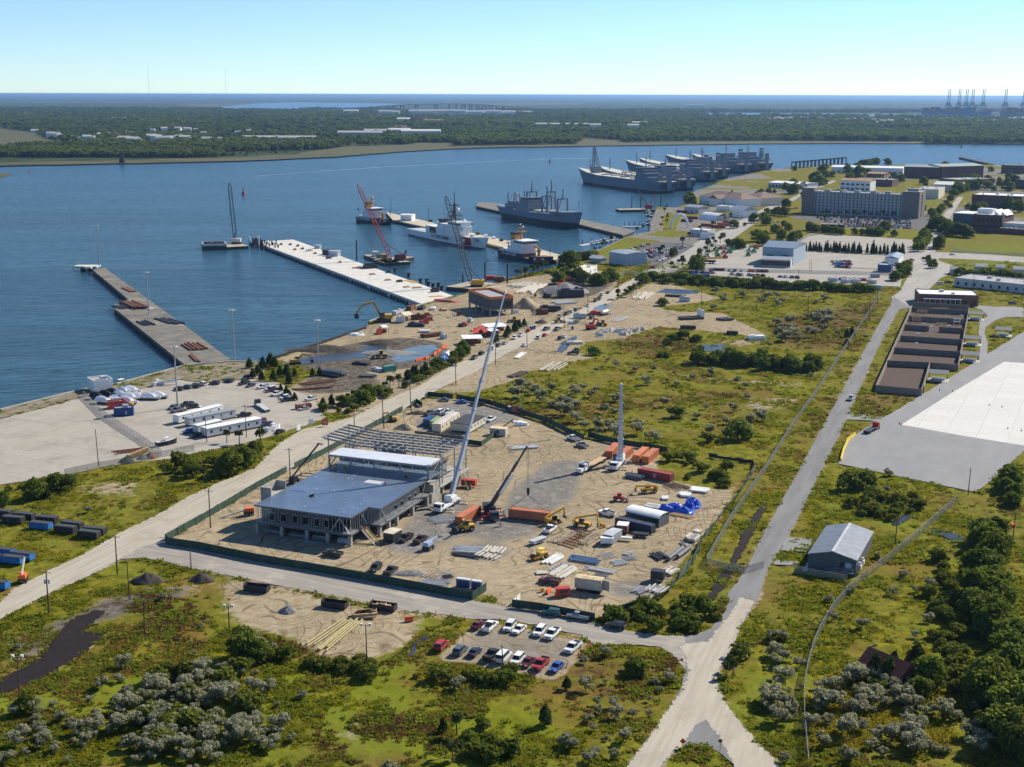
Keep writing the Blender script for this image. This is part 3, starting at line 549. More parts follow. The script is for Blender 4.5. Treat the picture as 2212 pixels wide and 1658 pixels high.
def make_tender(label,stern,bow,num):
 t,L=ship('buoy_tender',label,'tender',stern,bow,'black hulled coast guard tenders')
 s=[(-.5,6.2,5.6,5.2,0),(L*.2,7,6.6,5.2,L*.2),(L*.52,7,6.6,5.0,L*.52),(L*.535,7,6.6,2.6,L*.53),(L*.68,6.9,6,2.6,L*.68),(L*.695,6.9,5.8,4.6,L*.69),(L*.85,5.6,3.6,5.2,L*.83),(L*.95,3.2,1,5.8,L*.93),(L*1.03,.3,.1,6.4,L)]
 hull(MB(),s,.35).bd('hull',[M_cgb,M_boot,pm('deck_red',(.16,.07,.05),.8)],t);hs=hullside(s)
 mb=MB();mb.box(L*.12,L*.53,-6.9,6.9,5.25,7.2);mb.box(L*.22,L*.53,-6.2,6.2,7.2,9.8);mb.prism([(L*.30,-6.4),(L*.55,-6.4),(L*.55,6.4),(L*.30,6.4)],9.8,14.6);d=mb.bd('superstructure',Mwh,t)
 mb=MB();mb.box(L*.36,L*.555,-6.6,6.6,13.0,14.1);mb.bd('windows',Mgl,d);mb=MB();mb.box(L*.35,L*.575,-7,7,14.62,15.3);mb.bd('bridge_roof',Mwh,d)
 for i in range(6):mb=MB();windows(mb,L*(.14+.06*i),L*(.2+.06*i),-6.95,5.9,.9,.8,1);mb.bd('porthole',Mgl,d)
 mb=MB();mb.box(L*.2,L*.30,-2.6,2.6,9.8,18.4);mb.m(1);mb.box(L*.198,L*.302,-2.65,2.65,18.4,20);mb.bd('funnel',[M_buff,Mds],t)
 mb=MB();mb.tube((L*.37,0,15),(L*.37,0,24),1.2,8,.7);mb.cb((L*.37,0,21),(4,8,.5));mb.cb((L*.37,0,24),(2.4,5,.5));mb.tube((L*.37,0,24),(L*.37,0,28),.3,5);mb.m(1);mb.dome((L*.37,1.6,24.5),.9,.9,1.3,8,3);mb.dome((L*.37,-1.2,26.5),.8,.8,.9,8,3);mb.bd('mast',[M_buff,Mwh],t)
 mb=MB();mb.tube((L*.74,0,2.6),(L*.74,0,11),1.3,8,1.0);mb.bar((L*.74,0,10.6),(L*.60,2,11.4),1.1,1.1);mb.bar((L*.74,0,11),(L*.70,2,8),.7,.7);mb.cb((L*.74,0,8),(2.6,2.6,1.4));mb.bd('deck_crane',M_buff,t)
 mb=MB();mb.tube((L*.05,2,5.2),(L*.05,2,10.5),.4,6);mb.bar((L*.05,2,10),(L*.10,-2,11),.5,.5);mb.bd('davit',Mru,t)
 mb=MB();mb.tube((L*.97,0,5.8),(L*.97,0,13.5),.16,5);mb.bd('jackstaff',Mds,t)
 stripe(t,L*.78,L*.85,hs,.8,4.6,Mre);stripe(t,L*.757,L*.766,hs,.8,4.4,Mwh,-1,'thin_stripe')
 Tx('U.S. COAST GUARD',2.5,Mwh,t,(L*.27,-7.05,2.9),(math.pi/2,0,0));Tx(num,2.2,Mwh,t,(L*.912,-4.35,3.1),(math.pi/2-.15,0,.36))
 MB().box(L*.80,L*.825,-6.6,-6.2,2.6,4.0).bd('emblem',Mwh,t)
 return t
make_tender('black coast guard tender with white bridge moored nearest the shore trees',(1089.4,552),(1191.6,572.5),'202')
make_tender('black coast guard tender moored at the far end of the cutter pier',(779.7,478.9),(844.8,486.8),'205')
def make_cargo():
 t,L=ship('cargo_ship','old grey cargo ship with many masts and derricks moored by the dark pier','cargo ship',(1087,468.5),(1250,495))
 s=[(-6,5,.6,12.5,4),(L*.04,9.5,5,12.2,L*.05),(L*.14,11,9.5,11.6,L*.14),(L*.5,11.3,11,11,L*.5),(L*.76,11.2,9.6,12,L*.75),(L*.761,11.2,9.6,14.2,L*.755),(L*.90,7.5,4.6,15,L*.88),(L*.97,4,1.4,15.8,L*.95),(L*1.04,.3,.1,16.6,L*.985)]
 hull(MB(),s,5.2).bd('hull',[Mhg,M_boot,Msg],t)
 mb=MB();mb.box(L*.30,L*.47,-10.5,10.5,11.2,15);mb.box(L*.32,L*.46,-9.6,9.6,15,18.4);mb.box(L*.34,L*.45,-8.6,8.6,18.4,21.5);mb.box(L*.36,L*.44,-9.6,9.6,21.5,24.5);d=mb.bd('superstructure',Msg,t)
 mb=MB();mb.box(L*.365,L*.442,-9.7,9.7,22.6,23.6);mb.bd('windows',Mgl,d)
 mb=MB();mb.box(L*.12,L*.24,-8,8,12,16);mb.box(L*.14,L*.22,-6.5,6.5,16,18.5);mb.bd('aft_house',Msg,t)
 for fx in(.19,.235):MB().tube((L*fx,0,18),(L*fx,0,27),1.5,9,1.2).bd('funnel',Mlg,t)
 for fx,h,w in((.40,37,6),(.60,34,5.6),(.655,40,5),(.80,33,6)):
  mb=MB()
  for s_ in(-1,1):mb.tube((L*fx,s_*w,12),(L*fx,s_*w*.95,h*.82),1.25,7,.9)
  mb.bar((L*fx,-w,h*.80),(L*fx,w,h*.80),1.1,1.1);mb.tube((L*fx,0,h*.8),(L*fx,0,h+3),.6,5)
  mb.bar((L*fx,-w,13),(L*(fx+.06),-w*.9,h*.95),.6,.6);mb.bar((L*fx,w,13),(L*(fx-.05),w*.9,h*.92),.35,.35);mb.bd('derrick',Msg,t)
 for fx,h in((.075,26),(.16,27),(.3,30)):
  mb=MB();mb.tube((L*fx,0,12),(L*fx,0,h),1.0,6,.7);mb.bar((L*fx,0,14),(L*(fx+.05),0,h-2),.3,.3);mb.bd('mast',Msg,t)
 mb=MB();mb.tube((L*1.0,0,16),(L*1.0,0,27),.2,5);mb.bd('jackstaff',Msg,t)
 for fx in(.51,.565,.70,.85):MB().box(L*(fx-.02),L*(fx+.02),-6,6,11.5,14.6 if fx>.6 else 12.8).bd('hatch',M_cream,t)
 mb=MB();mb.box(L*.80,L*.845,-9.96,-9.0,11,11.6);mb.bd('name_plate',Mds,t)
 mb=MB();mb.tube((2,0,-1),(2,0,3.4),2.4,8);mb.bd('rudder',M_boot,t)
make_cargo()
def make_roro(label,stern,bow,cranes=False,house=1.0):
 t,L=ship('grey_ship',label,'ship',stern,bow,'big grey ships moored side by side')
 s=[(-3,13,10,15,1),(L*.12,14.5,13.5,15,L*.12),(L*.34,14.6,14.4,14.8,L*.34),(L*.7,14.4,13,15.2,L*.7),(L*.86,11,7,17,L*.84),(L*.95,7,2.4,19,L*.92),(L*1.05,.6,.2,21,L*.98)]
 hull(MB(),s,2.6).bd('hull',[Mhg,M_boot,M_cream],t)
 mb=MB();mb.box(L*.05,L*.26,-14,14,15,19.5);mb.box(L*.14,L*.26,-12,12,19.5,24);mb.box(L*.19,L*.26,-11,11,24,28);mb.box(L*.215,L*.255,-15,15,28,30.5);d=mb.bd('superstructure',Mhg,t)
 mb=MB();mb.box(L*.213,L*.257,-15.1,15.1,28.9,29.8)
 for z in(16.5,20.8,25):windows(mb,L*.15,L*.25,-14.05 if z<18 else(-12.05 if z<23 else-11.05),z,1.4,1.4,8)
 mb.bd('windows',Mgl,d)
 for sy in(-8,):
  mb=MB();mb.box(L*.09,L*.12,sy-2,sy+2,21,36);mb.m(1);mb.box(L*.088,L*.122,sy-2.1,sy+2.1,34,35.4);mb.m(2);mb.box(L*.09,L*.12,sy-2,sy+2,36.01,38);mb.bd('funnel',[Msg,Mwh,Mds],t)
 mb=MB();mb.box(-5.5,-3.2,-3.2,3.2,4,31);mb.bar((-4,-3,30),(10,-3,19),.8,.8);mb.bar((-4,3,30),(10,3,19),.8,.8);mb.box(2,6,-13,13,19.6,20.4);mb.bar((4,-12,20),(4,-9,27),.6,.6);mb.bar((4,12,20),(4,9,26),.6,.6);mb.cb((8,6,19.5),(6,5,4));mb.bd('stern_ramp',Msg,t)
 mb=MB();mb.box(-3.1,L*.06,-14.7,-14.3,11,13.6);mb.box(-3.3,-2.9,-12,12,7,12);mb.bd('stern_opening',Mds,t)
 for i in range(14):
  x=L*(.31+.038*i);MB().cb((x,-11.8+(i>11)*2,15),(2,1.6,2.2)).bd('vent',M_cream,t)
  if i%3==1:MB().cb((x,0,15),(6,14,1.5)).bd('hatch',M_cream if i%2 else Msg,t)
 mb=MB();mb.tube((L*.9,0,18),(L*.9,0,35),.9,6,.6);mb.bar((L*.9,-5,26),(L*.9,5,26),.6,.6);mb.bd('foremast',Msg,t)
 mb=MB();mb.tube((L*.235,0,30),(L*.235,0,44),1.0,6,.6);mb.bar((L*.235,-4,38),(L*.235,4,38),.5,.5);mb.bd('radar_mast',Msg,t)
 if cranes:
  for sx,sy,tx in((.83,-4,.89),(.80,5,.81)):
   mb=MB();mb.cb((L*.82,sy,16),(5,6,9));
   for w in(-1.6,1.6):mb.bar((L*.82,sy+w,24),(L*tx,sy+w,54),1.3,1.3)
   for z in(.35,.7,1):
    p=Vector((L*.82,sy,24)).lerp(Vector((L*tx,sy,54)),z);mb.bar(p-Vector((0,1.6,0)),p+Vector((0,1.6,0)),.7,.7)
   mb.bd('deck_crane',Msg,t)
  mb=MB();mb.bar((L*.44,0,16),(L*.52,-2,25),.9,.9);mb.bd('crane_jib',Mru,t)
 return t
dS=GW((1441,418));dB=GW((1258,395));dv=dB-dS
def make_roro_at(label,p,k,cr=False):
 a=GW(p);b=a+dv*k
 def inv(w):
  d=w-Vector((0,0,CAMH));z=d.y*cP-d.z*sP;u=d.x/z*F;v=-(d.y*sP+d.z*cP)/z*F
  return(u*cR-v*sR+1106,u*sR+v*cR+829)
 return make_roro(label,p,inv(b),cr)
make_roro('nearest big grey ship with two tall crane frames near its bow',(1441,418),(1258,395),True)
make_roro_at('big grey ship hidden behind the one with tall bow crane frames',(1483,412),1.0)
make_roro_at('big grey ship of the middle pair, the nearer one',(1534,393),1.02)
make_roro_at('big grey ship of the middle pair, the farther one',(1560,386.5),1.02)
make_roro_at('big grey ship of the farthest pair, the nearer one',(1608,375),1.0)
make_roro_at('big grey ship of the farthest pair, beside the shore shed',(1652,371.5),.92)
# ---- barges with crawler cranes
def barge(label,a,b,depth,top=1.6,mat=None,name='deck_barge',group='work barges'):
 A,B=GW(a),GW(b);L=(B-A).length;t=Th(name,label,'barge',A,ang(A,B),group)
 mb=MB();mb.xprism([(0,-1),(depth,-1),(depth,top),(0,top)],0,L);mb.bd('hull',Mds,t)
 mb=MB();mb.box(-.1,L+.1,-.1,depth+.1,top+.01,top+.22);mb.bd('deck',mat or M_tan2,t)
 return t,L,A
M_tan2=pm('weathered_deck',(.40,.34,.24),.9,0,.3,.3,(.16,.13,.1))
t,L,A=barge('pale box barge piled with scrap beside the blue crane',(438.7,541.5),(490,540),22,3.2,Mds)
for x0,x1,y0,y1 in((0,L,-.12,.6),(0,L,21.4,22.1),(0,.7,0,22),(L-.7,L,0,22)):MB().box(x0,x1,y0,y1,3.42,5).bd('coaming',Mcp,t)
mb=MB()
for i in range(60):mb.cb((random.uniform(3,L-3),random.uniform(3,19),3.4),(random.uniform(.8,3),random.uniform(.6,2),random.uniform(.6,2.4)),random.random()*3)
o=mb.bd('scrap_pile',Mds,None,False,A,t.rotation_euler.z);tag(o,'dark heap of scrap inside the pale box barge','scrap','work barges')
t,L,A=barge('crane barge carrying the tall blue lattice crane',(491.5,540),(537,537.5),22,2)
M_blat=pm('blue_lattice',(.04,.09,.16),.5);M_rlat=pm('red_lattice',(.36,.055,.06),.5);M_dlat=pm('dark_lattice',(.055,.06,.075),.5)
def crawler(label,base,foot,tip,bm,hm,w=2.2,rz=0.,mast=True,group='lattice boom cranes on barges',nb=16,lines=((0,0),)):
 """base, foot and tip are picture points; the boom is raised in the plane at the base's distance"""
 g=G(base,-.3);t=Th('lattice_crane',label,'crane',g,rz,group);Mi=Matrix.Rotation(-rz,4,'Z')@Matrix.Translation(-g)
 L_=lambda p:Mi@p
 mb=MB();mb.box(-4,4,-3.6,-2.2,0,1.3);mb.box(-4,4,2.2,3.6,0,1.3);mb.bd('track',Mds,t)
 mb=MB();mb.box(-5,3.4,-2,2,1.5,4.6);mb.box(1,3.6,-3,-2.05,1.5,4.2);mb.bd('cab',hm,t)
 f=RAY(foot,g.y);p=RAY(tip,g.y)
 mb=MB();mb.lattice(L_(f),L_(p),w,.2,nb,True,.09);b=mb.bd('boom',bm,t)
 if mast:
  top=f.lerp(p,.22)+Vector((2.5,0,-2));mb=MB();mb.bar((-3.5,-1,4),L_(top),.4,.4);mb.bar((-3.5,1,4),L_(top),.4,.4);mb.bd('gantry',Mds,t)
  mb=MB();mb.tube(L_(top),L_(p),.07,4);mb.tube((-4,0,4),L_(top),.07,4);mb.bd('pendant',Mds,t)
 for dx,drop in lines:
  e=p+Vector((dx,0,-drop));mb=MB();mb.tube(L_(p+Vector((dx,0,0))),L_(e),.06,4);mb.cb(L_(e-Vector((0,0,1.5))),(.9,.9,1.6));mb.bd('hoist_line',Mds,t)
 return t
crawler('tall blue lattice crane standing on the left barge',(512,527),(508,517),(495.2,395.5),M_blat,pm('crane_white',(.65,.6,.55),.5),2.6,0,True,nb=18,lines=((-.6,48),))
a=(785.8,556.7);t,L,A=barge('black crane barge carrying the red lattice crane',(834.4,575.3),(886,572),24,2)
t,L,A=barge('small work barge behind the red crane barge',(846,569),(895,560.5),12,1.6)
t,L,A=barge('black supply barge in front of the red crane with small sheds',(786,557),(834,575.2),11,2)
for x,y,w,d,h,m,nm,lb in((14,5,6,4,4,Mlg,'deck_shed','pale shed on the black supply barge'),(24,5,5,3,3,pm('green_box',(.05,.18,.12),.5),'deck_box','green box on the black supply barge'),(36,5,5,3.4,4.2,M_buff,'deck_box','tall orange box on the black supply barge'),(46,6,4,3,2.6,M_buff,'deck_box','low orange box on the black supply barge')):
 r=t.rotation_euler.z;p=A+Matrix.Rotation(r,3,'Z')@Vector((x,y,2.25));o=MB().box(-w/2,w/2,-d/2,d/2,0,h*.85).box(-w/2-.2,w/2+.2,-d/2-.2,d/2+.2,h*.85+.005,h).bd(nm,m,None,False,p,r);tag(o,lb,'deck box')
crawler('red lattice crane on the middle black barge',(862,563),(844,556),(772.7,399),M_rlat,pm('crane_red',(.16,.05,.045),.5),2.6,math.pi,True,nb=22,lines=((0,18),))
t=Th('a_frame_mast','dark red steel A-frame standing on the red crane barge','mast',G((871,566),-.3));g=t.location
mb=MB()
for p,q in(((866,563),(878,541)),((876,564),(878,541)),((862,560),(878,541))):mb.bar(RAY(p,g.y)-g,RAY(q,g.y)-g,.55,.55)
mb.bd('frame',M_rlat,t)
t,L,A=barge('large dark deck barge under the yellow crane by the shore',(963,627),(1097,640),30,2.2)
crawler('yellow crawler crane with long dark boom by the shore',(1029.7,620),(1018.5,614),(963,424),M_dlat,Mye,2.6,math.pi,True,nb=22,lines=((-1,70),))
for px,py,top,lb in((1047.7,609,568,'dark spud pile in the middle of the shore barge'),(1096,612,569,'dark spud pile at the right end of the shore barge'),(1000,609,593,'short spud pile at the far edge of the shore barge'),(770.5,558,520,'dark pile beside the pale pier, under the red crane hook')):
 g=G((px,py),0);h=RAY((px,top),g.y).z;o=MB().tube((0,0,-3),(0,0,h),.55,8).bd('spud_pile',Mti,None,False,g);tag(o,lb,'pile')
for px,py,w,c,lb in((1061,606,7,Mre,'red container on the shore barge, the one on the left'),(1077,608,7,Mru,'rusty container on the shore barge, the one on the right')):
 o=MB().cb((0,0,0),(w,3,3)).cb((0,0,3.0),(w+.2,3.1,.12)).bd('deck_container',c,None,False,G((px,py),.2),.2);tag(o,lb,'container')
def workboat(label,p,L=9,rz=0,cab=True,hm=None,name='workboat',group=None):
 t=Th(name,label,'boat',GW(p),rz,group);w=L*.16
 mb=MB();s=[(-L/2,w,w*.8,L*.11,-L/2),(0,w*1.05,w*.9,L*.11,0),(L*.3,w*.8,w*.55,L*.13,L*.28),(L*.52,.06,.04,L*.15,L*.47)];hull(mb,s,.25);mb.bd('hull',[hm or Mwh,M_boot,Mlg],t)
 if cab:
  mb=MB();mb.box(-L*.18,L*.14,-w*.7,w*.7,L*.1,L*.27);c=mb.bd('cabin',Mwh,t);mb=MB();mb.box(-L*.19,L*.15,-w*.72,w*.72,L*.19,L*.245);mb.bd('windows',Mgl,c)
  mb=MB();mb.tube((0,0,L*.27),(0,0,L*.5),.06,4);mb.bd('aerial',Mwh,t)
 return t
workboat('small white pilot boat behind the shore barge',(1087,609),11,.6)
workboat('white workboat moored at the quay below the white shed',(262,831),9,1.0)
for px,py in((1401,461),(1402,468),(1403,480),(1404,487),(1409,492)):workboat('small grey patrol boat at the marina floats',(px,py),11,2.0+random.random()*.3,True,Mds,'patrol_boat','patrol boats at the floats')
for i in range(6):workboat('white motor boat berthed at the shore float',(PX(('a2',690,1462))[0]+i*9.5,528-i*1.9),9,1.9,True,None,'motor_boat','motor boats at the shore float')
def dock(label,a,b,w):
 A,B=GW(a),GW(b);t=Th('floating_dock',label,'dock',A,ang(A,B));L=(B-A).length
 MB().box(0,L,-w/2,w/2,-.3,.6).bd('deck',Mcp,t)
 for i in range(4):MB().tube((L*(i+.5)/4,w/2+.4,-2),(L*(i+.5)/4,w/2+.4,4.5),.35,6).bd('pile',Mti,t)
dock('pale floating dock with motor boats beside the near lawn',(1253,532),(1332,518),4);dock('pale floating dock out in the marina basin',(1344,491),(1387,491),5)
t,L,A=barge('small black barge with a lattice crane off the marina',(1341,459),(1414,457.5),18,2.2)
crawler('small lattice crane lying back on the marina barge',(1402,452),(1402,448),(1378,411),M_dlat,M_rlat,1.8,0,False,nb=12,lines=())
mb=MB();g=G((1412,450),-.3);mb.bar((-6,0,1),(0,0,16),.6,.6);mb.bar((0,0,16),(2,0,1),.5,.5);tag(mb.bd('boom_gantry',M_rlat,None,False,g),'red back mast of the marina barge crane','mast')
for px,py,h in((1364.5,455,16),(1384,452,14),(1427,452,16)):tag(MB().tube((0,0,-3),(0,0,h),.5,7).bd('spud_pile',Mti,None,False,GW((px,py))),'dark spud pile standing at the marina barge','pile','spuds of the marina barge')
A=[('b1',160,915),('b1',540,795),('b1',950,655)]
pts=GS(A);
t=Th('sheet_pile_wall','dark scalloped sheet pile wall along the muddy bank','wall',pts[0]);n=0
for a,b,k in((pts[0],pts[1],22),(pts[1],pts[2],26)):
 for i in range(k):
  p=a.lerp(b,(i+.5)/k)-pts[0];r=ang(a,b);MB().cb((p.x,p.y,-4),((b-a).length/k*.72,1.0,4.9),r).bd('pile',Mti,t)
for a,b,h,lb,m in(((-160,929),(250,830),.5,'long straight concrete quay wall on the left','q'),((250,830),(553,783),.5,'concrete quay wall at the root of the old pier','q'),((797,695),(978,640),.8,'quay edge of concrete beside the pale pier root','q')):
 ids=[i for i,s in enumerate(SHORE)];P=[p for p in SHORE if a[0]<=p[0]<=b[0]];ps=GS(P);t=MB()
 for p,q in zip(ps[:-1],ps[1:]):t.bar(p+Vector((0,0,-1.6)),q+Vector((0,0,-1.6)),1.2,4.0)
 tag(t.bd('quay_wall',Mco),lb,'quay wall')
bank=MB();S=[Vector((p.x,p.y,0))for p in GS(SHORE[14:])]
for i in range(len(S)-1):
 a,b=S[i],S[i+1];n=Vector((-(b-a).y,(b-a).x,0)).normalized()*3.0;
 bank.add([a-n*.9,b-n*.9,b+n+Vector((0,0,-3.4)),a+n+Vector((0,0,-3.4))],[(0,1,2,3)])
o=bank.bd('river_bank',road_mat('bank_stone',(.16,.14,.11),(.25,.22,.17),(.09,.10,.04),0,1,.3));o['kind']='structure'
for p in TS('b1',1200,165,1318,208,1475,260,1575,295,1605,322,1420,258,1490,285,1530,300):
 tag(MB().tube((0,0,-1.5),(0,0,2.0),1.1,9,1.0).cb((0,0,2),(2.4,2.4,.5),.3).bd('fender',Mbk,None,False,GW(p)),'black round fender floating beside the pale pier','fender','fenders beside the pale pier')
# ---------------------------------------------------------------- construction site
M_paint=None
def paint():
 k=NT('vehicle_paint');c=k.n('ShaderNodeObjectInfo').outputs['Color'];n=k.noise(k.coord('Pos'),1.3,3)
 o=k.mix(k.ramp(n,.4,.75,0,.22),c,(.30,.26,.20,1));return k.base(o,.32,.0,.5)
M_paint=paint();M_tyre=pm('tyre_rubber',(.018,.018,.018),.85);M_head=pm('headlamp_glass',(.75,.75,.72),.15);M_tail=pm('tail_lamp',(.35,.01,.01),.25);Mri=pm('wheel_rim',(.40,.40,.41),.35,.6)
Mst=pm('galvanised_stud',(.50,.52,.53),.45,.3,.15,2);M_deckb=pm('bluish_metal_decking',(.155,.215,.30),.36,.42,.10,.25,(.30,.34,.38),.35)
M_cmu=pm('concrete_block',(.20,.20,.195),.9,0,.22,1.4);Mbg=pm('grey_steel_beam',(.27,.28,.285),.5,.25,.15,1);M_canw=pm('white_metal_roof',(.72,.73,.74),.35,.2,.08,.3)
COLS={'white':(.80,.80,.79),'silver':(.42,.43,.44),'grey':(.13,.135,.14),'black':(.012,.013,.016),'navy':(.014,.022,.06),'blue':(.02,.10,.42),'red':(.45,.02,.025),'maroon':(.13,.012,.02),'teal':(.015,.09,.10),'slate':(.09,.12,.15),'tan':(.36,.29,.19),'green':(.03,.10,.04),'brown':(.045,.022,.016),'yellow':(.65,.42,.04),'orange':(.7,.16,.02)}
CARDIM={'sedan':(4.7,1.82,1.45),'suv':(4.8,1.9,1.78),'pickup':(5.8,2.0,1.9),'van':(5.6,2.0,2.2),'jeep':(4.2,1.85,1.85)}
def car_parts(kind):
 L,W,H=CARDIM[kind];h=L/2;w=W/2;b=MB();g=MB();x=MB()
 belt=H*.60
 pro={'sedan':[(-h,.32),(-h,.78),(-h+.15,.93),(-h+.95,belt+.05),(.75,belt),(h-.25,.72),(h,.6),(h,.3)],'suv':[(-h,.36),(-h,1.0),(-h+.08,belt),(.8,belt),(h-.2,.95),(h,.8),(h,.34)],
 'pickup':[(-h,.5),(-h,1.12),(-.55,1.12),(-.5,belt),(1.25,belt),(h-.15,1.06),(h,.9),(h,.42)],'van':[(-h,.4),(-h,belt),(h-1.5,belt),(h-.3,1.05),(h,.85),(h,.36)],'jeep':[(-h,.5),(-h,1.1),(.4,1.1),(h-.2,1.02),(h,.9),(h,.5)]}[kind]
 b.yprism([(p[0],p[1])for p in pro[::-1]],-w,w)
 a0,a1,t0,t1={'sedan':(-h+.75,1.05,-h+1.35,.25),'suv':(-h+.05,1.15,-h+.35,.45),'pickup':(-.5,1.45,-.38,.75),'van':(-h+.04,h-1.3,-h+.12,h-2.1),'jeep':(-h+.05,.6,-h+.15,.35)}[kind]
 i=.16;zt=H-.07
 vs=[(a0,-w+.06,belt),(a1,-w+.06,belt),(a1,w-.06,belt),(a0,w-.06,belt),(t0,-w+i+.06,zt),(t1,-w+i+.06,zt),(t1,w-i-.06,zt),(t0,w-i-.06,zt)]
 g.add(vs,[(0,1,5,4),(1,2,6,5),(2,3,7,6),(3,0,4,7),(4,5,6,7)])
 b.box(t0-.04,t1+.04,-w+i+.03,w-i-.03,zt,H)
 for sy in(-1,1):
  for(xa,xb)in((a0+.05,t0+.05),((a0+a1)/2-.1,(t0+t1)/2),(a1-.05,t1-.02)):
   b.bar((xa,sy*(w-.05),belt),(xb,sy*(w-i-.04),zt),.10,.08)
 bed=None
 if kind=='pickup':
  bed=MB();bed.box(-h+.12,-.62,-w+.14,w-.14,1.125,1.135)
  for s0,s1,e0,e1 in((-h,-.5,-w,-w+.12),(-h,-.5,w-.12,w)):b.box(s0,s1,e0,e1,1.12,1.34)
  b.box(-h,-h+.1,-w,w,1.12,1.34)
 r=.37 if kind in('pickup','suv','jeep')else.33
 wh=[(sx*(h-.92),sy*(w-.1))for sx in(-1,1)for sy in(-1,1)]
 return b,g,bed,r,wh,L,W,H
CAR={}
def car_proto(kind):
 b,g,bed,r,wh,L,W,H=car_parts(kind);h=L/2;w=W/2
 t=Th('parked_'+kind if kind!='sedan' else 'parked_car','car','car')
 b.bd('body',M_paint,t);g.bd('windows',Mgl,t)
 if bed:bed.bd('truck_bed',Mds,t)
 for px,py in wh:
  s=1 if py>0 else-1;q=MB();q.tube((px,py-.12,r),(px,py+.14*s,r),r,12).m(1);q.tube((px,py,r),(px,py+.155*s,r),r*.55,8);q.bd('wheel',[M_tyre,Mri],t)
 zb=.78 if kind=='sedan' else.9
 for s in(-1,1):
  MB().box(h-.12,h+.015,s*(w-.32)-.2,s*(w-.32)+.2,zb-.2,zb-.02).bd('headlight',M_head,t)
  MB().box(-h-.015,-h+.1,s*(w-.2)-.13,s*(w-.2)+.13,zb-.1,zb+.14).bd('taillight',M_tail,t)
 q=MB();q.box(h-.05,h+.012,-w+.55,w-.55,zb-.28,zb-.04);q.bd('grille',Mds,t)
 return freeze(t)
SMALL={}
def car_small(kind):
 b,g,bed,r,wh,L,W,H=car_parts(kind);m=MB();m.v=b.v[:];m.f=b.f[:];m.mi=[0]*len(b.f)
 m.m(1);m.add(g.v,g.f);m.m(2)
 if bed:m.add(bed.v,bed.f)
 for px,py in wh:m.tube((px,py-.14,r),(px,py+.14,r),r,8)
 return m.bd('car',[M_paint,Mgl,M_tyre])
def Pl(kind,p,rz,color,label,group=None,z=0.03,small=False):
 D=SMALL if small else CAR
 first=kind not in D
 if first:D[kind]=(car_small if small else car_proto)(kind)
 o=D[kind]
 q=Vector((p[0],p[1],z))
 cat={'sedan':'car','suv':'car','pickup':'pickup truck','van':'van','jeep':'car'}[kind]
 kf=random.uniform(.88,1.06);col=tuple(c*kf for c in COLS[color])
 if first:
  o.location=q;o.rotation_euler=(0,0,rz);o['label']=label;o['category']=cat
  if group:o['group']=group
  for x in[o]+list(o.children):x.color=(*col,1)
  return o
 c=copy_tree(o,q,rz,label,group,col);c['category']=cat
 if not group and 'group' in c:del c['group']
 return c
def veh(t,xr,yr,xf,yf,kind,color,label,group=None):
 a,b=G((t,xr,yr)),G((t,xf,yf));return Pl(kind,(a+b)/2,ang(a,b),color,label,group)
G1='cars parked in the gravel lot in front'
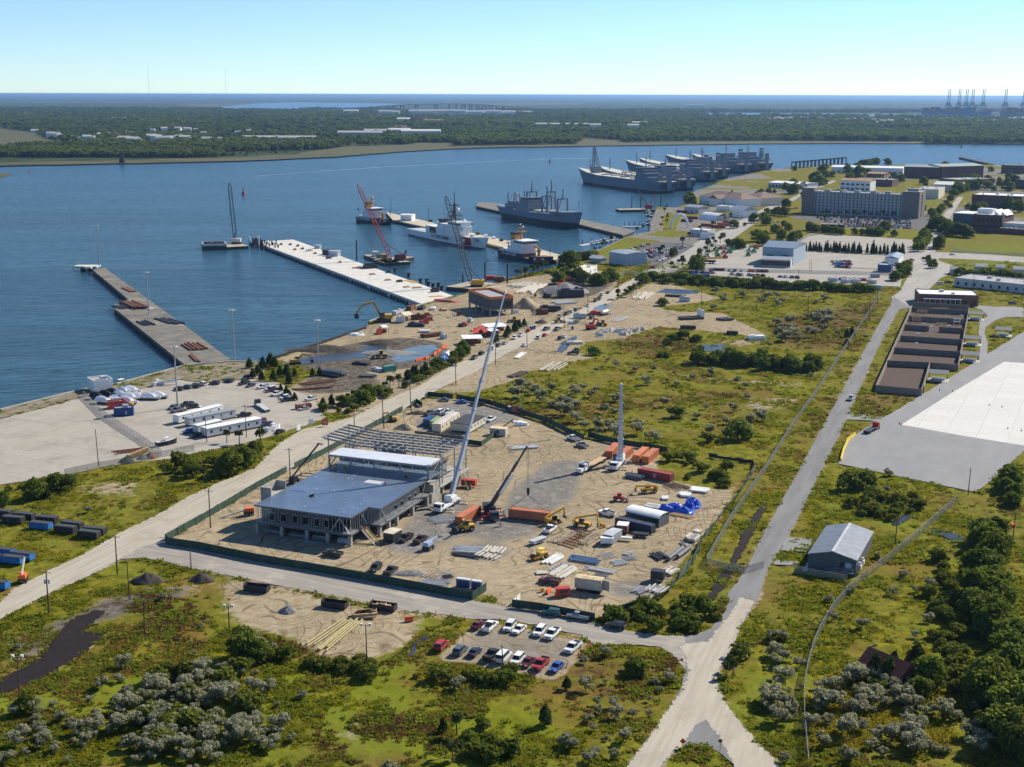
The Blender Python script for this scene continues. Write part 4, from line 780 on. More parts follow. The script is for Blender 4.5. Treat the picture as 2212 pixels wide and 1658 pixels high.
for a in(('d1',1880,475,1965,420,'sedan','maroon','dark red sedan at the left end of the upper row in the gravel lot',G1),('d1',1985,498,2060,430,'pickup','white','white pickup seen from behind, second in the upper row of the gravel lot',G1),
('d1',2222,425,2160,500,'suv','white','white SUV facing the viewer, third in the upper row of the gravel lot',G1),('d2',100,455,25,515,'sedan','white','white sedan with sunroof beside the motorcycle in the gravel lot',G1),
('d2',275,465,205,545,'suv','white','white SUV between the motorcycle and the large white pickup',G1),('d2',400,480,295,575,'pickup','white','large white pickup at the right end of the upper row in the gravel lot',G1),
('d2',585,595,465,695,'pickup','white','white pickup alone at the right edge of the gravel lot',G1),('d1',1565,660,1640,590,'suv','red','bright red SUV at the left end of the lower row in the gravel lot',G1),
('d1',1725,705,1805,630,'suv','slate','grey SUV next to the bright red one in the lower row',G1),('d1',1850,720,1930,645,'sedan','navy','dark blue sedan between the grey SUV and the black pickup in the lower row',G1),
('d1',1985,755,2085,665,'pickup','black','black pickup beside the white van in the lower row of the gravel lot',G1),('d1',2095,775,2185,680,'van','white','white passenger van behind the leaning utility pole',G1),
('d2',80,715,15,785,'suv','white','white SUV next to the white van in the lower row',G1),('d2',180,735,95,805,'sedan','maroon','dark red sedan beside the bright red pickup in the lower row',G1),
('d2',295,745,200,835,'pickup','red','bright red pickup in the lower row of the gravel lot',G1),('d2',425,775,345,845,'sedan','blue','blue sedan at the right end of the lower row of the gravel lot',G1),
('d2',420,352,262,330,'suv','teal','teal SUV parked along the green fence by the road',None),('d2',672,390,478,357,'pickup','silver','silver pickup parked along the front road behind the teal SUV',None),('d2',982,470,812,440,'suv','black','black SUV parked by the bushes on the front road',None),
('c1',757,1112,572,1080,'pickup','navy','dark blue pickup in front of the raised building',None),('c1',1345,932,1245,992,'pickup','black','black pickup parked beside the dark site trailer',None),('c1',1375,1005,1470,945,'pickup','brown','dark maroon pickup next to the blue and white boom lift',None),
('c1',1080,1185,985,1255,'suv','black','black SUV behind the green fence, the one on the left',None),('c1',1115,1290,1215,1205,'pickup','black','black pickup behind the green fence, beside the black SUV',None),
('c2',908,762,736,728,'pickup','white','white pickup beside the white and grey storage sheds',None),('c2',285,918,372,855,'pickup','white','white work truck with dark open bed hitched to a loaded trailer',None),('c2',418,1348,240,1318,'pickup','maroon','dark red pickup near the tan box trailer',None),
('c2',565,110,488,82,'pickup','white','white pickup at the curve of the green fence',None),('c2',638,168,572,140,'pickup','silver','silver pickup behind the white one at the fence curve',None),
('b1',1668,1287,1580,1283,'sedan','slate','slate grey sedan by the fence at the top of the site car park',None),('b1',1820,1306,1735,1302,'sedan','blue','bright blue sedan by the fence at the top of the site car park',None),('b1',1965,1325,1858,1318,'pickup','black','black pickup just right of the crane boom in the site car park',None),
('b1',1460,1418,1540,1390,'pickup','grey','dark grey pickup beside the site office trailers',None),('b1',1572,1400,1625,1378,'suv','white','white SUV behind the site office trailers',None),('b1',1622,1408,1690,1385,'pickup','white','white pickup behind the green roofed container',None),
('b1',2062,1440,1995,1475,'pickup','white','white pickup beside the black roofed office trailer',None),('b2',0,1378,82,1398,'suv','red','red SUV at the fence beside a blue portable toilet',None),
('b2',45,735,-2,765,'suv','white','white SUV on the sand road, leftmost of the pair',None),('b2',98,712,50,740,'pickup','white','white pickup on the sand road ahead of the white SUV',None),('b2',90,818,125,800,'sedan','white','white sedan by the roadside pole',None),('b2',208,760,250,728,'suv','white','white SUV on the sand next to the red coupe',None),
('b2',255,738,312,710,'sedan','red','red coupe on the sand near the white SUV',None),('b2',395,765,440,738,'suv','navy','dark blue SUV by the long puddle',None),('b2',435,748,475,730,'sedan','white','white sedan beside the dark blue SUV at the long puddle',None),('b2',580,885,480,880,'pickup','black','black pickup alone on the sand track',None),('b2',535,868,575,850,'pickup','black','dark pickup half hidden behind the black one on the sand track',None),
('b2',635,478,676,458,'sedan','white','white sedan on the mud near the big puddle',None),('b2',702,440,742,412,'pickup','grey','dark grey pickup by the big puddle',None),('b2',735,425,772,400,'pickup','slate','blue grey pickup by the big puddle',None),('b2',755,385,800,362,'suv','white','white SUV farther up the muddy road',None),('b2',810,366,850,345,'sedan','blue','blue car at the top of the muddy road',None),
('b2',658,588,720,558,'suv','slate','dark grey SUV left of the white tank truck',None),('b2',530,520,578,490,'suv','grey','dark SUV in the row by the muddy bank',None),('b2',497,535,530,508,'suv','white','white SUV in the row by the muddy bank',None),('b2',447,555,495,525,'pickup','slate','grey pickup in the row by the muddy bank',None),('b2',392,572,440,545,'suv','silver','silver SUV at the end of the row by the muddy bank',None),
('b2',335,660,258,685,'pickup','grey','dark pickup beside the portable toilets on the sand road',None),('b2',430,662,352,685,'pickup','slate','grey blue pickup in front of the yellow machine',None),('b2',125,695,165,672,'sedan','red','red car beside the row of portable toilets',None),
('b1',2020,855,2070,822,'suv','white','white SUV on the sand road by the shrubs',None),('b1',2066,828,2125,798,'suv','grey','grey SUV ahead of the white one by the shrubs',None),('b1',2127,806,2170,783,'sedan','silver','silver sedan ahead of the grey SUV by the shrubs',None),('b1',1855,940,1922,902,'pickup','grey','dark grey pickup under the crane boom',None),('b1',1920,900,1978,870,'suv','black','black SUV ahead of the pickup under the crane boom',None),
('b1',2065,635,2150,608,'suv','white','white SUV on the sand near the red pickup',None),('b1',2090,655,1995,640,'pickup','red','red pickup near the red tents',None),
('b1',110,1168,15,1185,'pickup','white','white pickup at the top of the yard car row by the cedars',None),('b1',168,1185,75,1200,'suv','white','white SUV behind the red pickup in the yard',None),('b1',195,1195,78,1215,'pickup','maroon','red pickup in the yard row by the cedars',None),('b1',218,1225,140,1248,'pickup','white','white pickup below the red one in the yard row',None),
('b1',290,1240,182,1262,'sedan','black','black sedan in the yard row by the cedars',None),('b1',292,1255,203,1280,'suv','white','white SUV in front of the black sedan in the yard row',None),('b1',330,1275,205,1298,'pickup','black','black pickup nearest the camera in the yard row',None),('b1',528,1268,428,1290,'pickup','white','white pickup near the rusty open container',None),('b1',460,1352,365,1372,'sedan','silver','silver sedan parked against the red open container',None),
('b0',1582,1200,1507,1185,'suv','black','black SUV beside the light mast in the yard',None),('b0',1640,1180,1585,1175,'suv','grey','dark grey SUV in the quay side row of the yard',None),('b0',1725,1175,1652,1160,'pickup','black','black pickup in the quay side row of the yard',None),('b0',1788,1160,1715,1140,'suv','white','white SUV in the quay side row of the yard',None),('b0',1885,1145,1825,1138,'suv','black','black SUV alone in the quay side row of the yard',None),('b0',2005,1128,1945,1118,'suv','navy','dark SUV at the grass edge of the yard',None),('b0',2150,1085,2095,1110,'jeep','black','black jeep by the grass at the top of the yard',None),('b0',2140,1135,2080,1150,'pickup','black','black pickup below the jeep in the yard',None),('b0',2205,1150,2125,1172,'sedan','black','black sedan below the jeep in the yard',None),
('b0',1530,1345,1465,1365,'suv','grey','grey SUV at the foot of the light mast',None),('b0',1668,1315,1565,1338,'pickup','black','black pickup behind the long office trailers',None),('b0',1705,1340,1620,1355,'suv','black','black SUV behind the long office trailers',None),('b0',1795,1362,1685,1382,'pickup','white','white pickup behind the long office trailers',None),('b0',1585,1362,1480,1392,'pickup','grey','grey pickup in the cluster left of the office trailers',None),('b0',1635,1385,1525,1408,'sedan','maroon','red car in the cluster left of the office trailers',None),
('b0',1685,1555,1580,1570,'suv','blue','blue SUV with a white roof by the office trailers',None),('b0',1768,1580,1635,1612,'pickup','black','black pickup in front of the office trailers',None),('b0',2170,1412,2045,1428,'pickup','black','black pickup behind the white office trailers',None),
('b1',85,1462,0,1488,'suv','maroon','dark red SUV right of the office trailers',None),('b1',138,1490,25,1515,'pickup','navy','dark blue pickup right of the office trailers',None),('b1',165,1575,248,1545,'sedan','black','black sedan towing place beside the white boat',None),
('b3',690,1300,745,1250,'pickup','white','white pickup driving up the long paved road',None)):veh(*a)
# ---- the raised steel building
A=G((552.2,1151.3));BR=R(-21.9)
bld=Th('unfinished_building','long unfinished steel frame building raised on concrete columns with blue grey roof deck','building',A,BR)
ZF,ZR=3.4,8.4
foot=[(0,0),(31,0),(31,10.5),(34.8,10.5),(34.8,43),(0,43)]
MB().prism(foot,2.9,ZF).bd('floor_slab',Mbg,bld)
MB().prism(foot,ZR-.4,ZR).bd('roof_deck',M_deckb,bld)
q=MB();
for x0,x1,y in((0,31,0),(31,34.8,10.5)):q.bar((x0,y-.08,ZR-.2),(x1,y-.08,ZR-.2),.2,.4);q.bar((x0,y-.08,3.15),(x1,y-.08,3.15),.2,.5)
for y0,y1,x in((0,10.5,31.08),(10.5,43,34.9),(0,43,-.08)):q.bar((x,y0,ZR-.2),(x,y1,ZR-.2),.2,.4);q.bar((x,y0,3.15),(x,y1,3.15),.2,.5)
q.bd('edge_beam',pm('dark_beam',(.12,.125,.13),.5,.2),bld)
for x in(0.4,8.6,16.8,23.5,30.6):
 for y in(0.4,10.8,21.5,32,42.4):MB().cb((x,y,-.3),(.9,.9,3.36)).bd('column',Mco,bld)
for y in(10.9,16.5,21.6,32,42,45):MB().cb((34.3,y,-.3),(.95,.95,3.36)).bd('column',Mco,bld)
def studs(mb,a,b,z0,z1,step=.55,wins=(),w=.07):
 a=Vector(a);b=Vector(b);L=(b-a).length;n=int(L/step)
 for i in range(n+1):
  p=a.lerp(b,i/n);s=i/n*L
  if any(x0<s<x1 for x0,x1 in wins):
   mb.bar(p+Vector((0,0,z0)),p+Vector((0,0,z0+1.0)),w,w);mb.bar(p+Vector((0,0,z1-1.3)),p+Vector((0,0,z1)),w,w);continue
  mb.bar(p+Vector((0,0,z0)),p+Vector((0,0,z1)),w,w)
 for x0,x1 in wins:
  for z in(z0+1.0,z1-1.3):mb.bar(a.lerp(b,x0/L)+Vector((0,0,z)),a.lerp(b,x1/L)+Vector((0,0,z)),.1,.1)
 for z in(z0+.03,z1-.03):mb.bar(a+Vector((0,0,z)),b+Vector((0,0,z)),.1,.08)
q=MB();studs(q,(0.3,.15,0),(24,.15,0),ZF,ZR-.41,.5,[(4.8,6),(8.4,9.6),(12.2,13.4),(15.6,16.8),(19.2,20.4),(22.6,23.8)]);studs(q,(24,.15,0),(30.9,.15,0),ZF,ZR-.41,1.0);q.bd('stud_wall',Mst,bld)
q=MB();studs(q,(31.1,10.4,0),(34.7,10.4,0),ZF,ZR-.41,.42);q.bd('stud_wall',Mst,bld)
q=MB();studs(q,(30.9,.4,0),(30.9,10.2,0),ZF,ZR-.41,1.1);q.bd('stud_wall',Mst,bld)
q=MB();studs(q,(34.7,10.7,0),(34.7,36,0),ZF,ZR-.41,.5,[(9,10.2),(13,14.2),(18,19.2),(22,23.2)]);q.bd('stud_wall',Mst,bld)
q=MB();studs(q,(.1,.4,0),(.1,42,0),ZF,ZR-.41,1.2);q.bd('stud_wall',Mst,bld)
q=MB();q.box(1.5,29.5,1.2,9,ZF+.01,ZF+.05);q.box(6,6.15,3,40,ZF,ZR-.6);q.box(16,16.15,12,40,ZF,ZR-.6);q.box(28,28.15,12,40,ZF,ZR-.6);q.box(1,29,9.9,10.05,ZF,ZR-.6);q.bd('partition',pm('interior_board',(.10,.10,.105),.9),bld)
for a,b in(((24.6,.02,ZF),(27.5,.02,ZR-.6)),((30.6,.02,ZF),(27.6,.02,ZR-.6)),((34.95,14.5,ZF),(34.95,11,ZR-.6)),((34.95,36.5,ZF),(34.95,39.6,ZR-.6)),((31.1,9.5,ZF),(31.1,6.0,ZR-.6))):MB().bar(a,b,.22,.22).bd('brace',Mgv,bld)
for x,y0,y1,w in((.0,9.0,17.0,3.0),):
 q=MB();q.box(-3.4,0.1,8.6,9.0,0,10.9);q.box(-3.4,0.1,16.6,17,0,10.9);q.box(-3.4,-3.0,9,16.6,0,10.9);q.box(-3.0,.1,9,16.6,8.0,8.42);q.bd('stair_tower',Mco,bld)
q=MB();q.prism([(0,42.3),(34.8,42.3),(34.8,51),(0,51)],12.35,12.6);can=q.bd('canopy_roof',M_canw,bld)
q=MB()
for x in(0.2,34.6):q.bar((x,42.4,12.15),(x,51,12.15),.3,.4)
for y in(42.4,51):q.bar((0,y,12.15),(34.8,y,12.15),.3,.4)
q.bd('canopy_beam',Mbg,can)
for x in(.3,8,16,25,34.5):
 for y in(42.6,50.8):MB().box(x-.2,x+.2,y-.2,y+.2,ZF if y>45 else ZR,12.0).bd('canopy_post',Mbg,bld)
MB().box(0,34.8,43.05,51,ZR-.5,ZR-.04).bd('roof_deck',M_deckb,bld)
q=MB();studs(q,(34.75,42.6,0),(34.75,50.8,0),ZR,12,1.3);studs(q,(.1,42.6,0),(.1,50.8,0),ZR,12,1.6);q.bd('stud_wall',Mgv,bld)
for x in(34.7,.1):MB().bar((x,43,ZR),(x,50,12),.25,.25).bd('brace',Mbg,bld)
MB().prism([(-9,51.1),(34.8,51.1),(34.8,74),(-9,74)],3.05,ZF).bd('floor_slab',Mco,bld)
for x in(-8,2,12,22,33):
 for y in(56,65,73.4):MB().cb((x,y,-.3),(.9,.9,3.36)).bd('column',Mco,bld)
for x0,x1,y0,y1,z1 in((-6,4,60,60.4,9.5),(-6,-5.6,60.4,72,9.5),(6,14,58,58.4,8.6),(14,30,58.5,58.9,8.2),(29.6,30,58.9,66,9),(0,12,72.6,73,9.2),(4,4.4,60.4,70,8.5)):MB().box(x0,x1,y0,y1,ZF,z1).bd('block_wall',M_cmu,bld)
MB().box(30.5,34.6,46,51,-.2,5.4).bd('lift_pit',Mco,bld);MB().box(30.8,34.7,62,73,-.2,3.0).bd('block_wall',M_cmu,bld)
q=MB();q.box(8,11,57.9,57.96,ZF,7.4);q.box(24,26,58.3,58.45,ZF+.2,6.2);q.bd('doorway',Mlg,bld)
def roof_z(x):return 12.5 if x>2 else 12.5+(2-x)*.10
for i,y in enumerate((55.5,58.6,61.7,64.8,67.9,71,74)):
 q=MB();q.bar((-10.5 if y>60 else-9,y+(8 if False else 0),roof_z(-10)),(2,y,12.5),.36,.55);q.bar((2,y,12.5),(33.5,y,12.5),.36,.55);q.bd('roof_beam',Mbg,bld)
for x in(-10,-4,2,5,8,11,14,17,20,23,26,29,33.3):
 q=MB();q.bar((x,54.4 if x>2 else 56,roof_z(x)-.05),(x,74.2,roof_z(x)-.05),.34,.45);q.bd('roof_joist',Mbg,bld)
for x,y in((-10,74),(-10,60),(2,74),(2,55.5),(14,74),(14,55.5),(24,55.5),(33.3,55.5),(33.3,64.8),(33.3,74),(24,74)):MB().box(x-.17,x+.17,y-.17,y+.17,0,roof_z(x)-.3).bd('steel_post',Mbg,bld)
q=MB();q.bar((33.4,55.5,8.2),(33.4,74,8.2),.26,.36);q.bar((33.4,64.8,12),(33.4,74,8.3),.15,.15);q.bd('side_beam',Mbg,bld)
MB().bar((14,75.5,13.2),(33,75.3,13.2),.3,.9).bd('parapet_beam',pm('rust_primer',(.13,.10,.085),.7),bld)
def local(o,x,y,z=0):return o.matrix_basis@Vector((x,y,z))
def steps(label,a,b,w,z0,z1,rail=Mye):
 d=(b-a);t=Th('scaffold_stairs',label,'stairs',a,ang(a,b));L=Vector((d.x,d.y)).length
 q=MB()
 for s in(-w/2,w/2):q.bar((0,s,z1),(L,s,z0),.12,.3)
 q.bd('stringer',Mwh,t);q=MB();n=12
 for i in range(n):f=(i+.5)/n;q.cb((L*f,0,z1+(z0-z1)*f),(.28,w,.05))
 q.bd('tread',Mds,t)
 q=MB()
 for s in(-w/2,w/2):
  q.bar((0,s,z1+1.1),(L,s,z0+1.1),.07,.07);q.bar((0,s,z1+.6),(L,s,z0+.6),.05,.05)
  for i in range(6):f=i/5;q.bar((L*f,s,z1+(z0-z1)*f),(L*f,s,z1+(z0-z1)*f+1.1),.06,.06)
 q.bd('handrail',rail,t);return t
bld_M=Matrix.Translation(A)@Matrix.Rotation(BR,4,'Z')
LW=lambda x,y,z=0:bld_M@Vector((x,y,z))
steps('white stairs with yellow handrails at the near corner of the raised building',LW(31.4,6,0),LW(36.8,4.2,0),1.3,0,ZF)
steps('yellow railed stairs at the far end of the raised building',LW(34.9,67,0),LW(40,62,0),1.3,0,ZF)
for x,y,w,d,h,lb,m in((4.5,3.0,6.2,2.6,.9,'bundle of metal decking under the left bay of the raised building',Mgv),(13,2.5,6.5,2.2,.7,'bundle of metal decking under the second bay of the raised building',Mgv),(20.3,2.5,5.6,2.2,1.2,'stack of metal decking under the third bay of the raised building',Mgv),(27.6,2.4,3.6,2.0,1.4,'pale wrapped crate under the corner bay of the raised building',Mlg),(20,-1.6,6.6,1.6,.5,'low pile of steel sheets just in front of the columns',Mgv)):
 q=MB();n=4
 for i in range(n):q.cb((random.uniform(-.2,.2),random.uniform(-.15,.15),h*i/n),(w*random.uniform(.85,1),d*random.uniform(.8,1),h/n*.8),random.uniform(-.05,.05))
 tag(q.bd('sheet_bundle',m,None,False,LW(x,y,0.02),BR),lb,'material stack')
for i in range(26):
 x,y=random.uniform(2,30),random.uniform(2,40)
 o=MB().box(-.2,.2,-.12,.12,0,.08).box(-.05,.15,-.16,.1,.083,.2).bd('deck_offcut',Mwh,None,False,LW(x,y,ZR+.01),random.random()*3);tag(o,'small white offcut lying on the blue grey roof deck','offcut','offcuts on the roof deck')
for x,y,w,d,n,lb,col in((4.6,18,5.5,3.2,7,'pale ribbed sheets laid by the stair tower on the roof','b'),(27.5,5.5,3.6,6.5,8,'pale ribbed sheets laid at the near right corner of the roof','b'),(21,33,5.5,3,5,'white strips laid in rows on the roof deck','w')):
 q=MB()
 for i in range(n):q.box(-w/2,w/2,-d/2+d*i/n,-d/2+d*(i+.6)/n,0,.07)
 tag(q.bd('deck_sheets',Mwh if col=='w' else pm('bright_decking',(.30,.38,.52),.3,.4),None,False,LW(x,y,ZR+.01),BR),lb,'metal sheets')
for x,y,s,m,lb in((11,13,.9,Mbk,'black tool box near the stair tower on the roof deck'),(25,32.5,.5,Mre,'small red tool on the roof deck'),(27.5,41.3,.6,Mre,'red box under the canopy edge on the roof'),(2.4,41,1.3,Mwd,'timber crate at the left end below the canopy')):
 tag(MB().cb((0,0,0),(s,s*.8,s*.6)).cb((s*.5,s*.4,0),(s*.5,s*.5,s*.9)).bd('tool_box',m,None,False,LW(x,y,ZR+.01),BR),lb,'box')
# ---- shipping containers
def cont_mesh(L=12.19):
 q=MB();q.box(-L/2,L/2,-1.19,1.19,.12,2.52)
 n=int(L/.56)
 for i in range(n):
  x=-L/2+.3+(L-.6)*i/(n-1)
  for s in(-1,1):q.box(x-.1,x+.1,s*1.19-.03,s*1.19+.03,.25,2.4)
 for sx in(-1,1):
  for sy in(-1,1):q.box(sx*L/2-.09,sx*L/2+.09,sy*1.2-.07,sy*1.2+.07,0,2.6)
 for sy in(-1,1):q.box(-L/2,L/2,sy*1.2-.06,sy*1.2+.06,2.44,2.62);q.box(-L/2,L/2,sy*1.2-.06,sy*1.2+.06,.03,.2)
 return q
CP={}
def Cn(label,a,b,color,L=12.19,z=0,open_=False,group='shipping containers on the site',mid=None,dirn=None):
 key=(L,open_)
 if mid is None:A,B=G(a),G(b);mid=(A+B)/2;dirn=ang(A,B)
 if key not in CP:
  t=Th('shipping_container',label,'container');
  k=M_contp;cont_mesh(L).bd('body',k,t)
  d=MB()
  for s in(-.6,.6):d.box(L/2+.0,L/2+.05,s-.57,s+.57,.2,2.4);
  d2=d.bd('door',k,t);q=MB()
  for s in(-.9,-.3,.3,.9):q.tube((L/2+.08,s,.25),(L/2+.08,s,2.35),.03,5)
  q.bd('lock_bar',Mgv,d2);MB().box(-L/2+.1,L/2-.1,-1.12,1.12,2.525,2.56).bd('top',k,t)
  CP[key]=freeze(t);t.location=(mid.x,mid.y,z);t.rotation_euler=(0,0,dirn);o=t;o['group']=group
  for x in o.children_recursive:x.color=(*color,1)
  return o
 o=copy_tree(CP[key],Vector((mid.x,mid.y,z)),dirn,label,group)
 for x in o.children_recursive:x.color=(*color,1)
 return o
M_contp=pm('container_paint',(1,1,1),.55,.05,.16,.6,(.16,.07,.04),.4,obj=True)
CO=(.52,.17,.075);CR=(.33,.055,.045);CN=(.035,.05,.085);CB=(.02,.07,.22)
hc=Cn('orange container hanging just off the ground from the black crane hook',('c1',2195,762),('c2',318,800),CO,12.19,.35)
Cn('orange container standing between the two crane trucks',('c1',1760,828),('c1',1905,735),CO)
Cn('orange container behind the right white crane, leftmost of the four',('c2',838,250),('c2',905,180),CO)
Cn('orange container half hidden by the right white crane boom',('c2',925,285),('c2',1020,210),CO)
Cn('bright orange container right of the white crane, the left one of the close pair',('c2',1060,300),('c2',1165,205),(.58,.20,.07))
Cn('dusty orange container right of the white crane, the right one of the close pair',('c2',1140,310),('c2',1250,218),CO)
Cn('dark red container with white markings lying across the site edge',('c2',1108,400),('c2',1375,452),CR)
Cn('grey blue container roofed as the near side of the storage shed',('c2',905,830),('c2',1225,905),CN)
Cn('grey container forming the far side of the storage shed',('c2',985,735),('c2',1330,815),(.11,.12,.13))
q=G(('c2',1090,805));t=Th('arched_storage_roof','white arched roof spanning two grey containers','shed',G(('c2',1120,822)),ang(G(('c2',905,830)),G(('c2',1225,905))))
q=MB();n=8
for i in range(n):
 a0,a1=math.pi*i/n,math.pi*(i+1)/n;y0,z0=3.0-3.0*math.cos(a0),2.75+1.1*math.sin(a0);y1,z1=3.0-3.0*math.cos(a1),2.75+1.1*math.sin(a1)
 q.add([(-6,y0,z0),(6,y0,z0),(6,y1,z1),(-6,y1,z1)],[(0,1,2,3)]);
q.bd('roof',Mwh,t);q=MB();q.box(5.7,5.8,.2,5.8,0,3.2);q.bd('end_wall',pm('shed_grey',(.11,.12,.13),.6),t)
Tx('2231\n104',.75,Mwh,[o for o in bpy.data.objects if o.get('label','').startswith('dark red container')][0],(.3,-1.26,1.25),(math.pi/2,0,0),.01,'container_marking')
cnt=lambda lb,t_,x0,y0,x1,y1,c,L=6.1,g='containers and site sheds':Cn(lb,(t_,x0,y0),(t_,x1,y1),c,L,0,False,g)
cnt('blue container at the left of the site office row','b1',1440,1525,1560,1440,CB,8.0)
cnt('green roofed container between the blue one and the cream trailer','b1',1500,1540,1610,1455,(.27,.36,.12),8.0)
cnt('teal container by the muddy bank with a white tank','b1',1105,1035,1200,1020,(.08,.27,.25),6.1)
# ---- tan box trailer, sheds and office trailers
def trailer(label,a,b,w,h,wall,roof,lift=.7,name='office_trailer',wins=5,Wh=0,doors=1,group='site office trailers',ov=.12):
 A,B=G(a),G(b);L=(B-A).length;t=Th(name,label,'trailer' if lift>.3 else 'shed',A,ang(A,B),group)
 MB().box(0,L,0,w,lift,lift+h).bd('wall',wall,t);q=MB();q.xprism([(-ov,lift+h),(w+ov,lift+h),(w+ov,lift+h+.1),(w/2,lift+h+.28),(-ov,lift+h+.1)],-ov,L+ov);q.bd('roof',roof,t)
 for i in range(wins):
  x=L*(i+.5)/wins;MB().box(x-.45,x+.45,-.03,.05,lift+1.1,lift+2.0).bd('window',Mgl,t)
 for i in range(doors):MB().box(L*.72-.45+i*.1,L*.72+.45,-.04,.04,lift+.1,lift+2.1).bd('door',Mlg,t)
 if Wh:
  for i in range(Wh):
   for y in(.05,w-.05):MB().tube((L*.6+i*.8,y-.12,.38),(L*.6+i*.8,y+.12,.38),.38,9).bd('wheel',M_tyre,t)
 if lift>.3:MB().box(.3,L-.3,.3,w-.3,.1,lift).bd('skirt',Mds,t)
 return t
Mcr=pm('cream_siding',(.62,.56,.43),.7);M_beige=pm('beige_siding',(.50,.45,.36),.7);Mwr=pm('white_membrane',(.74,.74,.72),.6);M_broof=pm('black_shingle',(.045,.045,.05),.9);M_stripe=pm('patchy_roof',(.62,.56,.5),.6,0,.5,1.2,(.30,.12,.08),.6)
M_sgr=pm('grey_shed_siding',(.28,.30,.32),.55)
trailer('cream site office with patchy rust striped roof',('b1',1598,1560),('b1',1760,1455),3.6,2.8,Mcr,M_stripe,.3)
trailer('cream site office with black roof and roof vents',('b1',1852,1568),('b1',1985,1490),8.2,2.7,Mcr,M_broof,.6)
trailer('small tan shed with pale roof by the lumber pile',('b1',2020,1580),('b1',2155,1592),3.2,2.6,M_beige,pm('cream_roof',(.66,.58,.40),.6),.05,'storage_shed',1)
trailer('dark site trailer with cream roof beside the black pickup',('c1',1100,975),('c1',1185,990),4.8,2.3,Mds,Mcr,.4,'cargo_trailer',0,1,0,'site trailers')
trailer('tan box trailer on three axles with its rear door open',('c2',540,1400),('c2',770,1432),2.6,2.7,M_beige,pm('rust_spotted_cream',(.62,.50,.28),.6,0,.3,.8,(.3,.13,.04),.6),.9,'box_trailer',0,3,0,'site trailers')
q=G(('c2',805,1425));tag(MB().box(-.05,.05,-1.2,1.2,.9,3.5).box(.055,.09,-1.0,1.0,1.0,3.4).bd('trailer_door',M_sgr,None,False,q,.9),'open grey blue door leaf standing behind the tan box trailer','door')
trailer('small grey site hut with blue sign windows by the foundation',('c2',785,985),('c2',868,1000),6.4,2.5,M_sgr,Mlg,.05,'site_hut',2,0,1,'site huts')
trailer('brown and white horse type trailer behind the grey site hut',('c2',905,908),('c2',995,915),3.6,2.2,Mru,Mwr,.4,'cargo_trailer',2,2,0,'site trailers')
for x0,y0,x1,y1,lb,w in(('b0',1640,1520,2035,'long white trailer with dark grey roof, second of the four',3.4),):pass
trailer('long white roofed office trailer, the farthest of the four in the yard',('b0',1548,1488),('b0',1930,1395),3.6,2.7,Mwh,Mwr,.6)
trailer('grey roofed office trailer, second farthest of the four in the yard',('b0',1640,1512),('b0',2040,1432),3.6,2.7,Mlg,M_sgr,.6)
trailer('short white roofed office trailer beside the nearest long one in the yard',('b0',1715,1575),('b0',1920,1525),3.4,2.6,Mlg,Mwr,.6,wins=2)
trailer('long white roofed office trailer nearest the palms in the yard',('b0',1790,1608),('b1',50,1515),4.4,2.9,Mlg,Mwr,.6,wins=6)
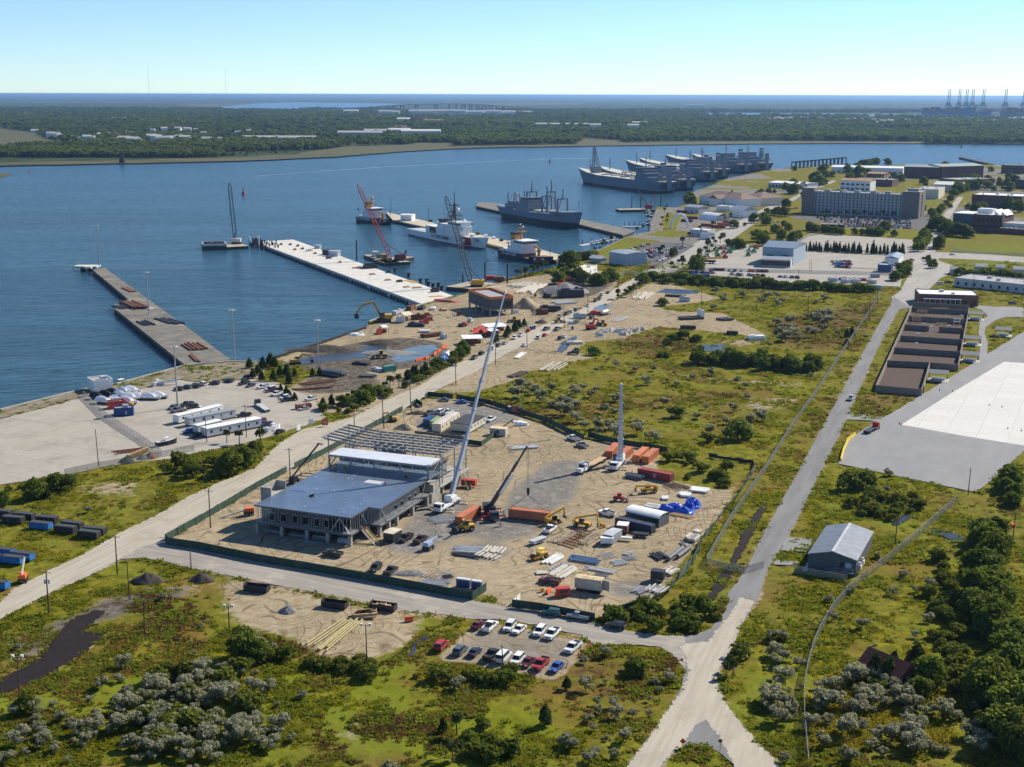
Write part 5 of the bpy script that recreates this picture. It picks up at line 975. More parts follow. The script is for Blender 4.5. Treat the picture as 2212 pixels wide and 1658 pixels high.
# ---- mobile cranes
def Wh(t,xs,y,r=.55):
 for x in xs:
  for s in(-1,1):MB().tube((x,s*y-.18,r),(x,s*y+.18,r),r,11).m(1).tube((x,s*y-.2,r),(x,s*y+.2,r),r*.5,8).bd('wheel',[M_tyre,Mri],t)
def mobile_crane(label,front,rear,pivot,tip,col,boomm,L=13.5,r0=.75,r1=.22,jib=None,tipy=None,nsec=5,lat=None,red=False):
 A,B=G(front),G(rear);d=(A-B).normalized();mid=(A+B)/2;rz=math.atan2(d.y,d.x);t=Th('mobile_crane',label,'crane',mid,rz,'mobile cranes on the site');Mi=Matrix.Rotation(-rz,4,'Z')@Matrix.Translation(-mid)
 h=L/2
 MB().box(-h,h-2.6,-1.25,1.25,.75,1.5).bd('chassis',Mre if red else col,t)
 q=MB();q.yprism([(h-2.5,.7),(h-2.5,2.9),(h-.5,2.9),(h,1.9),(h,.7)][::-1],-1.3,1.3);c=q.bd('cab',col,t)
 q=MB();q.add([(h-.46,-1.15,2.8),(h-.46,1.15,2.8),(h+.03,1.15,1.95),(h+.03,-1.15,1.95)],[(0,1,2,3)]);
 for s in(-1,1):q.box(h-2.2,h-.7,s*1.31-.02,s*1.31+.02,1.9,2.75)
 q.bd('windscreen',Mgl,c)
 Wh(t,[h-1.6,h-3.6,-.4*h,-.55*h-.6,-h+1],1.2,.58)
 for x in(h-3.2,-h+.8):
  for s in(-1,1):
   q=MB();q.bar((x,0,.9),(x,s*3.6,.9),.35,.35);q.tube((x,s*3.6,.1),(x,s*3.6,1.0),.14,6);q.bd('outrigger',Mre if red else Mlg,t)
   MB().cb((x,s*3.6,.02),(1.3,1.3,.12)).bd('outrigger_pad',Mwd,t)
 P0=G(pivot,0);yb=P0.y;lp=Mi@Vector((P0.x,P0.y,0));lp=Vector((max(-h*.7,min(h*.3,lp.x)),0,0))
 base=Matrix.Translation(mid)@Matrix.Rotation(rz,4,'Z')@(lp+Vector((0,0,2.6)))
 tp=RAY(tip,tipy if tipy else base.y);b0=Mi@base;b1=Mi@tp;dr=(b1-b0).normalized()
 q=MB();q.cb((lp.x,0,1.5),(3.6,2.6,1.4));q.cb((lp.x-dr.x*2.2,-dr.y*2.2,1.7),(2.4,2.4,1.9));s=q.bd('turntable',col if not red else Mds,t)
 MB().cb((lp.x+1,-1.7,1.7),(1.7,1,1.9)).bd('operator_cab',Mgl,s)
 LL=(b1-b0).length
 q=MB()
 for i in range(nsec):
  f0,f1=max(0,i/nsec-.012),(i+1)/nsec;r=r0+(r1-r0)*i/(nsec-1 or 1);q.bar(b0.lerp(b1,f0),b0.lerp(b1,f1),r*1.05,r*1.3)
  q.bar(b0.lerp(b1,f1-.012),b0.lerp(b1,f1),r*1.35,r*1.6)
 bo=q.bd('boom',boomm,t)
 if lat:
  k=MB();k.lattice(b0.lerp(b1,lat[0])+Vector((.9,0,-.7)),b0.lerp(b1,lat[1])+Vector((.9,0,-.7)),.7,.07,12,False,.05);k.bd('stowed_jib',Mwh,bo)
 MB().bar(b0+Vector((0,0,-.8)),b0.lerp(b1,.16),.32,.32).bd('lift_cylinder',Mlg,t)
 MB().cb((b1.x-.3,b1.y,b1.z-.5),(.7,.5,.9)).bd('boom_head',Mwh,t)
 return t,tp
M_cwhite=pm('crane_body_white',(.72,.73,.74),.4);M_cbl=pm('crane_boom_grey',(.50,.53,.58),.35,.2,.08);M_cdk=pm('crane_boom_dark',(.07,.075,.085),.4)
tA,tipA=mobile_crane('white truck crane with very tall boom beside the raised building',('c1',1560,735),('c1',1735,625),('c1',1640,650),(1090.5,631.8),M_cwhite,M_cbl,13.5,1.05,.32,None,414.,7,(.62,.84))
gy=G(('c1',2195,762)).lerp(G(('c2',318,800)),.5)
tB,tipB=mobile_crane('black and red truck crane lifting the orange container',('c1',2060,800),('c1',2010,715),('c1',1960,745),(1138.5,965),M_cdk,M_cdk,11,.95,.4,None,gy.y,4,(.25,.6),True)
tC,tipC=mobile_crane('white truck crane with upright boom on the right of the site',('c2',870,370),('c2',950,285),('c2',935,300),(1341.8,831),M_cwhite,M_cbl,12,1.3,.75,None,None,4,(.02,.45))
hk=Vector((tipB.x+.4,gy.y,9.5));t=Th('hoist_hook','dark hook block with slings above the hanging orange container','hook',hk)
q=MB()
for dx in(-.25,.25):q.tube((dx,0,0),(dx-.2,tipB.y-hk.y,tipB.z-hk.z),.045,4)
q.bd('hoist_rope',Mds,t);MB().cb((0,0,-1.6),(.8,.5,1.8)).tube((0,0,-1.6),(0,0,-2.1),.2,6).bd('hook_block',Mbk,t)
ci=hc.matrix_basis;q=MB()
for sx in(-6,6):
 for sy in(-1.1,1.1):q.tube((0,0,-2),(ci@Vector((sx,sy,2.6)))-hk,.045,4)
q.bd('sling',Mds,t)
# ---- lorries
def semi(label,front,rear,col):
 A,B=G(front),G(rear);rz=ang(B,A);L=(A-B).length;t=Th('flatbed_lorry',label,'lorry',B,rz)
 MB().box(0,L-6.2,-1.25,1.25,1.15,1.4).bd('flatbed',Mwd,t);MB().box(.3,L-3,-.5,.5,.8,1.12).bd('chassis',Mds,t)
 q=MB();q.box(L-5.6,L-2.4,-1.2,1.2,.8,3.1);q.box(L-2.4,L-.1,-.95,.95,.7,2.0);c=q.bd('cab',col,t);q=MB();q.box(L-2.45,L-2.37,-1.05,1.05,2.05,2.9);
 for s in(-1,1):q.box(L-3.6,L-2.7,s*1.2-.03,s*1.2+.03,2,2.8)
 q.bd('windscreen',Mgl,c);Wh(t,[1.2,2.4,L-6.6,L-5.4,L-1.2],1.1,.5);return t
semi('white flatbed lorry facing the lifting yard',('c2',575,395),('c2',790,275),Mwh)
def boxtruck(label,front,rear,cabc,bodym,kind='flat'):
 A,B=G(front),G(rear);rz=ang(B,A);L=max((A-B).length,6.5);t=Th('work_truck',label,'truck',B,rz,None)
 MB().box(0,L,-.5,.5,.7,.95).bd('chassis',Mds,t)
 q=MB();q.box(L-2.3,L-.9,-1.15,1.15,.7,2.7);q.box(L-.9,L,-1.05,1.05,.7,1.7);c=q.bd('cab',cabc,t);q=MB();q.add([(L-.88,-1,2.6),(L-.88,1,2.6),(L-.80,1,1.8),(L-.80,-1,1.8)],[(0,1,2,3)]);q.box(L-1.9,L-1.1,-1.17,1.17,1.75,2.5);q.bd('windscreen',Mgl,c)
 q=MB()
 if kind=='flat':q.box(0,L-2.5,-1.25,1.25,1.0,1.2)
 elif kind=='tank':
  q.tube((0,0,1.95),(L-2.6,0,1.95),1.1,12)
 elif kind=='dump':q.box(0,L-2.6,-1.2,1.2,1.0,2.3)
 else:q.box(0,L-2.5,-1.25,1.25,1.0,3.6)
 q.bd('load_bed',bodym,t);Wh(t,[1.1,2.2,L-1.1],1.05,.48);return t
boxtruck('red flatbed tow truck on the apron edge by the yellow barrier',('b3',945,1520),('b3',845,1572),Mre,Mds)
boxtruck('white tank truck on the muddy road',('b2',845,535),('b2',780,548),Mwh,Mwh,'tank');boxtruck('white cab truck with flat bed near the raised guardhouse',('b1',1860,605),('b1',1760,640),Mwh,Mds);boxtruck('dark blue dump truck by the mud pile',('b2',425,505),('b2',340,495),M_dblue,pm('tarp_blue_dark',(.02,.06,.2),.6),'dump')
boxtruck('black and silver flatbed truck in the yard beside the cedars',('b1',5,1320),('b1',100,1385),Mds,Mlg)
# ---- earth movers and lifts
def tele(label,a,b,col=Mye,up=.35,name='telehandler',cat='telehandler'):
 A,B=G(a),G(b);L=max((B-A).length,5);t=Th(name,label,cat,A,ang(A,B),None)
 MB().box(.4,L-.6,-.75,.75,.7,1.5).bd('chassis',col,t);MB().box(L*.35,L*.62,-1.2,-.3,1.3,2.5).bd('cab',Mgl,t)
 q=MB();q.bar((.2,.35,2.2),(L+1.6,.35,2.0+up*(L+1)),.5,.55);q.bar((L+1.5,.35,2.0+up*(L+1)),(L+1.9,.35,.9),.35,.35);b_=q.bd('boom',col,t)
 q=MB();q.box(L+1.8,L+3,-.5,-.38,.8,.88);q.box(L+1.8,L+3,1.0,1.12,.8,.88);q.box(L+1.75,L+1.85,-.6,1.25,.8,1.7);q.bd('forks',Mds,b_)
 MB().box(-.1,.5,-.9,.9,.9,2.1).bd('counterweight',col,t);Wh(t,[.9,L-1.1],1.05,.62);return t
tele('yellow telehandler beside the hanging container',('c2',295,830),('c2',415,805));tele('yellow telehandler in the middle of the sand, boom lowered to the right',('c2',535,832),('c2',690,855));tele('yellow telehandler near the dark red container',('c2',1250,545),('c2',1110,555),Mye,.1)
def boomlift(label,a,col,rz,reach,rise,h=1.4):
 g=G(a);t=Th('boom_lift',label,'boom lift',g,rz);MB().box(-1.4,1.4,-1.0,1.0,.6,1.2).bd('chassis',Mds,t);MB().box(-1.5,1.0,-.9,.9,1.25,2.3).bd('turret',col,t)
 e=Vector((reach,0,2.2+rise));q=MB();q.bar((-1,0,2.2),e,.38,.42);b=q.bd('boom',Mcr if col is Mor else col,t);q=MB()
 for s in(-.5,.5):q.bar(e+Vector((0,s*2,-.2)),e+Vector((1.1,s*2,-.2)),.06,.06);q.bar(e+Vector((0,s*2,.9)),e+Vector((1.1,s*2,.9)),.06,.06)
 q.cb(e+Vector((.55,0,-.3)),(1.2,2.2,.08));q.bd('basket',Mds,b);Wh(t,[-1,1],1.0,.48);return t
boomlift('orange boom lift with cream arm by the left end of the raised building',('c0',2150,745),Mor,R(200),8.5,-2.2)
boomlift('blue and white boom lift parked by the dark maroon pickup',('c1',1490,1040),pm('lift_blue',(.35,.45,.62),.45),R(60),4.5,.3);boomlift('orange boom lift stretched out near the raised guardhouse',('b1',1800,640),Mor,R(165),9,2.4);boomlift('orange boom lift parked by the blue dumpsters',('c0',200,1320),Mor,R(100),4,3);boomlift('dark articulated lift reaching over the left roof edge',('c1',330,470),Mds,R(55),12,8.5)
boomlift('orange boom lift on the muddy bank',('b1',1500,590),Mor,R(20),5,1);boomlift('orange lift parked at the far road junction',('b2',1215,140),Mor,R(20),5,2)
def excavator(label,a,rz,col,s=1.0,reach=(4.5,4.2,7.5,-.2),name='excavator'):
 g=G(a);t=Th(name,label,'excavator',g,rz);t.scale=(s,s,s)
 q=MB();q.box(-2,2,-1.5,-.8,0,.9);q.box(-2,2,.8,1.5,0,.9);q.bd('track',Mds,t);MB().box(-2.4,1.2,-1.4,1.4,1.0,2.2).bd('body',col,t);MB().box(-.2,1.4,.4,1.4,1.0,2.9).bd('cab',Mgl,t)
 x1,z1,x2,z2=reach;q=MB();q.bar((.8,0,1.8),(x1*.6,0,z1+.6),.5,.7);q.bar((x1*.6,0,z1+.6),(x1+1,0,z1),.45,.6);q.bd('boom',col,t);MB().bar((x1+1,0,z1),(x2,0,z2+1.4),.38,.5).bd('stick',col,t);MB().box(x2-.7,x2+.5,-.6,.6,z2,z2+1.3).bd('bucket',Mds,t);return t
M_cat=pm('digger_yellow',(.52,.32,.06),.5,0,.2,1,(.2,.13,.06),.5)
excavator('large tan excavator working at the quay edge',('b1',1105,600),R(190),M_cat,1.9,(5,5.2,8,1.2));excavator('yellow excavator by the muddy pond near the cedars',('b1',345,965),R(20),M_cat,1.1,(5,3.5,7,.2));excavator('orange excavator at the rubble heap',('b2',430,300),R(40),Mor,1.3,(4,4.5,6,3));excavator('dark excavator in the muddy storage ground',('b2',300,390),R(150),Mds,1.1)
excavator('red and white excavator on the sand beside the yellow loader',('b2',685,665),R(40),Mre,1.2,(3,4,4.4,1.4));excavator('small yellow excavator digging beside the green fence',('b1',1180,1460),R(170),M_cat,.85,(3.5,3.4,4.5,.4))
def loader(label,a,rz,col,name='wheel_loader',s=1.0,canopy=True):
 g=G(a);t=Th(name,label,'loader',g,rz);t.scale=(s,s,s);MB().box(-2.6,1.2,-.95,.95,.8,1.9).bd('body',col,t);MB().box(-.8,.6,-.8,.8,1.9,3.2).bd('cab',Mgl,t);MB().box(-1,.8,-.95,.95,3.2,3.35).bd('cab_roof',col,t)
 q=MB();
 for y in(-.6,.6):q.bar((1,y,1.7),(3,y,.8),.2,.3)
 q.bd('lift_arm',col,t);MB().yprism([(2.9,.1),(2.9,1.3),(3.2,1.3),(4,.15)][::-1],-1.4,1.4).bd('bucket',Mds,t);Wh(t,[-1.6,1.3],1.1,.75);return t
loader('yellow wheel loader between the two muddy ponds',('b1',1080,915),R(190),M_cat,s=1.15);loader('yellow loader with bucket beside the orange excavator tracks',('b2',785,635),R(150),M_cat);loader('yellow machine on the sand bank by the road',('b2',405,610),R(10),M_cat);loader('yellow bulldozer in front of the orange container',('c1',1810,880),R(200),Mye,'bulldozer');loader('red skid steer loader carrying sheets on the sand',('c2',930,620),R(-20),Mre,'skid_steer',.75);loader('yellow loader by the muddy spoil heap',('b2',20,605),R(160),M_cat)
g=G(('c2',240,1120));t=Th('road_roller','yellow road roller with sun canopy near the long steel sheets','roller',g,R(215))
MB().box(-2.2,.6,-.9,.9,.8,1.7).bd('body',Mye,t);MB().tube((1.9,-1.05,.75),(1.9,1.05,.75),.75,14).bd('drum',Mru,t);q=MB();q.box(-1.3,.5,-.9,.9,2.75,2.9);c=q.bd('canopy',pm('canopy_yellow',(.75,.62,.08),.5),t);q=MB()
for x in(-1.2,.4):
 for y in(-.8,.8):q.bar((x,y,1.7),(x,y,2.75),.08,.08)
q.bd('canopy_post',Mds,c);MB().box(.6,2.8,-1.2,-1.08,.6,1.0).box(.6,2.8,1.08,1.2,.6,1.0).bd('drum_frame',Mye,t);Wh(t,[-1.5],.9,.68)
def gen(label,a,m,rz=0.,L=3.6,w=1.7,h=1.6,wh=True,name='generator'):
 t=Th(name,label,'generator',G(a),rz);MB().box(-L/2,L/2,-w/2,w/2,.55,.55+h).box(-L/2-.04,L/2+.04,-w/2-.04,w/2+.04,.55+h+.002,.6+h).bd('housing',m,t);MB().box(L/2,L/2+1.3,-.08,.08,.5,.62).bd('drawbar',Mds,t)
 MB().box(-L*.3,L*.3,-w/2-.02,-w/2+.02,.9,.6+h*.75).bd('grille',Mds,t)
 if wh:Wh(t,[-.4,.4],w/2-.05,.36)
 return t
gen('red trailer generator at the far end of the raised building',('c1',1840,500),Mre,R(-15),4.8,1.9,1.9);gen('white compressor trailer beside the grey site hut',('c2',820,1000),Mwh,R(175));
gen('red fuel tank on skids by the dark red pickup',('c2',440,1440),Mre,R(10),3.4,1.9,1.6,False,'fuel_tank');gen('stack of grey wire crates under a white wrap by the fence',('c2',1260,1310),Mds,R(-20),3.4,2.4,2.3,False,'wire_crates');gen('black flatbed trailer with racks beside the grey container',('c2',1115,930),Mds,R(-14),4.4,2,.5,True,'equipment_trailer')
gen('white sided low dumpster lid near the grey site hut',('c2',990,965),Mwh,R(-12),3,1.1,.5,False,'skip_bin');gen('trailer loaded with grey and orange gear behind the white work truck',('c2',225,985),Mlg,R(48),5.6,2.0,.7,True,'gear_trailer')
def toilet_proto():
 t=Th('portable_toilet','t','portable toilet');MB().cb((0,0,0),(1.15,1.15,2.0)).bd('cabin',pm('toilet_blue',(.03,.05,.16),.5,obj=True),t);q=MB();q.xprism([(-.6,2.0),(.6,2.0),(.5,2.25),(0,2.36),(-.5,2.25)],-.6,.6);q.bd('roof',Mwh,t);MB().box(-.42,.42,-.6,-.55,.15,1.85).bd('door',pm('toilet_door',(.05,.08,.2),.5),t);return freeze(t)
TP=None
def toilet(p,rz,label,group,col=(.03,.05,.17)):
 global TP
 if TP is None:TP=toilet_proto();o=TP;o.location=p;o.rotation_euler=(0,0,rz);o['label']=label;o['group']=group
 else:o=copy_tree(TP,p,rz,label,group)
 for c in o.children:
  if c.name.startswith('cabin'):c.color=(*col,1)
ORD=['leftmost','second from the left','middle','second from the right','rightmost']
for i,(x,y)in enumerate(((1755,1358),(1792,1363),(1832,1368),(1885,1378),(1930,1384))):toilet(G(('c1',x,y)),R(-22),'blue portable toilet with white roof, %s of five by the fence corner'%ORD[i],'portable toilets by the fence corner')
for i,(x,y)in enumerate(((160,672),(176,668),(192,664))):toilet(G(('b2',x,y)),R(20),'grey portable toilet, %s of the three by the red car'%('left','middle','right')[i],'portable toilets by the red car',(.25,.27,.3))
toilet(G(('b2',522,668)),0,'dark portable toilet alone by the sandy junction',None or 'single portable toilets',(.04,.07,.05));toilet(G(('b1',2190,1378)),0,'blue portable toilet beside the red SUV at the fence','single portable toilets',(.06,.07,.14))
DP={}
def dumpster(a,b,col,label,group,lid=False,fill=None):
 A,B=G(a),G(b);L=6.4;key=(lid,fill)
 if key not in DP:
  t=Th('roll_off_dumpster',label,'dumpster');q=MB()
  if lid:q.box(-L/2,L/2,-1.2,1.2,.25,1.8)
  else:
   for x0,x1,y0,y1,z1 in((-L/2,L/2,-1.2,-1.1,1.6),(-L/2,L/2,1.1,1.2,1.6),(-L/2,-L/2+.1,-1.1,1.1,2.0),(L/2-.1,L/2,-1.1,1.1,1.6),(-L/2+.1,L/2-.1,-1.1,1.1,.35)):q.box(x0,x1,y0,y1,.2,z1)
  for i in range(7):
   x=-L/2+.4+i*(L-.8)/6
   for s in(-1,1):q.box(x-.07,x+.07,s*1.2-.09 if s>0 else s*1.2-.06,s*1.2+.06 if s>0 else s*1.2+.09,.2,1.62)
  q.bd('body',pm('dumpster_paint',(1,1,1),.6,.1,.25,.8,(.12,.06,.04),.5,obj=True),t)
  if lid:
   q=MB();q.xprism([(-1.22,1.8),(1.22,1.8),(1.0,2.0),(-1.0,2.0)],-L/2+.05,L/2-.05);q.bd('tarp_cover',pm('dark_tarp',(.06,.062,.065),.7,0,.25,1.5),t)
  else:
   q=MB();
   for i in range(26):q.cb((random.uniform(-2.7,2.7),random.uniform(-.8,.8),.4 if fill else.36),(random.uniform(.3,1.4),random.uniform(.15,.7),random.uniform(.5,1.2)if fill else random.uniform(.05,.2)),random.random()*3)
   tag(q.bd('debris',Mwd if fill else Mds,t),None,None,None,'stuff')
  DP[key]=freeze(t);o=t;o.location=(A+B)/2;o.rotation_euler=(0,0,ang(A,B));o['group']=group
 else:o=copy_tree(DP[key],(A+B)/2,ang(A,B),label,group)
 for c in o.children:
  if c.name.startswith('body'):c.color=(*col,1)
K=(.03,.03,.035);BL=(.02,.17,.50)
for x0,y0,x1,y1,c,lb in((-40,745,85,760,K,'black covered dumpster at the left picture edge'),(30,800,205,815,K,'black covered dumpster, first of the near row'),(120,770,300,785,K,'black covered dumpster, second from the left in the far row'),(265,850,445,868,BL,'bright blue covered dumpster between the black ones'),(320,800,500,815,K,'black covered dumpster behind the bright blue one'),(480,880,660,900,K,'black covered dumpster right of the bright blue one'),(540,845,715,865,K,'black covered dumpster in the far row above the middle gap'),(685,925,860,945,K,'black covered dumpster with a white plate nearest the road'),(735,895,915,912,K,'black covered dumpster at the right end of the far row'),
(-30,1080,90,1095,BL,'blue covered dumpster at the far left of the lower group'),(100,1110,295,1135,BL,'blue covered dumpster at the right end of the lower group'),(10,1145,205,1165,BL,'blue covered dumpster nearest the road in the lower group'),(-120,1130,5,1150,BL,'blue covered dumpster cut by the left picture edge'),(-110,1365,55,1380,BL,'blue covered dumpster at the bottom of the left edge')):
 dumpster(('c0',x0,y0),('c0',x1,y1),c,lb,'covered dumpsters by the sand road',True)
dumpster(('c1',-105,1385),('c1',125,1410),K,'black open dumpster, leftmost of three along the front road','open dumpsters along the front road');dumpster(('c1',570,1525),('c1',795,1555),K,'empty black open dumpster, middle of three along the front road','open dumpsters along the front road');dumpster(('c1',985,1545),('c1',1220,1575),K,'black open dumpster full of timber scrap along the front road','open dumpsters along the front road',False,True)
dumpster(('b1',335,1360),('b1',485,1335),(.40,.07,.04),'red open dumpster by the silver sedan in the yard','open dumpsters in the yard',False,True)
# ---------------------------------------------------------------- buildings, fences, poles, clutter, people, far shore
M_brick=pm('brown_brick',(.20,.105,.075),.9,0,.2,.8);Mdb=pm('dark_brick',(.13,.065,.055),.9,0,.2,.6);M_hqw=pm('grey_facade',(.36,.37,.37),.8,0,.08,.1);M_hqb=pm('taupe_brick',(.20,.165,.15),.9,0,.12,.4)
Mgr=pm('grey_flat_roof',(.33,.33,.32),.8,0,.2,.15);Mmr=pm('grey_metal_roof',(.42,.43,.445),.38,.35,.08,.3);M_brroof=pm('brown_shingle_roof',(.23,.155,.125),.9,0,.15,.5);M_rroof=pm('rust_brown_roof',(.36,.20,.10),.8,0,.4,.15);M_rtile=pm('red_tile_roof',(.20,.06,.04),.85,0,.2,1.2)
M_greenroof=pm('pale_green_roof',(.26,.30,.26),.6);M_dgw=pm('dark_grey_siding',(.105,.112,.12),.6);M_blueroof=pm('blue_grey_roof',(.20,.26,.33),.5,.2);M_muds=pm('brown_mulch',(.075,.044,.032),.95,0,.3,.5);M_cwall=pm('compound_wall',(.235,.185,.15),.85,0,.15,.4)
WMESH={}
def win_part(par,x,y,z,w,h,rz=0,m=None,name='window'):
 k=(round(w,2),round(h,2),(m or Mgl).name)
 if k not in WMESH:
  o=MB().box(-w/2,w/2,-.12,.12,0,h).bd(name,m or Mgl,par);WMESH[k]=o.data
 else:o=bpy.data.objects.new(name,WMESH[k]);COL.objects.link(o);o.parent=par
 o.location=(x,y,z);o.rotation_euler=(0,0,rz);return o
def Bg(name,label,a,b,depth,h,wall,roof,kind='flat',wins=None,ww=(1.2,1.6),rise=2.0,group=None,cat='building',side=0,axis='x',ov=.4,z0=.9,flip=False):
 A,B=G(a),G(b);L=(B-A).length;r=ang(A,B);t=Th(name,label,cat,A,r,group);D=depth
 MB().box(0,L,0,D,-.3,h).bd('wall',wall,t)
 q=MB()
 if kind=='flat':
  q.box(.3,L-.3,.3,D-.3,h+.002,h+.12);q.m(1)
  for x0,x1,y0,y1 in((0,L,0,.3),(0,L,D-.3,D),(0,.3,.3,D-.3),(L-.3,L,.3,D-.3)):q.box(x0,x1,y0,y1,h+.001,h+.6)
  q.bd('roof',[roof,wall],t)
  for i in range(max(1,int(L*D/350))):MB().cb((random.uniform(.15,.85)*L,random.uniform(.25,.75)*D,h+.1),(random.uniform(1.5,3),random.uniform(1.5,2.5),random.uniform(.9,1.8))).bd('roof_unit',Mlg,t)
 elif kind=='gable':
  if axis=='x':q.xprism([(-ov,h-.05),(D+ov,h-.05),(D+ov,h+.12),(D/2,h+rise),(-ov,h+.12)],-ov,L+ov)
  else:q.yprism([(-ov,h-.05),(-ov,h+.12),(L/2,h+rise),(L+ov,h+.12),(L+ov,h-.05)],-ov,D+ov)
  q.bd('roof',roof,t)
 elif kind=='hip':
  i=min(L,D)/2;m=(i,D/2)if L>D else(L/2,i);n=(L-i,D/2)if L>D else(L/2,D-i)
  q.add([(-ov,-ov,h),(L+ov,-ov,h),(L+ov,D+ov,h),(-ov,D+ov,h),(m[0],m[1],h+rise),(n[0],n[1],h+rise)],[(0,1,5,4)if L>D else(0,1,4),(2,3,4,5)if L>D else(2,3,5),(1,2,5)if L>D else(1,2,5,4),(3,0,4)if L>D else(3,0,4,5),(3,2,1,0)]);q.bd('roof',roof,t)
 if wins:
  n,rows=wins;cnt=0;rest=MB()
  for j in range(rows):
   for i in range(n):
    x=L*(i+.5)/n;z=z0+(h-z0)*(j/rows)+.2
    if cnt<100:win_part(t,x,-.06,z,*ww)
    else:rest.box(x-ww[0]/2,x+ww[0]/2,-.18,.06,z,z+ww[1])
    cnt+=1
  if rest.f:rest.bd('upper_windows',Mgl,t)['kind']='stuff'
  for i in range(side):
   for j in range(rows):win_part(t,L+.06,D*(i+.5)/side,z0+(h-z0)*j/rows+.2,*ww,math.pi/2)
 return t,L,A,r
t,L,A,r=Bg('barracks','long seven storey grey barracks with brick end towers and rows of windows',('a3',392,1195),('a3',1155,1232),20,23.5,M_hqw,Mgr,'flat',(23,7),(1.3,2.0),z0=1.2)
for x0,x1,d in((-13,-.02,21),(L+.02,L+17,24)):
 MB().box(x0,x1,-1.5,d,-.3,27).bd('end_tower',M_hqb,t);MB().box(x0+.4,x1-.4,-1,d-.5,27.01,27.3).bd('tower_roof',Mgr,t)
for z in range(7):win_part(t,L+17.06,10,2+z*3.2,3,2.4,math.pi/2)
MB().box(L+3,L+14,6,14,27.31,30).bd('roof_house',Mgr,t)
for i in range(6):MB().cb((12+i*16,8+3*(i%2),23.6),(6,5,2.2)).bd('roof_unit',Mgr,t)
t,L,A,r=Bg('brick_office','modern dark brick office block with white roof and tilted skylights',('a3',1762,1345),('a3',2015,1362),30,15.5,Mdb,Mwr,'flat',(7,2),(1.7,3.2),z0=3)
MB().box(-20,-.02,3,30,-.3,15.3).bd('glass_wing',pm('blue_glass',(.07,.10,.13),.2),t);MB().box(-20.2,-.02,2.8,30.2,15.31,15.8).bd('wing_roof',Mwr,t)
MB().box(-2,12,16,26,15.7,20).bd('roof_house',Mwh,t)
for x in(17,23):MB().yprism([(x,15.7),(x+5,15.7),(x,20)][::-1],8,26).bd('skylight',Mwh,t)
MB().box(-6,62,-6,-.02,-.3,4.5).bd('low_wing',Mdb,t);MB().box(L+.02,L+24,2,24,-.3,9).bd('side_wing',Mlg,t);MB().box(L+.3,L+23.7,2.3,23.7,9.01,9.3).bd('wing_roof',Mgr,t);MB().box(L+.02,L+26,-5.9,1.9,-.3,5.2).bd('terrace_wing',M_brick,t);MB().box(L+.3,L+25.7,-5.7,1.8,5.21,5.4).bd('terrace_roof',M_tan2,t)
for i in range(3):
 for j in range(3):MB().cb((L+6+i*4,-4.6+j*2,5.42),(1.6,1.1,.5)).bd('roof_light',Mwh,t)
Bg('long_brick_building','long brick building with cream upper storey and pale green roof, left wing',('a3',1170,885),('a3',1480,893),40,17,Mdb,M_greenroof,'gable',(10,1),(2,2.6),3);Bg('long_brick_building','long brick building with cream upper storey and pale green roof, right wing',('a3',1495,893),('a3',1858,880),44,18,Mdb,M_greenroof,'gable',(12,1),(2,2.6),3)
Bg('warehouse','long white warehouse with low roof near the far water',('a3',545,838),('a3',1165,852),50,9,Mwh,Mwr,'gable',(14,1),(3,2),2)
Bg('warehouse','white building with rusty brown roof behind the barracks',('a3',622,990),('a3',880,1000),26,13,Mwh,M_rroof,'gable',(6,2),(4,2.2),2.5)
Bg('warehouse','long cream warehouse right behind the end tower of the barracks',('a3',1290,1062),('a3',1470,1068),60,11,Mcr,Mgr,'flat')
Bg('warehouse','pale warehouse with light roof behind the cream one',('a3',1425,1000),('a3',1645,1008),46,9,Mcr,pm('pale_roof',(.55,.56,.50),.7),'gable',None,(1,1),3)
Bg('warehouse','white warehouse with white roof left of the dark trees',('a3',0,968),('a3',300,985),40,7,Mlg,Mwr,'gable',(10,1),(3,3),1.5);Bg('office','low dark brick building between barracks and the long brick building',('a3',890,955),('a3',1070,962),30,9,Mdb,Mgr);Bg('office','low brick building beyond the white warehouse',('a3',850,880),('a3',1000,885),30,6,M_brick,M_rroof,'gable')
Bg('office','low long grey roofed building beyond the tree belt',('a3',1640,940),('a3',1960,930),40,6,M_brick,Mgr,'flat',(9,1));Bg('office','brick block at the right edge near the far water',('a3',2012,845),('a3',2212,852),30,13,Mdb,Mgr,'flat',(9,2),(1.6,2));Bg('office','brick building behind the white roofed office block',('a3',1755,1130),('a3',2190,1150),40,13,Mdb,Mwr,'flat',(12,2),(1.6,2));Bg('office','dark brick building at the right edge among trees',('a3',2130,975),('a3',2300,985),30,12,Mdb,Mgr,'flat',(5,2));Bg('office','brick building right behind the tower of the barracks',('a3',1285,1170),('a3',1365,1172),18,6,Mdb,Mgr)
Bg('office','low dark brick hut in front of the packed car lot',('a3',455,1335),('a3',660,1340),14,5,Mdb,Mgr)
t,L,A,r=Bg('large_house','big white building with brown hipped roof by the docks',('a2',1618,1105),('a2',1975,1142),30,9,Mwh,M_brroof,'hip',(12,1),(1.3,2),6);MB().box(L*.4,L*.4+14,-9,0,0,8.4).bd('porch_wing',Mwh,t);MB().yprism([(L*.4-1,8.4),(L*.4+7,12.5),(L*.4+15,8.4)],-10,14).bd('wing_roof',M_brroof,t);MB().cb((L*.55,15,12),(1.6,1.6,5)).bd('chimney',M_brick,t)
Bg('large_house','cream house with brown hipped roof behind the big white one',('a2',1985,1110),('a2',2140,1130),34,9,Mcr,M_brroof,'hip',(6,1),(1.3,2),6)
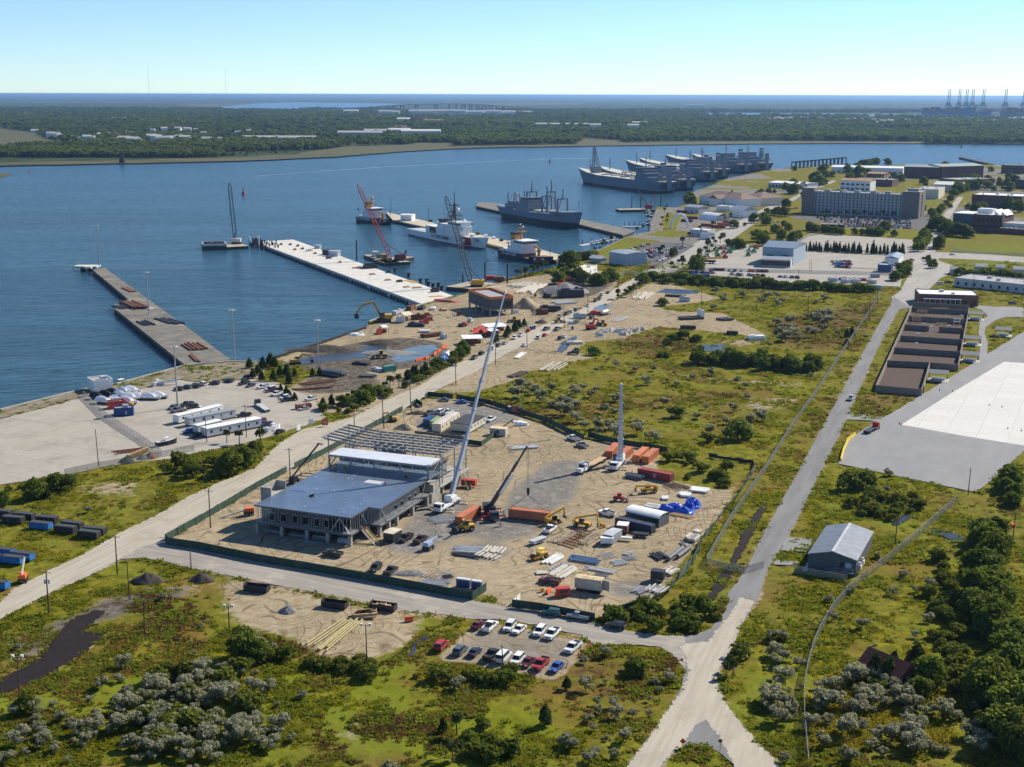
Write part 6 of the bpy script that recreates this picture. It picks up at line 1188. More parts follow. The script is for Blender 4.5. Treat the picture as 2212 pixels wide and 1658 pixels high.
Bg('warehouse','white blue metal shed on the dock compound',('a2',1488,1185),('a2',1615,1195),18,6.5,Mlg,Mmr,'gable',(3,1));Bg('office','white flat cabin in the middle of the dock compound',('a2',1765,1172),('a2',1880,1180),12,5.5,Mwh,Mwr,'flat',(5,1));Bg('large_house','white gabled house at the road corner of the dock compound',('a2',1878,1215),('a2',1995,1232),18,7.5,Mwh,Mmr,'gable',(4,2),(1,1.2),4);Bg('office','white blue flat building by the road in front of the containers',('a2',1535,1388),('a2',1690,1398),16,5.6,Mlg,Mwr,'flat',(3,1));Bg('shed','low white shed right of the blue flat building',('a2',1625,1412),('a2',1700,1420),8,4,Mwh,Mmr,'gable')
Bg('warehouse','blue white metal building with sloped white roof beside the packed lot',('b2',838,92),('b2',985,118),19,8.5,pm('pale_blue_siding',(.38,.46,.52),.6),Mmr,'gable',None,(1,1),1.2);Bg('shed','two low grey sheds by the shore lawn',('b2',668,85),('b2',765,95),8,3.2,M_sgr,Mlg,'gable');Bg('office','small white flat building with a dark base by the security gate',('b2',622,212),('b2',735,168),9,4.2,Mwh,pm('cream_flat',(.66,.62,.52),.7),'flat',(3,1))
Bg('warehouse','blue roofed hangar in the equipment yard, the taller one behind',('a2',2160,1625),('a3',215,1640),40,12.5,pm('hangar_blue',(.33,.40,.46),.6),M_blueroof,'gable',(2,1),(5,6),3);Bg('warehouse','open fronted pale shed in front of the blue roofed hangar',('b2',2155,125),('b3',190,135),16,5.6,Mlg,Mmr,'gable',(7,1),(3.4,3.6),1.6)
Bg('warehouse','grey roofed white building at the right end of the equipment yard',('b3',1005,112),('b3',1125,118),30,5.5,Mwh,M_blueroof,'gable',(3,1),(1.2,1.2),1.5,axis='y');Bg('shed','blue shed with pale roof at the right end of the equipment yard',('b3',945,172),('b3',1060,178),11,5,pm('deep_blue',(.03,.08,.20),.5),Mlg,'flat')
t,L,A,r=Bg('classroom_building','flat roofed brown building with a shaded porch on thin white posts',('b3',1300,455),('b3',1815,470),22,6.2,M_brick,Mwr,'flat',(7,1),(1.6,2.2))
MB().box(2,L-10,-4.5,-.02,4.2,4.5).bd('porch_roof',M_blueroof,t)
for i in range(8):MB().box(3+i*(L-14)/7,3.2+i*(L-14)/7,-4.3,-4.1,0,4.19).bd('porch_post',Mwh,t)
Bg('warehouse','very long pale one storey building at the right edge',('b3',1605,290),('b3',2330,365),26,5,Mlg,Mgr,'flat',(10,1),(1.5,2))
for x0,x1,y in((1570,1640,190),(1790,1895,165),(1970,2040,172),(2120,2212,190)):Bg('shed','small pale roofed hut in a row behind the hedge',('b3',x0,y),('b3',x1,y+3),7,3.4,Mlg,Mgr,'gable',group='huts behind the hedge')
A,B=G(('c3',345,1212)),G(('c3',757,1272));L=(B-A).length;r=ang(A,B);t=Th('metal_hall','grey metal hall with pale ridged roof and stairs beside the right road','building',A,r)
hE=4.3;D=(G(('c3',455,830),hE)-G(('c3',345,1075),hE)).length
MB().yprism([(0,-.2),(0,hE),(L/2,hE+1.5),(L,hE),(L,-.2)][::-1],0,D).bd('wall',M_dgw,t)
k=NT('ribbed_metal_roof');wv=k.n('ShaderNodeTexWave',{'Vector':k.coord('Object'),'Scale':1.1},bands_direction='Y').outputs[1];k.bump(wv,.5,.06);M_rib=k.base(k.mix(k.ramp(k.noise(k.coord('Pos'),.4,4),.3,.7),(.22,.225,.24,1),(.29,.295,.31,1)),.36,.35)
q=MB();q.yprism([(-.3,hE-.05),(-.3,hE+.12),(L/2,hE+1.72),(L/2,hE+1.56)],-.3,D+.3);q.yprism([(L/2,hE+1.56),(L/2,hE+1.72),(L+.3,hE+.12),(L+.3,hE-.05)],-.3,D+.3);q.bd('roof',M_rib,t);MB().bar((L/2,-.3,hE+1.74),(L/2,D+.3,hE+1.74),.7,.1).bd('ridge_cap',Mlg,t)
MB().box(L-4.2,L-3.2,-.06,.05,1.2,3.3).bd('door',Mds,t);MB().box(L-2.8,L-1.2,-.06,.05,1.9,3.2).bd('window',Mlg,t)
q=MB();q.box(L-5,L-.4,-1.7,-.1,1.0,1.15);q.bar((L-5,-.9,1.05),(L-8,-.9,.1),1.4,.12);q.bd('landing_stairs',Mgv,t);q=MB()
for a,b in(((L-5,-1.7,2.1),(L-.4,-1.7,2.1)),((L-5,-1.7,2.1),(L-8,-1.7,1.1)),((L-.4,-1.7,1.1),(L-.4,-1.7,2.1)),((L-5,-1.7,1.1),(L-5,-1.7,2.1)),((L-8,-1.7,.1),(L-8,-1.7,1.1)),((L-2.7,-1.7,1.1),(L-2.7,-1.7,2.1))):q.bar(a,b,.08,.08)
q.bd('handrail',Mgv,t)
for y in(3,7):MB().cb((L+.5,y,1.0),(.9,1.4,1.2)).tube((L+.5,y,2.2),(L+.5,y,2.9),.35,8).bd('exhaust_vent',Mwh,t)
MB().box(-1,0,-2.5,D*.4,-.02,.25).bd('concrete_path',Mcp,t)
t,L,A,r=Bg('tiled_hut','old hut with red tiled roof half hidden by trees',('d3',1135,985),('d3',1275,925),10,2.8,Mcr,M_rtile,'gable',(2,1),(1,1),2.6,axis='y',ov=.6)
A,B=G((1012.2,664)),G((1058.4,682.8));C=G((1105.6,678.5));L=(B-A).length;r=ang(A,B);t=Th('raised_blockhouse','dark block building on concrete legs with orange barrier round its roof','building',A,r);D=(C-B).length
MB().box(-.3,L+.3,-.3,D+.3,3.0,3.6).bd('floor_slab',Mco,t);MB().box(0,L,0,D,3.61,9.4).bd('wall',pm('dark_block',(.115,.115,.118),.95,0,.25,.8),t);MB().box(.4,L-.4,.4,D-.4,9.41,9.6).bd('roof',Mgr,t)
for fx in(.02,.33,.66,.98):
 for fy in(.03,.5,.97):MB().cb((L*fx,D*fy,-.3),(.9,.9,3.29)).bd('column',Mco,t)
q=MB();
for x0,x1,y0,y1 in((0,L,-.06,.06),(0,L,D-.06,D+.06),(-.06,.06,.06,D-.06),(L-.06,L+.06,.06,D-.06)):q.box(x0,x1,y0,y1,9.41,10.9)
q.bd('safety_barrier',pm('safety_orange',(.72,.20,.07),.6),t)
for x,y,w,h,rz in((L*.25,-.05,.9,2,0),(L*.33,-.05,.9,2,0),(L*.93,-.05,.8,2.2,0),(L+.05,D*.78,4,3.2,math.pi/2)):win_part(t,x,y,4.6,w,h,rz)
Sh('mulch_floor',TS('b3',1235,520,1735,548,1640,1020,1372,1010,1325,1238,930,1200),.03,M_muds,2,0)
CWALLS=[(1252,470,1738,500),(1240,515,1735,545),(1212,592,1702,622),(1178,668,1390,684),(1475,690,1690,702),(1142,765,1680,802),(1088,870,1655,907),(1028,985,1395,1002),(1395,1002,1640,1022),(930,1203,1325,1240),(1242,500,930,1203),(1735,520,1640,1022),(1395,1002,1325,1240),(1355,1150,1345,1215)]
CL=['far','second far','middle','left half of the gapped','right half of the gapped','fourth','fifth','near long','short near right','nearest','long left','long right','right side of the nearest yard','stub']
for(x0,y0,x1,y1),n in zip(CWALLS,CL):
 a,b=G(('b3',x0,y0)),G(('b3',x1,y1));q=MB();d=(b-a);L=d.length;q.box(0,L,-.15,.15,-.2,2.9);
 o=q.bd('compound_wall',M_cwall,None,False,a,ang(a,b));tag(o,'tan block wall of the training compound, the %s one'%n,'wall','walls of the training compound')
def frame_box(label,p,w,d,h,m,rz=0,name='training_scaffold'):
 q=MB()
 for x in(-w/2,w/2):
  for y in(-d/2,d/2):q.bar((x,y,0),(x,y,h),.18,.18)
 for z in(h,h*.5):
  for s in(-1,1):q.bar((-w/2,s*d/2,z),(w/2,s*d/2,z),.16,.16);q.bar((s*w/2,-d/2,z),(s*w/2,d/2,z),.16,.16)
 return tag(q.bd(name,m,None,False,G(p,.03),rz),label,'scaffold')
for i,(x,y,w,d,h)in enumerate(((1280,610,4,2.5,3),(1470,600,8,4,2.8),(1632,625,3,2,3.2),(1500,630,5,2,1.2),(1330,530,5,2,2),(1490,515,8,2,2.2),(1405,775,1.5,1,3.4))):frame_box('yellow timber training frame inside the compound, the %s one'%['tall narrow left','wide central','white right','low leaning central','small far left','long far','thin lone'][i],('b3',x,y),w,d,h,M_tan if i!=2 else Mwh,-.1)
for i,(x,y)in enumerate(((1345,620),(1410,645),(1295,708),(1280,790),(1560,640),(1545,538),(1670,550),(1340,645))):tag(MB().cb((0,0,0),(2.4,1.2,.3),.3).cb((.3,.2,.3),(1.2,.6,.25),.6).bd('pallet',Mlg,None,False,G(('b3',x,y),.04)),'pale board lying on the brown compound floor','board','boards on the compound floor')
for i,(x,y,lb)in enumerate(((1470,1105,'nearest dark roofed shade shelter by the compound wall'),(1742,940,'second nearest dark roofed shade shelter by the compound wall'),(1765,798,'third dark roofed shade shelter along the compound wall'),(1795,580,'farthest dark roofed shade shelter along the compound wall'),(2030,720,'dark roofed shade shelter standing apart on the grass island'))):
 t=Th('shade_shelter',lb,'shelter',G(('b3',x,y)),R(-22),'shade shelters');q=MB();q.xprism([(-3.2,3.3),(3.2,4.0),(3.2,4.15),(-3.2,3.45)],-4.2,4.2);q.bd('roof',M_dgw,t)
 for sx in(-3.8,3.8):
  for sy in(-2.8,2.8):MB().box(sx-.1,sx+.1,sy-.1,sy+.1,0,3.35).bd('post',Mds,t)
 MB().box(-4.4,4.4,-3.6,3.6,.005,.12).bd('slab',Mcp,t);q=MB()
 for s in range(3):q.box(-3,3,-1.5+s*1.1,-.8+s*1.1,.125,.6+s*.3)
 q.bd('bench',Mlg,t)
def fence(label,pts,fm,h=2.1,wavy=.0,name='fence',postm=None,every=3.2,group=None,th=.05,lean=0,flop=0):
 ps=GS(pts);t=Th(name,label,'fence',ps[0],0,group);o=ps[0];q=MB();n=0;rr=random.Random(len(label));posts=[]
 for a,b in zip(ps[:-1],ps[1:]):
  L=(b-a).length;k=max(1,int(L/every));nr=Vector((-(b-a).y,(b-a).x,0)).normalized()
  for i in range(k):
   s,e=a.lerp(b,i/k)-o,a.lerp(b,(i+1)/k)-o;j=rr.uniform(-1,1)*wavy;ht=h*(1-rr.random()*flop);ln=nr*lean*(1+j)
   m=(s+e)/2+nr*j*.5
   for u,v in((s,m),(m,e)):q.add([u,v,v+ln+Vector((0,0,ht)),u+ln+Vector((0,0,ht)),u+nr*th,v+nr*th,v+ln+nr*th+Vector((0,0,ht)),u+ln+nr*th+Vector((0,0,ht))],[(0,1,2,3),(5,4,7,6),(3,2,6,7)])
   posts.append((s,ln))
 q.bd('fabric' if postm is not Mgv else 'wire_mesh',fm,t)
 ex=MB()
 for i,(s,ln)in enumerate(posts):
  d=MB()if i<90 else ex;d.bar(s-Vector((0,0,.1)),s+ln*1.02+Vector((0,0,h+.12)),.07,.07)
  if i<90:d.bd('post',postm or Mds,t)
 if ex.f:tag(ex.bd('far_posts',postm or Mds,t),kind='stuff')
 if postm is Mgv:
  r=MB()
  for a,b in zip(ps[:-1],ps[1:]):r.bar(a-o+Vector((0,0,h)),b-o+Vector((0,0,h)),.07,.07)
  r.bd('top_rail',Mgv,t)
 return t
M_gscr=pm('green_screen_fabric',(.028,.062,.045),.75,0,.35,.7,(.10,.14,.11),.3);M_gloose=pm('loose_green_fabric',(.20,.27,.235),.6,0,.35,.6)
def chainm():
 k=NT('chain_link');tr=k.n('ShaderNodeBsdfTransparent');k.base((.45,.46,.46,1),.4,.5);mx=k.n('ShaderNodeMixShader');mx.inputs[0].default_value=.30
 k.t.links.new(tr.outputs[0],mx.inputs[1]);k.t.links.new(k.b.outputs[0],mx.inputs[2]);k.t.links.new(mx.outputs[0],k.out.inputs[0]);return k.m
M_chain=chainm()
fence('green screened fence running along the sandy main road',[(357,1170),(460,1112),(553,1056),(620,1020)],M_gscr,2.1,.25);fence('green screened fence beside the upper part of the sandy main road',[(636,1013),(693,985),(760,949),(828,912),(870,888)],M_gscr,2.1,.2);fence('green screened fence at the top corner of the site car park',[(918,862),(925,857),(978,862)],M_gscr,2.1,.2)
fence('green screened fence curving behind the upper car park',[(986,863),(1053,874),(1106,890),(1126,896),(1181,913),(1226,936),(1262,951)],M_gscr,2.1,.3);fence('green screened fence behind the orange containers',[(1270,944),(1318,957),(1368,966),(1441,978)],M_gscr,2.1,.2)
fence('low green screen at the far right corner of the site',[(1531,988),(1606,1000),(1627,1001),(1629,1014)],M_gscr,1.6,.4,flop=.7)
fence('long green screened fence along the front road',[(357.5,1171),(366,1178),(430,1187),(553,1213),(700,1238),(860,1267),(1020,1297)],M_gscr,2.2,.15,every=3.4);fence('short green screened fence returning at the site entrance',[(1020.5,1297),(1051,1276)],M_gscr,2.2,.1);fence('green screened fence behind the teal SUV on the front road',[(1106,1312.5),(1166,1320),(1230,1332),(1285,1343)],M_gscr,2.1,.2)
fence('loose sagging grey green screen along the right edge of the site',[(1331,1323),(1378,1308),(1428,1290),(1456,1262),(1491,1222),(1508,1177),(1541,1137)],M_gloose,2.5,.8,lean=-1.3,flop=.2,every=3);fence('pale flapping screen along the upper right edge of the site',[(1541,1137),(1568,1099),(1596,1067),(1628,1016)],M_gloose,2.4,.8,lean=-.9,flop=.3)
fence('white gate panel fence at the site entrance',[(1107,1309),(1124,1295)],Mwh,1.6,0,every=2);fence('green screen round the site office trailers',[(953,953),(1040,964),(1108,915)],M_gscr,1.8,.1);fence('dark green bin screen at the top of the site car park',[(888,880),(900,872),(912,880)],M_gscr,2.0,.1)
CH=dict(postm=Mgv,every=3.5,th=.01)
fence('chain link fence along the left side of the paved right road, lower run',[(1526,1220),(1556,1167),(1578.6,1127),(1620,1065),(1659,1010),(1709,928)],M_chain,2.3,0,'chain_link_fence',**CH);fence('chain link fence along the left side of the paved right road, upper run',[(1709,928),(1764,850),(1824,758),(1876,680),(1902,638)],M_chain,2.3,0,'chain_link_fence',**CH)
fence('chain link fence curving down the right meadow',[(2064,1087),(2029,1117),(1985,1157),(1920,1212),(1859,1257),(1834,1281),(1799,1321),(1774,1363),(1757,1403),(1744,1451),(1737,1496),(1737,1558),(1741,1605),(1746,1662)],M_chain,2.2,0,'chain_link_fence',**CH)
fence('chain link fence between the quay yard and the weedy strip',[(140,1028),(215,1012),(290,1000),(340,990),(420,975)],M_chain,2.2,0,'chain_link_fence',**CH);fence('chain link fence round the covered boats in the yard',[(180,855),(225,900),(262,925),(310,955),(350,985)],M_chain,2.2,0,'chain_link_fence',**CH);fence('chain link fence behind the grey metal hall',[(1716,1236),(1760,1245),(1830,1257)],M_chain,1.8,0,'chain_link_fence',**CH);fence('wire gate across the lower right road',[(1526,1220),(1555,1229),(1608,1240),(1650,1228)],M_chain,2.0,0,'chain_link_fence',**CH)
fence('security gate and fence across the city road',[(1336,600),(1350,592),(1386,596),(1404,588)],M_chain,2.6,0,'chain_link_fence',**CH);fence('fence along the equipment yard front',[(1440,592),(1500,584),(1700,590),(1950,596)],M_chain,2.2,0,'chain_link_fence',**CH);fence('dark iron fence across the far right lawn',[(2054,545),(2120,549),(2212,553)],M_chain,2.0,0,'chain_link_fence',**CH)
t=Th('yellow_barrier','yellow plastic barrier wall along the left edge of the apron','barrier',G(('c3',628,275)));ps=GS([('c3',628,275),('c3',650,190),('c3',690,100),('c3',752,52)]);
for a,b in zip(ps[:-1],ps[1:]):
 L=(b-a).length;n=max(1,int(L/2))
 for i in range(n):p=a.lerp(b,(i+.5)/n)-ps[0];MB().cb((p.x,p.y,0),(L/n*.95,.6,.35),ang(a,b)).cb((p.x,p.y,.35),(L/n*.95,.3,.75),ang(a,b)).bd('barrier_block',pm('barrier_yellow',(.75,.55,.03),.5),t)
def pole(p,top,label,kind='wood',group='utility poles',r=.16):
 g=G(p);P=RAY(top if not isinstance(top,(int,float))else(p[0],p[1],top),g.y);t=Th('light_mast' if kind in('mast','flood')else 'utility_pole',label,'light mast' if kind in('mast','flood')else 'utility pole',g,0,group);e=P-g;h=e.z
 MB().tube((0,0,-.2),e,r*1.25,7,r*.85).bd('pole',Mwp if kind not in('mast',)else Mgv,t)
 if kind=='wood':
  MB().bar(e+Vector((-1.2,.1,-.6)),e+Vector((1.2,-.1,-.6)),.12,.12).bd('crossarm',Mwp,t)
  for dx in(-1.1,-.4,.4,1.1):MB().tube(e+Vector((dx,0,-.52)),e+Vector((dx,0,-.25)),.06,5).bd('insulator',Mlg,t)
 if kind=='trans':
  MB().bar(e+Vector((-1.2,.1,-.6)),e+Vector((1.2,-.1,-.6)),.12,.12).bd('crossarm',Mwp,t)
  for dx in(-.5,.5):MB().tube(e+Vector((dx,.1,-3.4)),e+Vector((dx,.1,-2.3)),.28,8).bd('transformer',Mlg,t)
 if kind=='mast':
  MB().tube(e-Vector((0,0,.1)),e+Vector((0,0,.15)),1.0,8).bd('head_ring',Mgv,t)
  for i in range(6):a=i*math.pi/3;MB().cb(e+Vector((1.15*math.cos(a),1.15*math.sin(a),-.45)),(.75,.55,.4),a).bd('floodlight',Mwh,t)
 if kind=='flood':
  MB().bar(e+Vector((-1.1,0,-.1)),e+Vector((1.1,0,-.1)),.1,.1).bd('crossarm',Mwp,t)
  for dx in(-.95,.95):MB().cb(e+Vector((dx,0,0)),(.6,.45,.5)).bd('floodlight',Mwh,t)
 return e+g
Mwp=pm('pole_wood',(.075,.045,.035),.85,0,.25,1)
for p,top,lb in((('b0',858,150),(208.7,487),'tall light mast at the outer end of the old pier'),(('b0',1287,542),('b0',1262,172),'tall light mast in the middle of the old pier'),(('b0',2027,930),('b0',2002,497),'tall light mast on the shore by the old pier'),(('b0',1535,1340),('b0',1503,812),'tall light mast standing in the car yard'),(('b1',541,1055),('b1',530,585),'tall light mast among the cedars by the pipes')):pole(p,top,lb,'mast','tall light masts',.28)
tops={}
for key,p,top,lb,kd in(('m0',('c0',422,1592),('c0',397,1222),'utility pole with two transformers by the lower sand road','trans'),('m1',('c0',1014,1250),('c0',993,916),'utility pole at the junction corner of the front road','wood'),('m2',('c0',1820,852),('c0',1801,520),'utility pole inside the fence beside the orange lift','wood'),('m3',('c1',297,462),('c1',284,165),'utility pole left of the raised building','wood'),('m4',('c1',632,178),('c1',617,50),'utility pole behind the white canopy','p'),('m5',('b1',850,1510),('b1',846,1392),'utility pole by the red project sign','wood'),('m6',('b1',1106,1522),('b1',1088,1245),'utility pole between the fence and the digger','wood'),('m7',('b1',1342,1400),('b1',1328,1122),'utility pole at the bin screen','wood'),('m8',('b1',1728,1152),('b1',1722,922),'utility pole beside the crane boom on the road','trans'),('m9',('b1',2070,972),('b1',2072,732),'utility pole by the road opposite the red tents','wood'),('n0',('b2',130,820),('b2',128,602),'utility pole by the white sedan on the sand road','wood'),('n1',('b2',451,656),('b2',448,457),'utility pole beside the grey blue pickup','wood'),('n2',('b2',656,540),('b2',656,357),'utility pole by the long puddle junction','wood'),('n3',('b2',912,376),('b2',913,262),'utility pole by the palm thicket','wood')):tops[key]=pole(p,top,lb,kd,'utility poles along the sand road')
for p,top,lb,kd in((('c0',853,322),('c0',823,2),'brown pole at the edge of the quay yard','p'),(('c0',1119,1470),('c0',1096,1145),'bare grey pole in the muddy verge','p'),(('d0',1250,495),('d0',1238,215),'bare pole by the wet mud','p'),(('c0',1652,1215),('c0',1640,1020),'thin street light on the front road verge','p'),(('d0',165,1055),('d0',148,705),'leaning lamp pole at the lower left','flood'),(('d0',1982,492),('d0',1973,268),'floodlight pole by the big dark bush','flood'),(('d1',962,840),('d1',947,432),'lamp pole at the edge of the pole yard','flood'),(('d1',2145,865),('d1',2122,602),'dark pole behind the white van','p'),(('b1',1925,1246),('b1',1926,1102),'bare pole beyond the fence curve','p'),(('b0',1788,1642),('b0',1770,1412),'brown pole beside the nearest office trailer','p'),(('b0',2130,1602),('b0',2116,1320),'brown pole at the palms by the office trailers','wood'),(('b2',1073,430),('b2',1073,262),'pole on the sand beside the palm thicket','p'),(('b2',1638,470),('b2',1640,300),'bare pole in the field by the far puddle','p'),(('b2',2112,490),('b2',2121,345),'lamp pole in the far field','flood'),(('b3',346,520),('b3',350,380),'lamp pole in the field near the far hedge','flood'),(('b3',872,592),('b3',882,402),'utility pole beside the long right fence','wood'),(('b3',943,482),('b3',947,340),'utility pole at the top end of the right fence','wood'),(('b3',1290,395),('b3',1297,292),'pole by the porch building','p'),(('b3',1776,312),('b3',1784,122),'pole in front of the long pale building','p'),(('c3',1729,566),('c3',1752,335),'dark pole at the corner of the apron','p'),(('c3',1098,996),('c3',1122,742),'dark pole with a guy shadow on the meadow','p'),(('c3',2106,1026),('c3',2141,732),'utility pole at the right edge with wires','wood'),(('b3',1185,220),('b3',1205,60),'pole by the far junction','p'),(('b3',262,285),('b3',263,150),'pole in the equipment lot','p'),(('b2',1180,250),('b2',1162,60),'pole by the security gate','p'),(('b2',1300,190),('b2',1302,60),'pole along the city road','p'),(('b3',360,170),('b3',362,60),'twin pole in the equipment yard','p'),(('b3',378,165),('b3',378,60),'twin pole in the equipment yard, right one','p')):pole(p,top,lb,kd,'poles around the fields',.13)
def wire(label,a,b,n=1,sag=1.0):
 q=MB()
 for j in range(n):
  o=Vector(((-.9+1.8*j/max(1,n-1))if n>1 else 0,0,-.3));prev=None
  for i in range(9):
   f=i/8;p=a.lerp(b,f)+o-Vector((0,0,sag*4*f*(1-f)))
   if prev is not None:q.tube(prev,p,.025,3,cap=False)
   prev=p
 tag(q.bd('power_line',Mds),label,'wires','power lines along the sand road')
ks=['m0','m1','m2','m3','m5','m7','m8','m9','n0','n1','n2','n3']
for a,b in zip(ks[:-1],ks[1:]):wire('thin dark power line strung between two poles along the sand road',tops[a],tops[b],2)
def sign(label,a,b,h,m,txt=None,z=.6):
 A,B=G(a),G(b);L=(B-A).length;t=Th('site_sign',label,'sign',A,ang(A,B));MB().box(0,L,-.04,.04,z,z+h).bd('panel',m,t)
 for x in(.15,L-.15):MB().box(x-.05,x+.05,.045,.15,0,z+h).bd('post',Mwp,t)
 if txt:Tx(txt,h*.42,Mwh,t,(L/2,-.06,z+h*.35),(math.pi/2,0,0),.01)
sign('red project sign by the yard gate',('b1',570,1505),('b1',622,1505),2.2,Mre,'3X1',.5);sign('white gate sign left of the red sign',('b1',455,1505),('b1',495,1500),2.2,Mwh);sign('white banner on the gate by the fallen white post',('b1',352,1555),('b1',385,1545),2.0,Mwh)
t=Th('street_sign','round grey sign back on a post at the bottom road island','sign',G(('d2',1797,1525)));MB().tube((0,0,0),(0,0,2.6),.05,6).bd('post',Mru,t);MB().tube((0,-.03,2.3),(0,.03,2.3),.42,8).bd('plate',Mru,t);t=Th('street_sign','orange diamond sign at the left tip of the bottom road island','sign',G(('d2',1475,1490)));MB().tube((0,0,0),(0,0,1.4),.05,6).bd('post',Mds,t);MB().box(-.45,.45,-.03,.03,-.45,.45,Matrix.Translation((0,0,1.4))@Matrix.Rotation(R(45),4,'Y')).bd('plate',Mor,t)
def beams(label,a,b,n,w,m,jit=.06,prof='bar',cross=0,name='steel_stack',size=.22,layers=1,cat='material stack'):
 """n long members lying from a towards b, spread over width w metres"""
 A,B=G(a),G(b);L=(B-A).length;q=MB();rr=random.Random(len(label)*7+n)
 for k in range(layers):
  for i in range(n):
   y=(-w/2+w*(i+.5)/n)*(1-k*.12)+rr.gauss(0,w*.015);l=L*rr.uniform(.72,1);x=rr.uniform(0,L-l);d=rr.gauss(0,jit);z=.18+k*size*1.1
   if prof=='pipe':q.tube((x,y,z+size/2),(x+l,y+d*l*.2,z+size/2),size/2*1.0,9)
   else:q.bar((x,y,z+size/2),(x+l,y+d*l*.15,z+size/2),size*rr.uniform(.7,1.3),size)
 for i in range(cross):x=L*(i+.5)/cross;q.box(x-.1,x+.1,-w/2-.4,w/2+.4,.0,.17)
 return tag(q.bd(name,m,None,False,A,ang(A,B)),label,cat)
Mpg=pm('plastic_pipe_grey',(.15,.155,.165),.45);Mpa=pm('pale_timber',(.60,.56,.47),.8);M_sblue=pm('blue_grey_sheet',(.10,.17,.30),.45,.2)
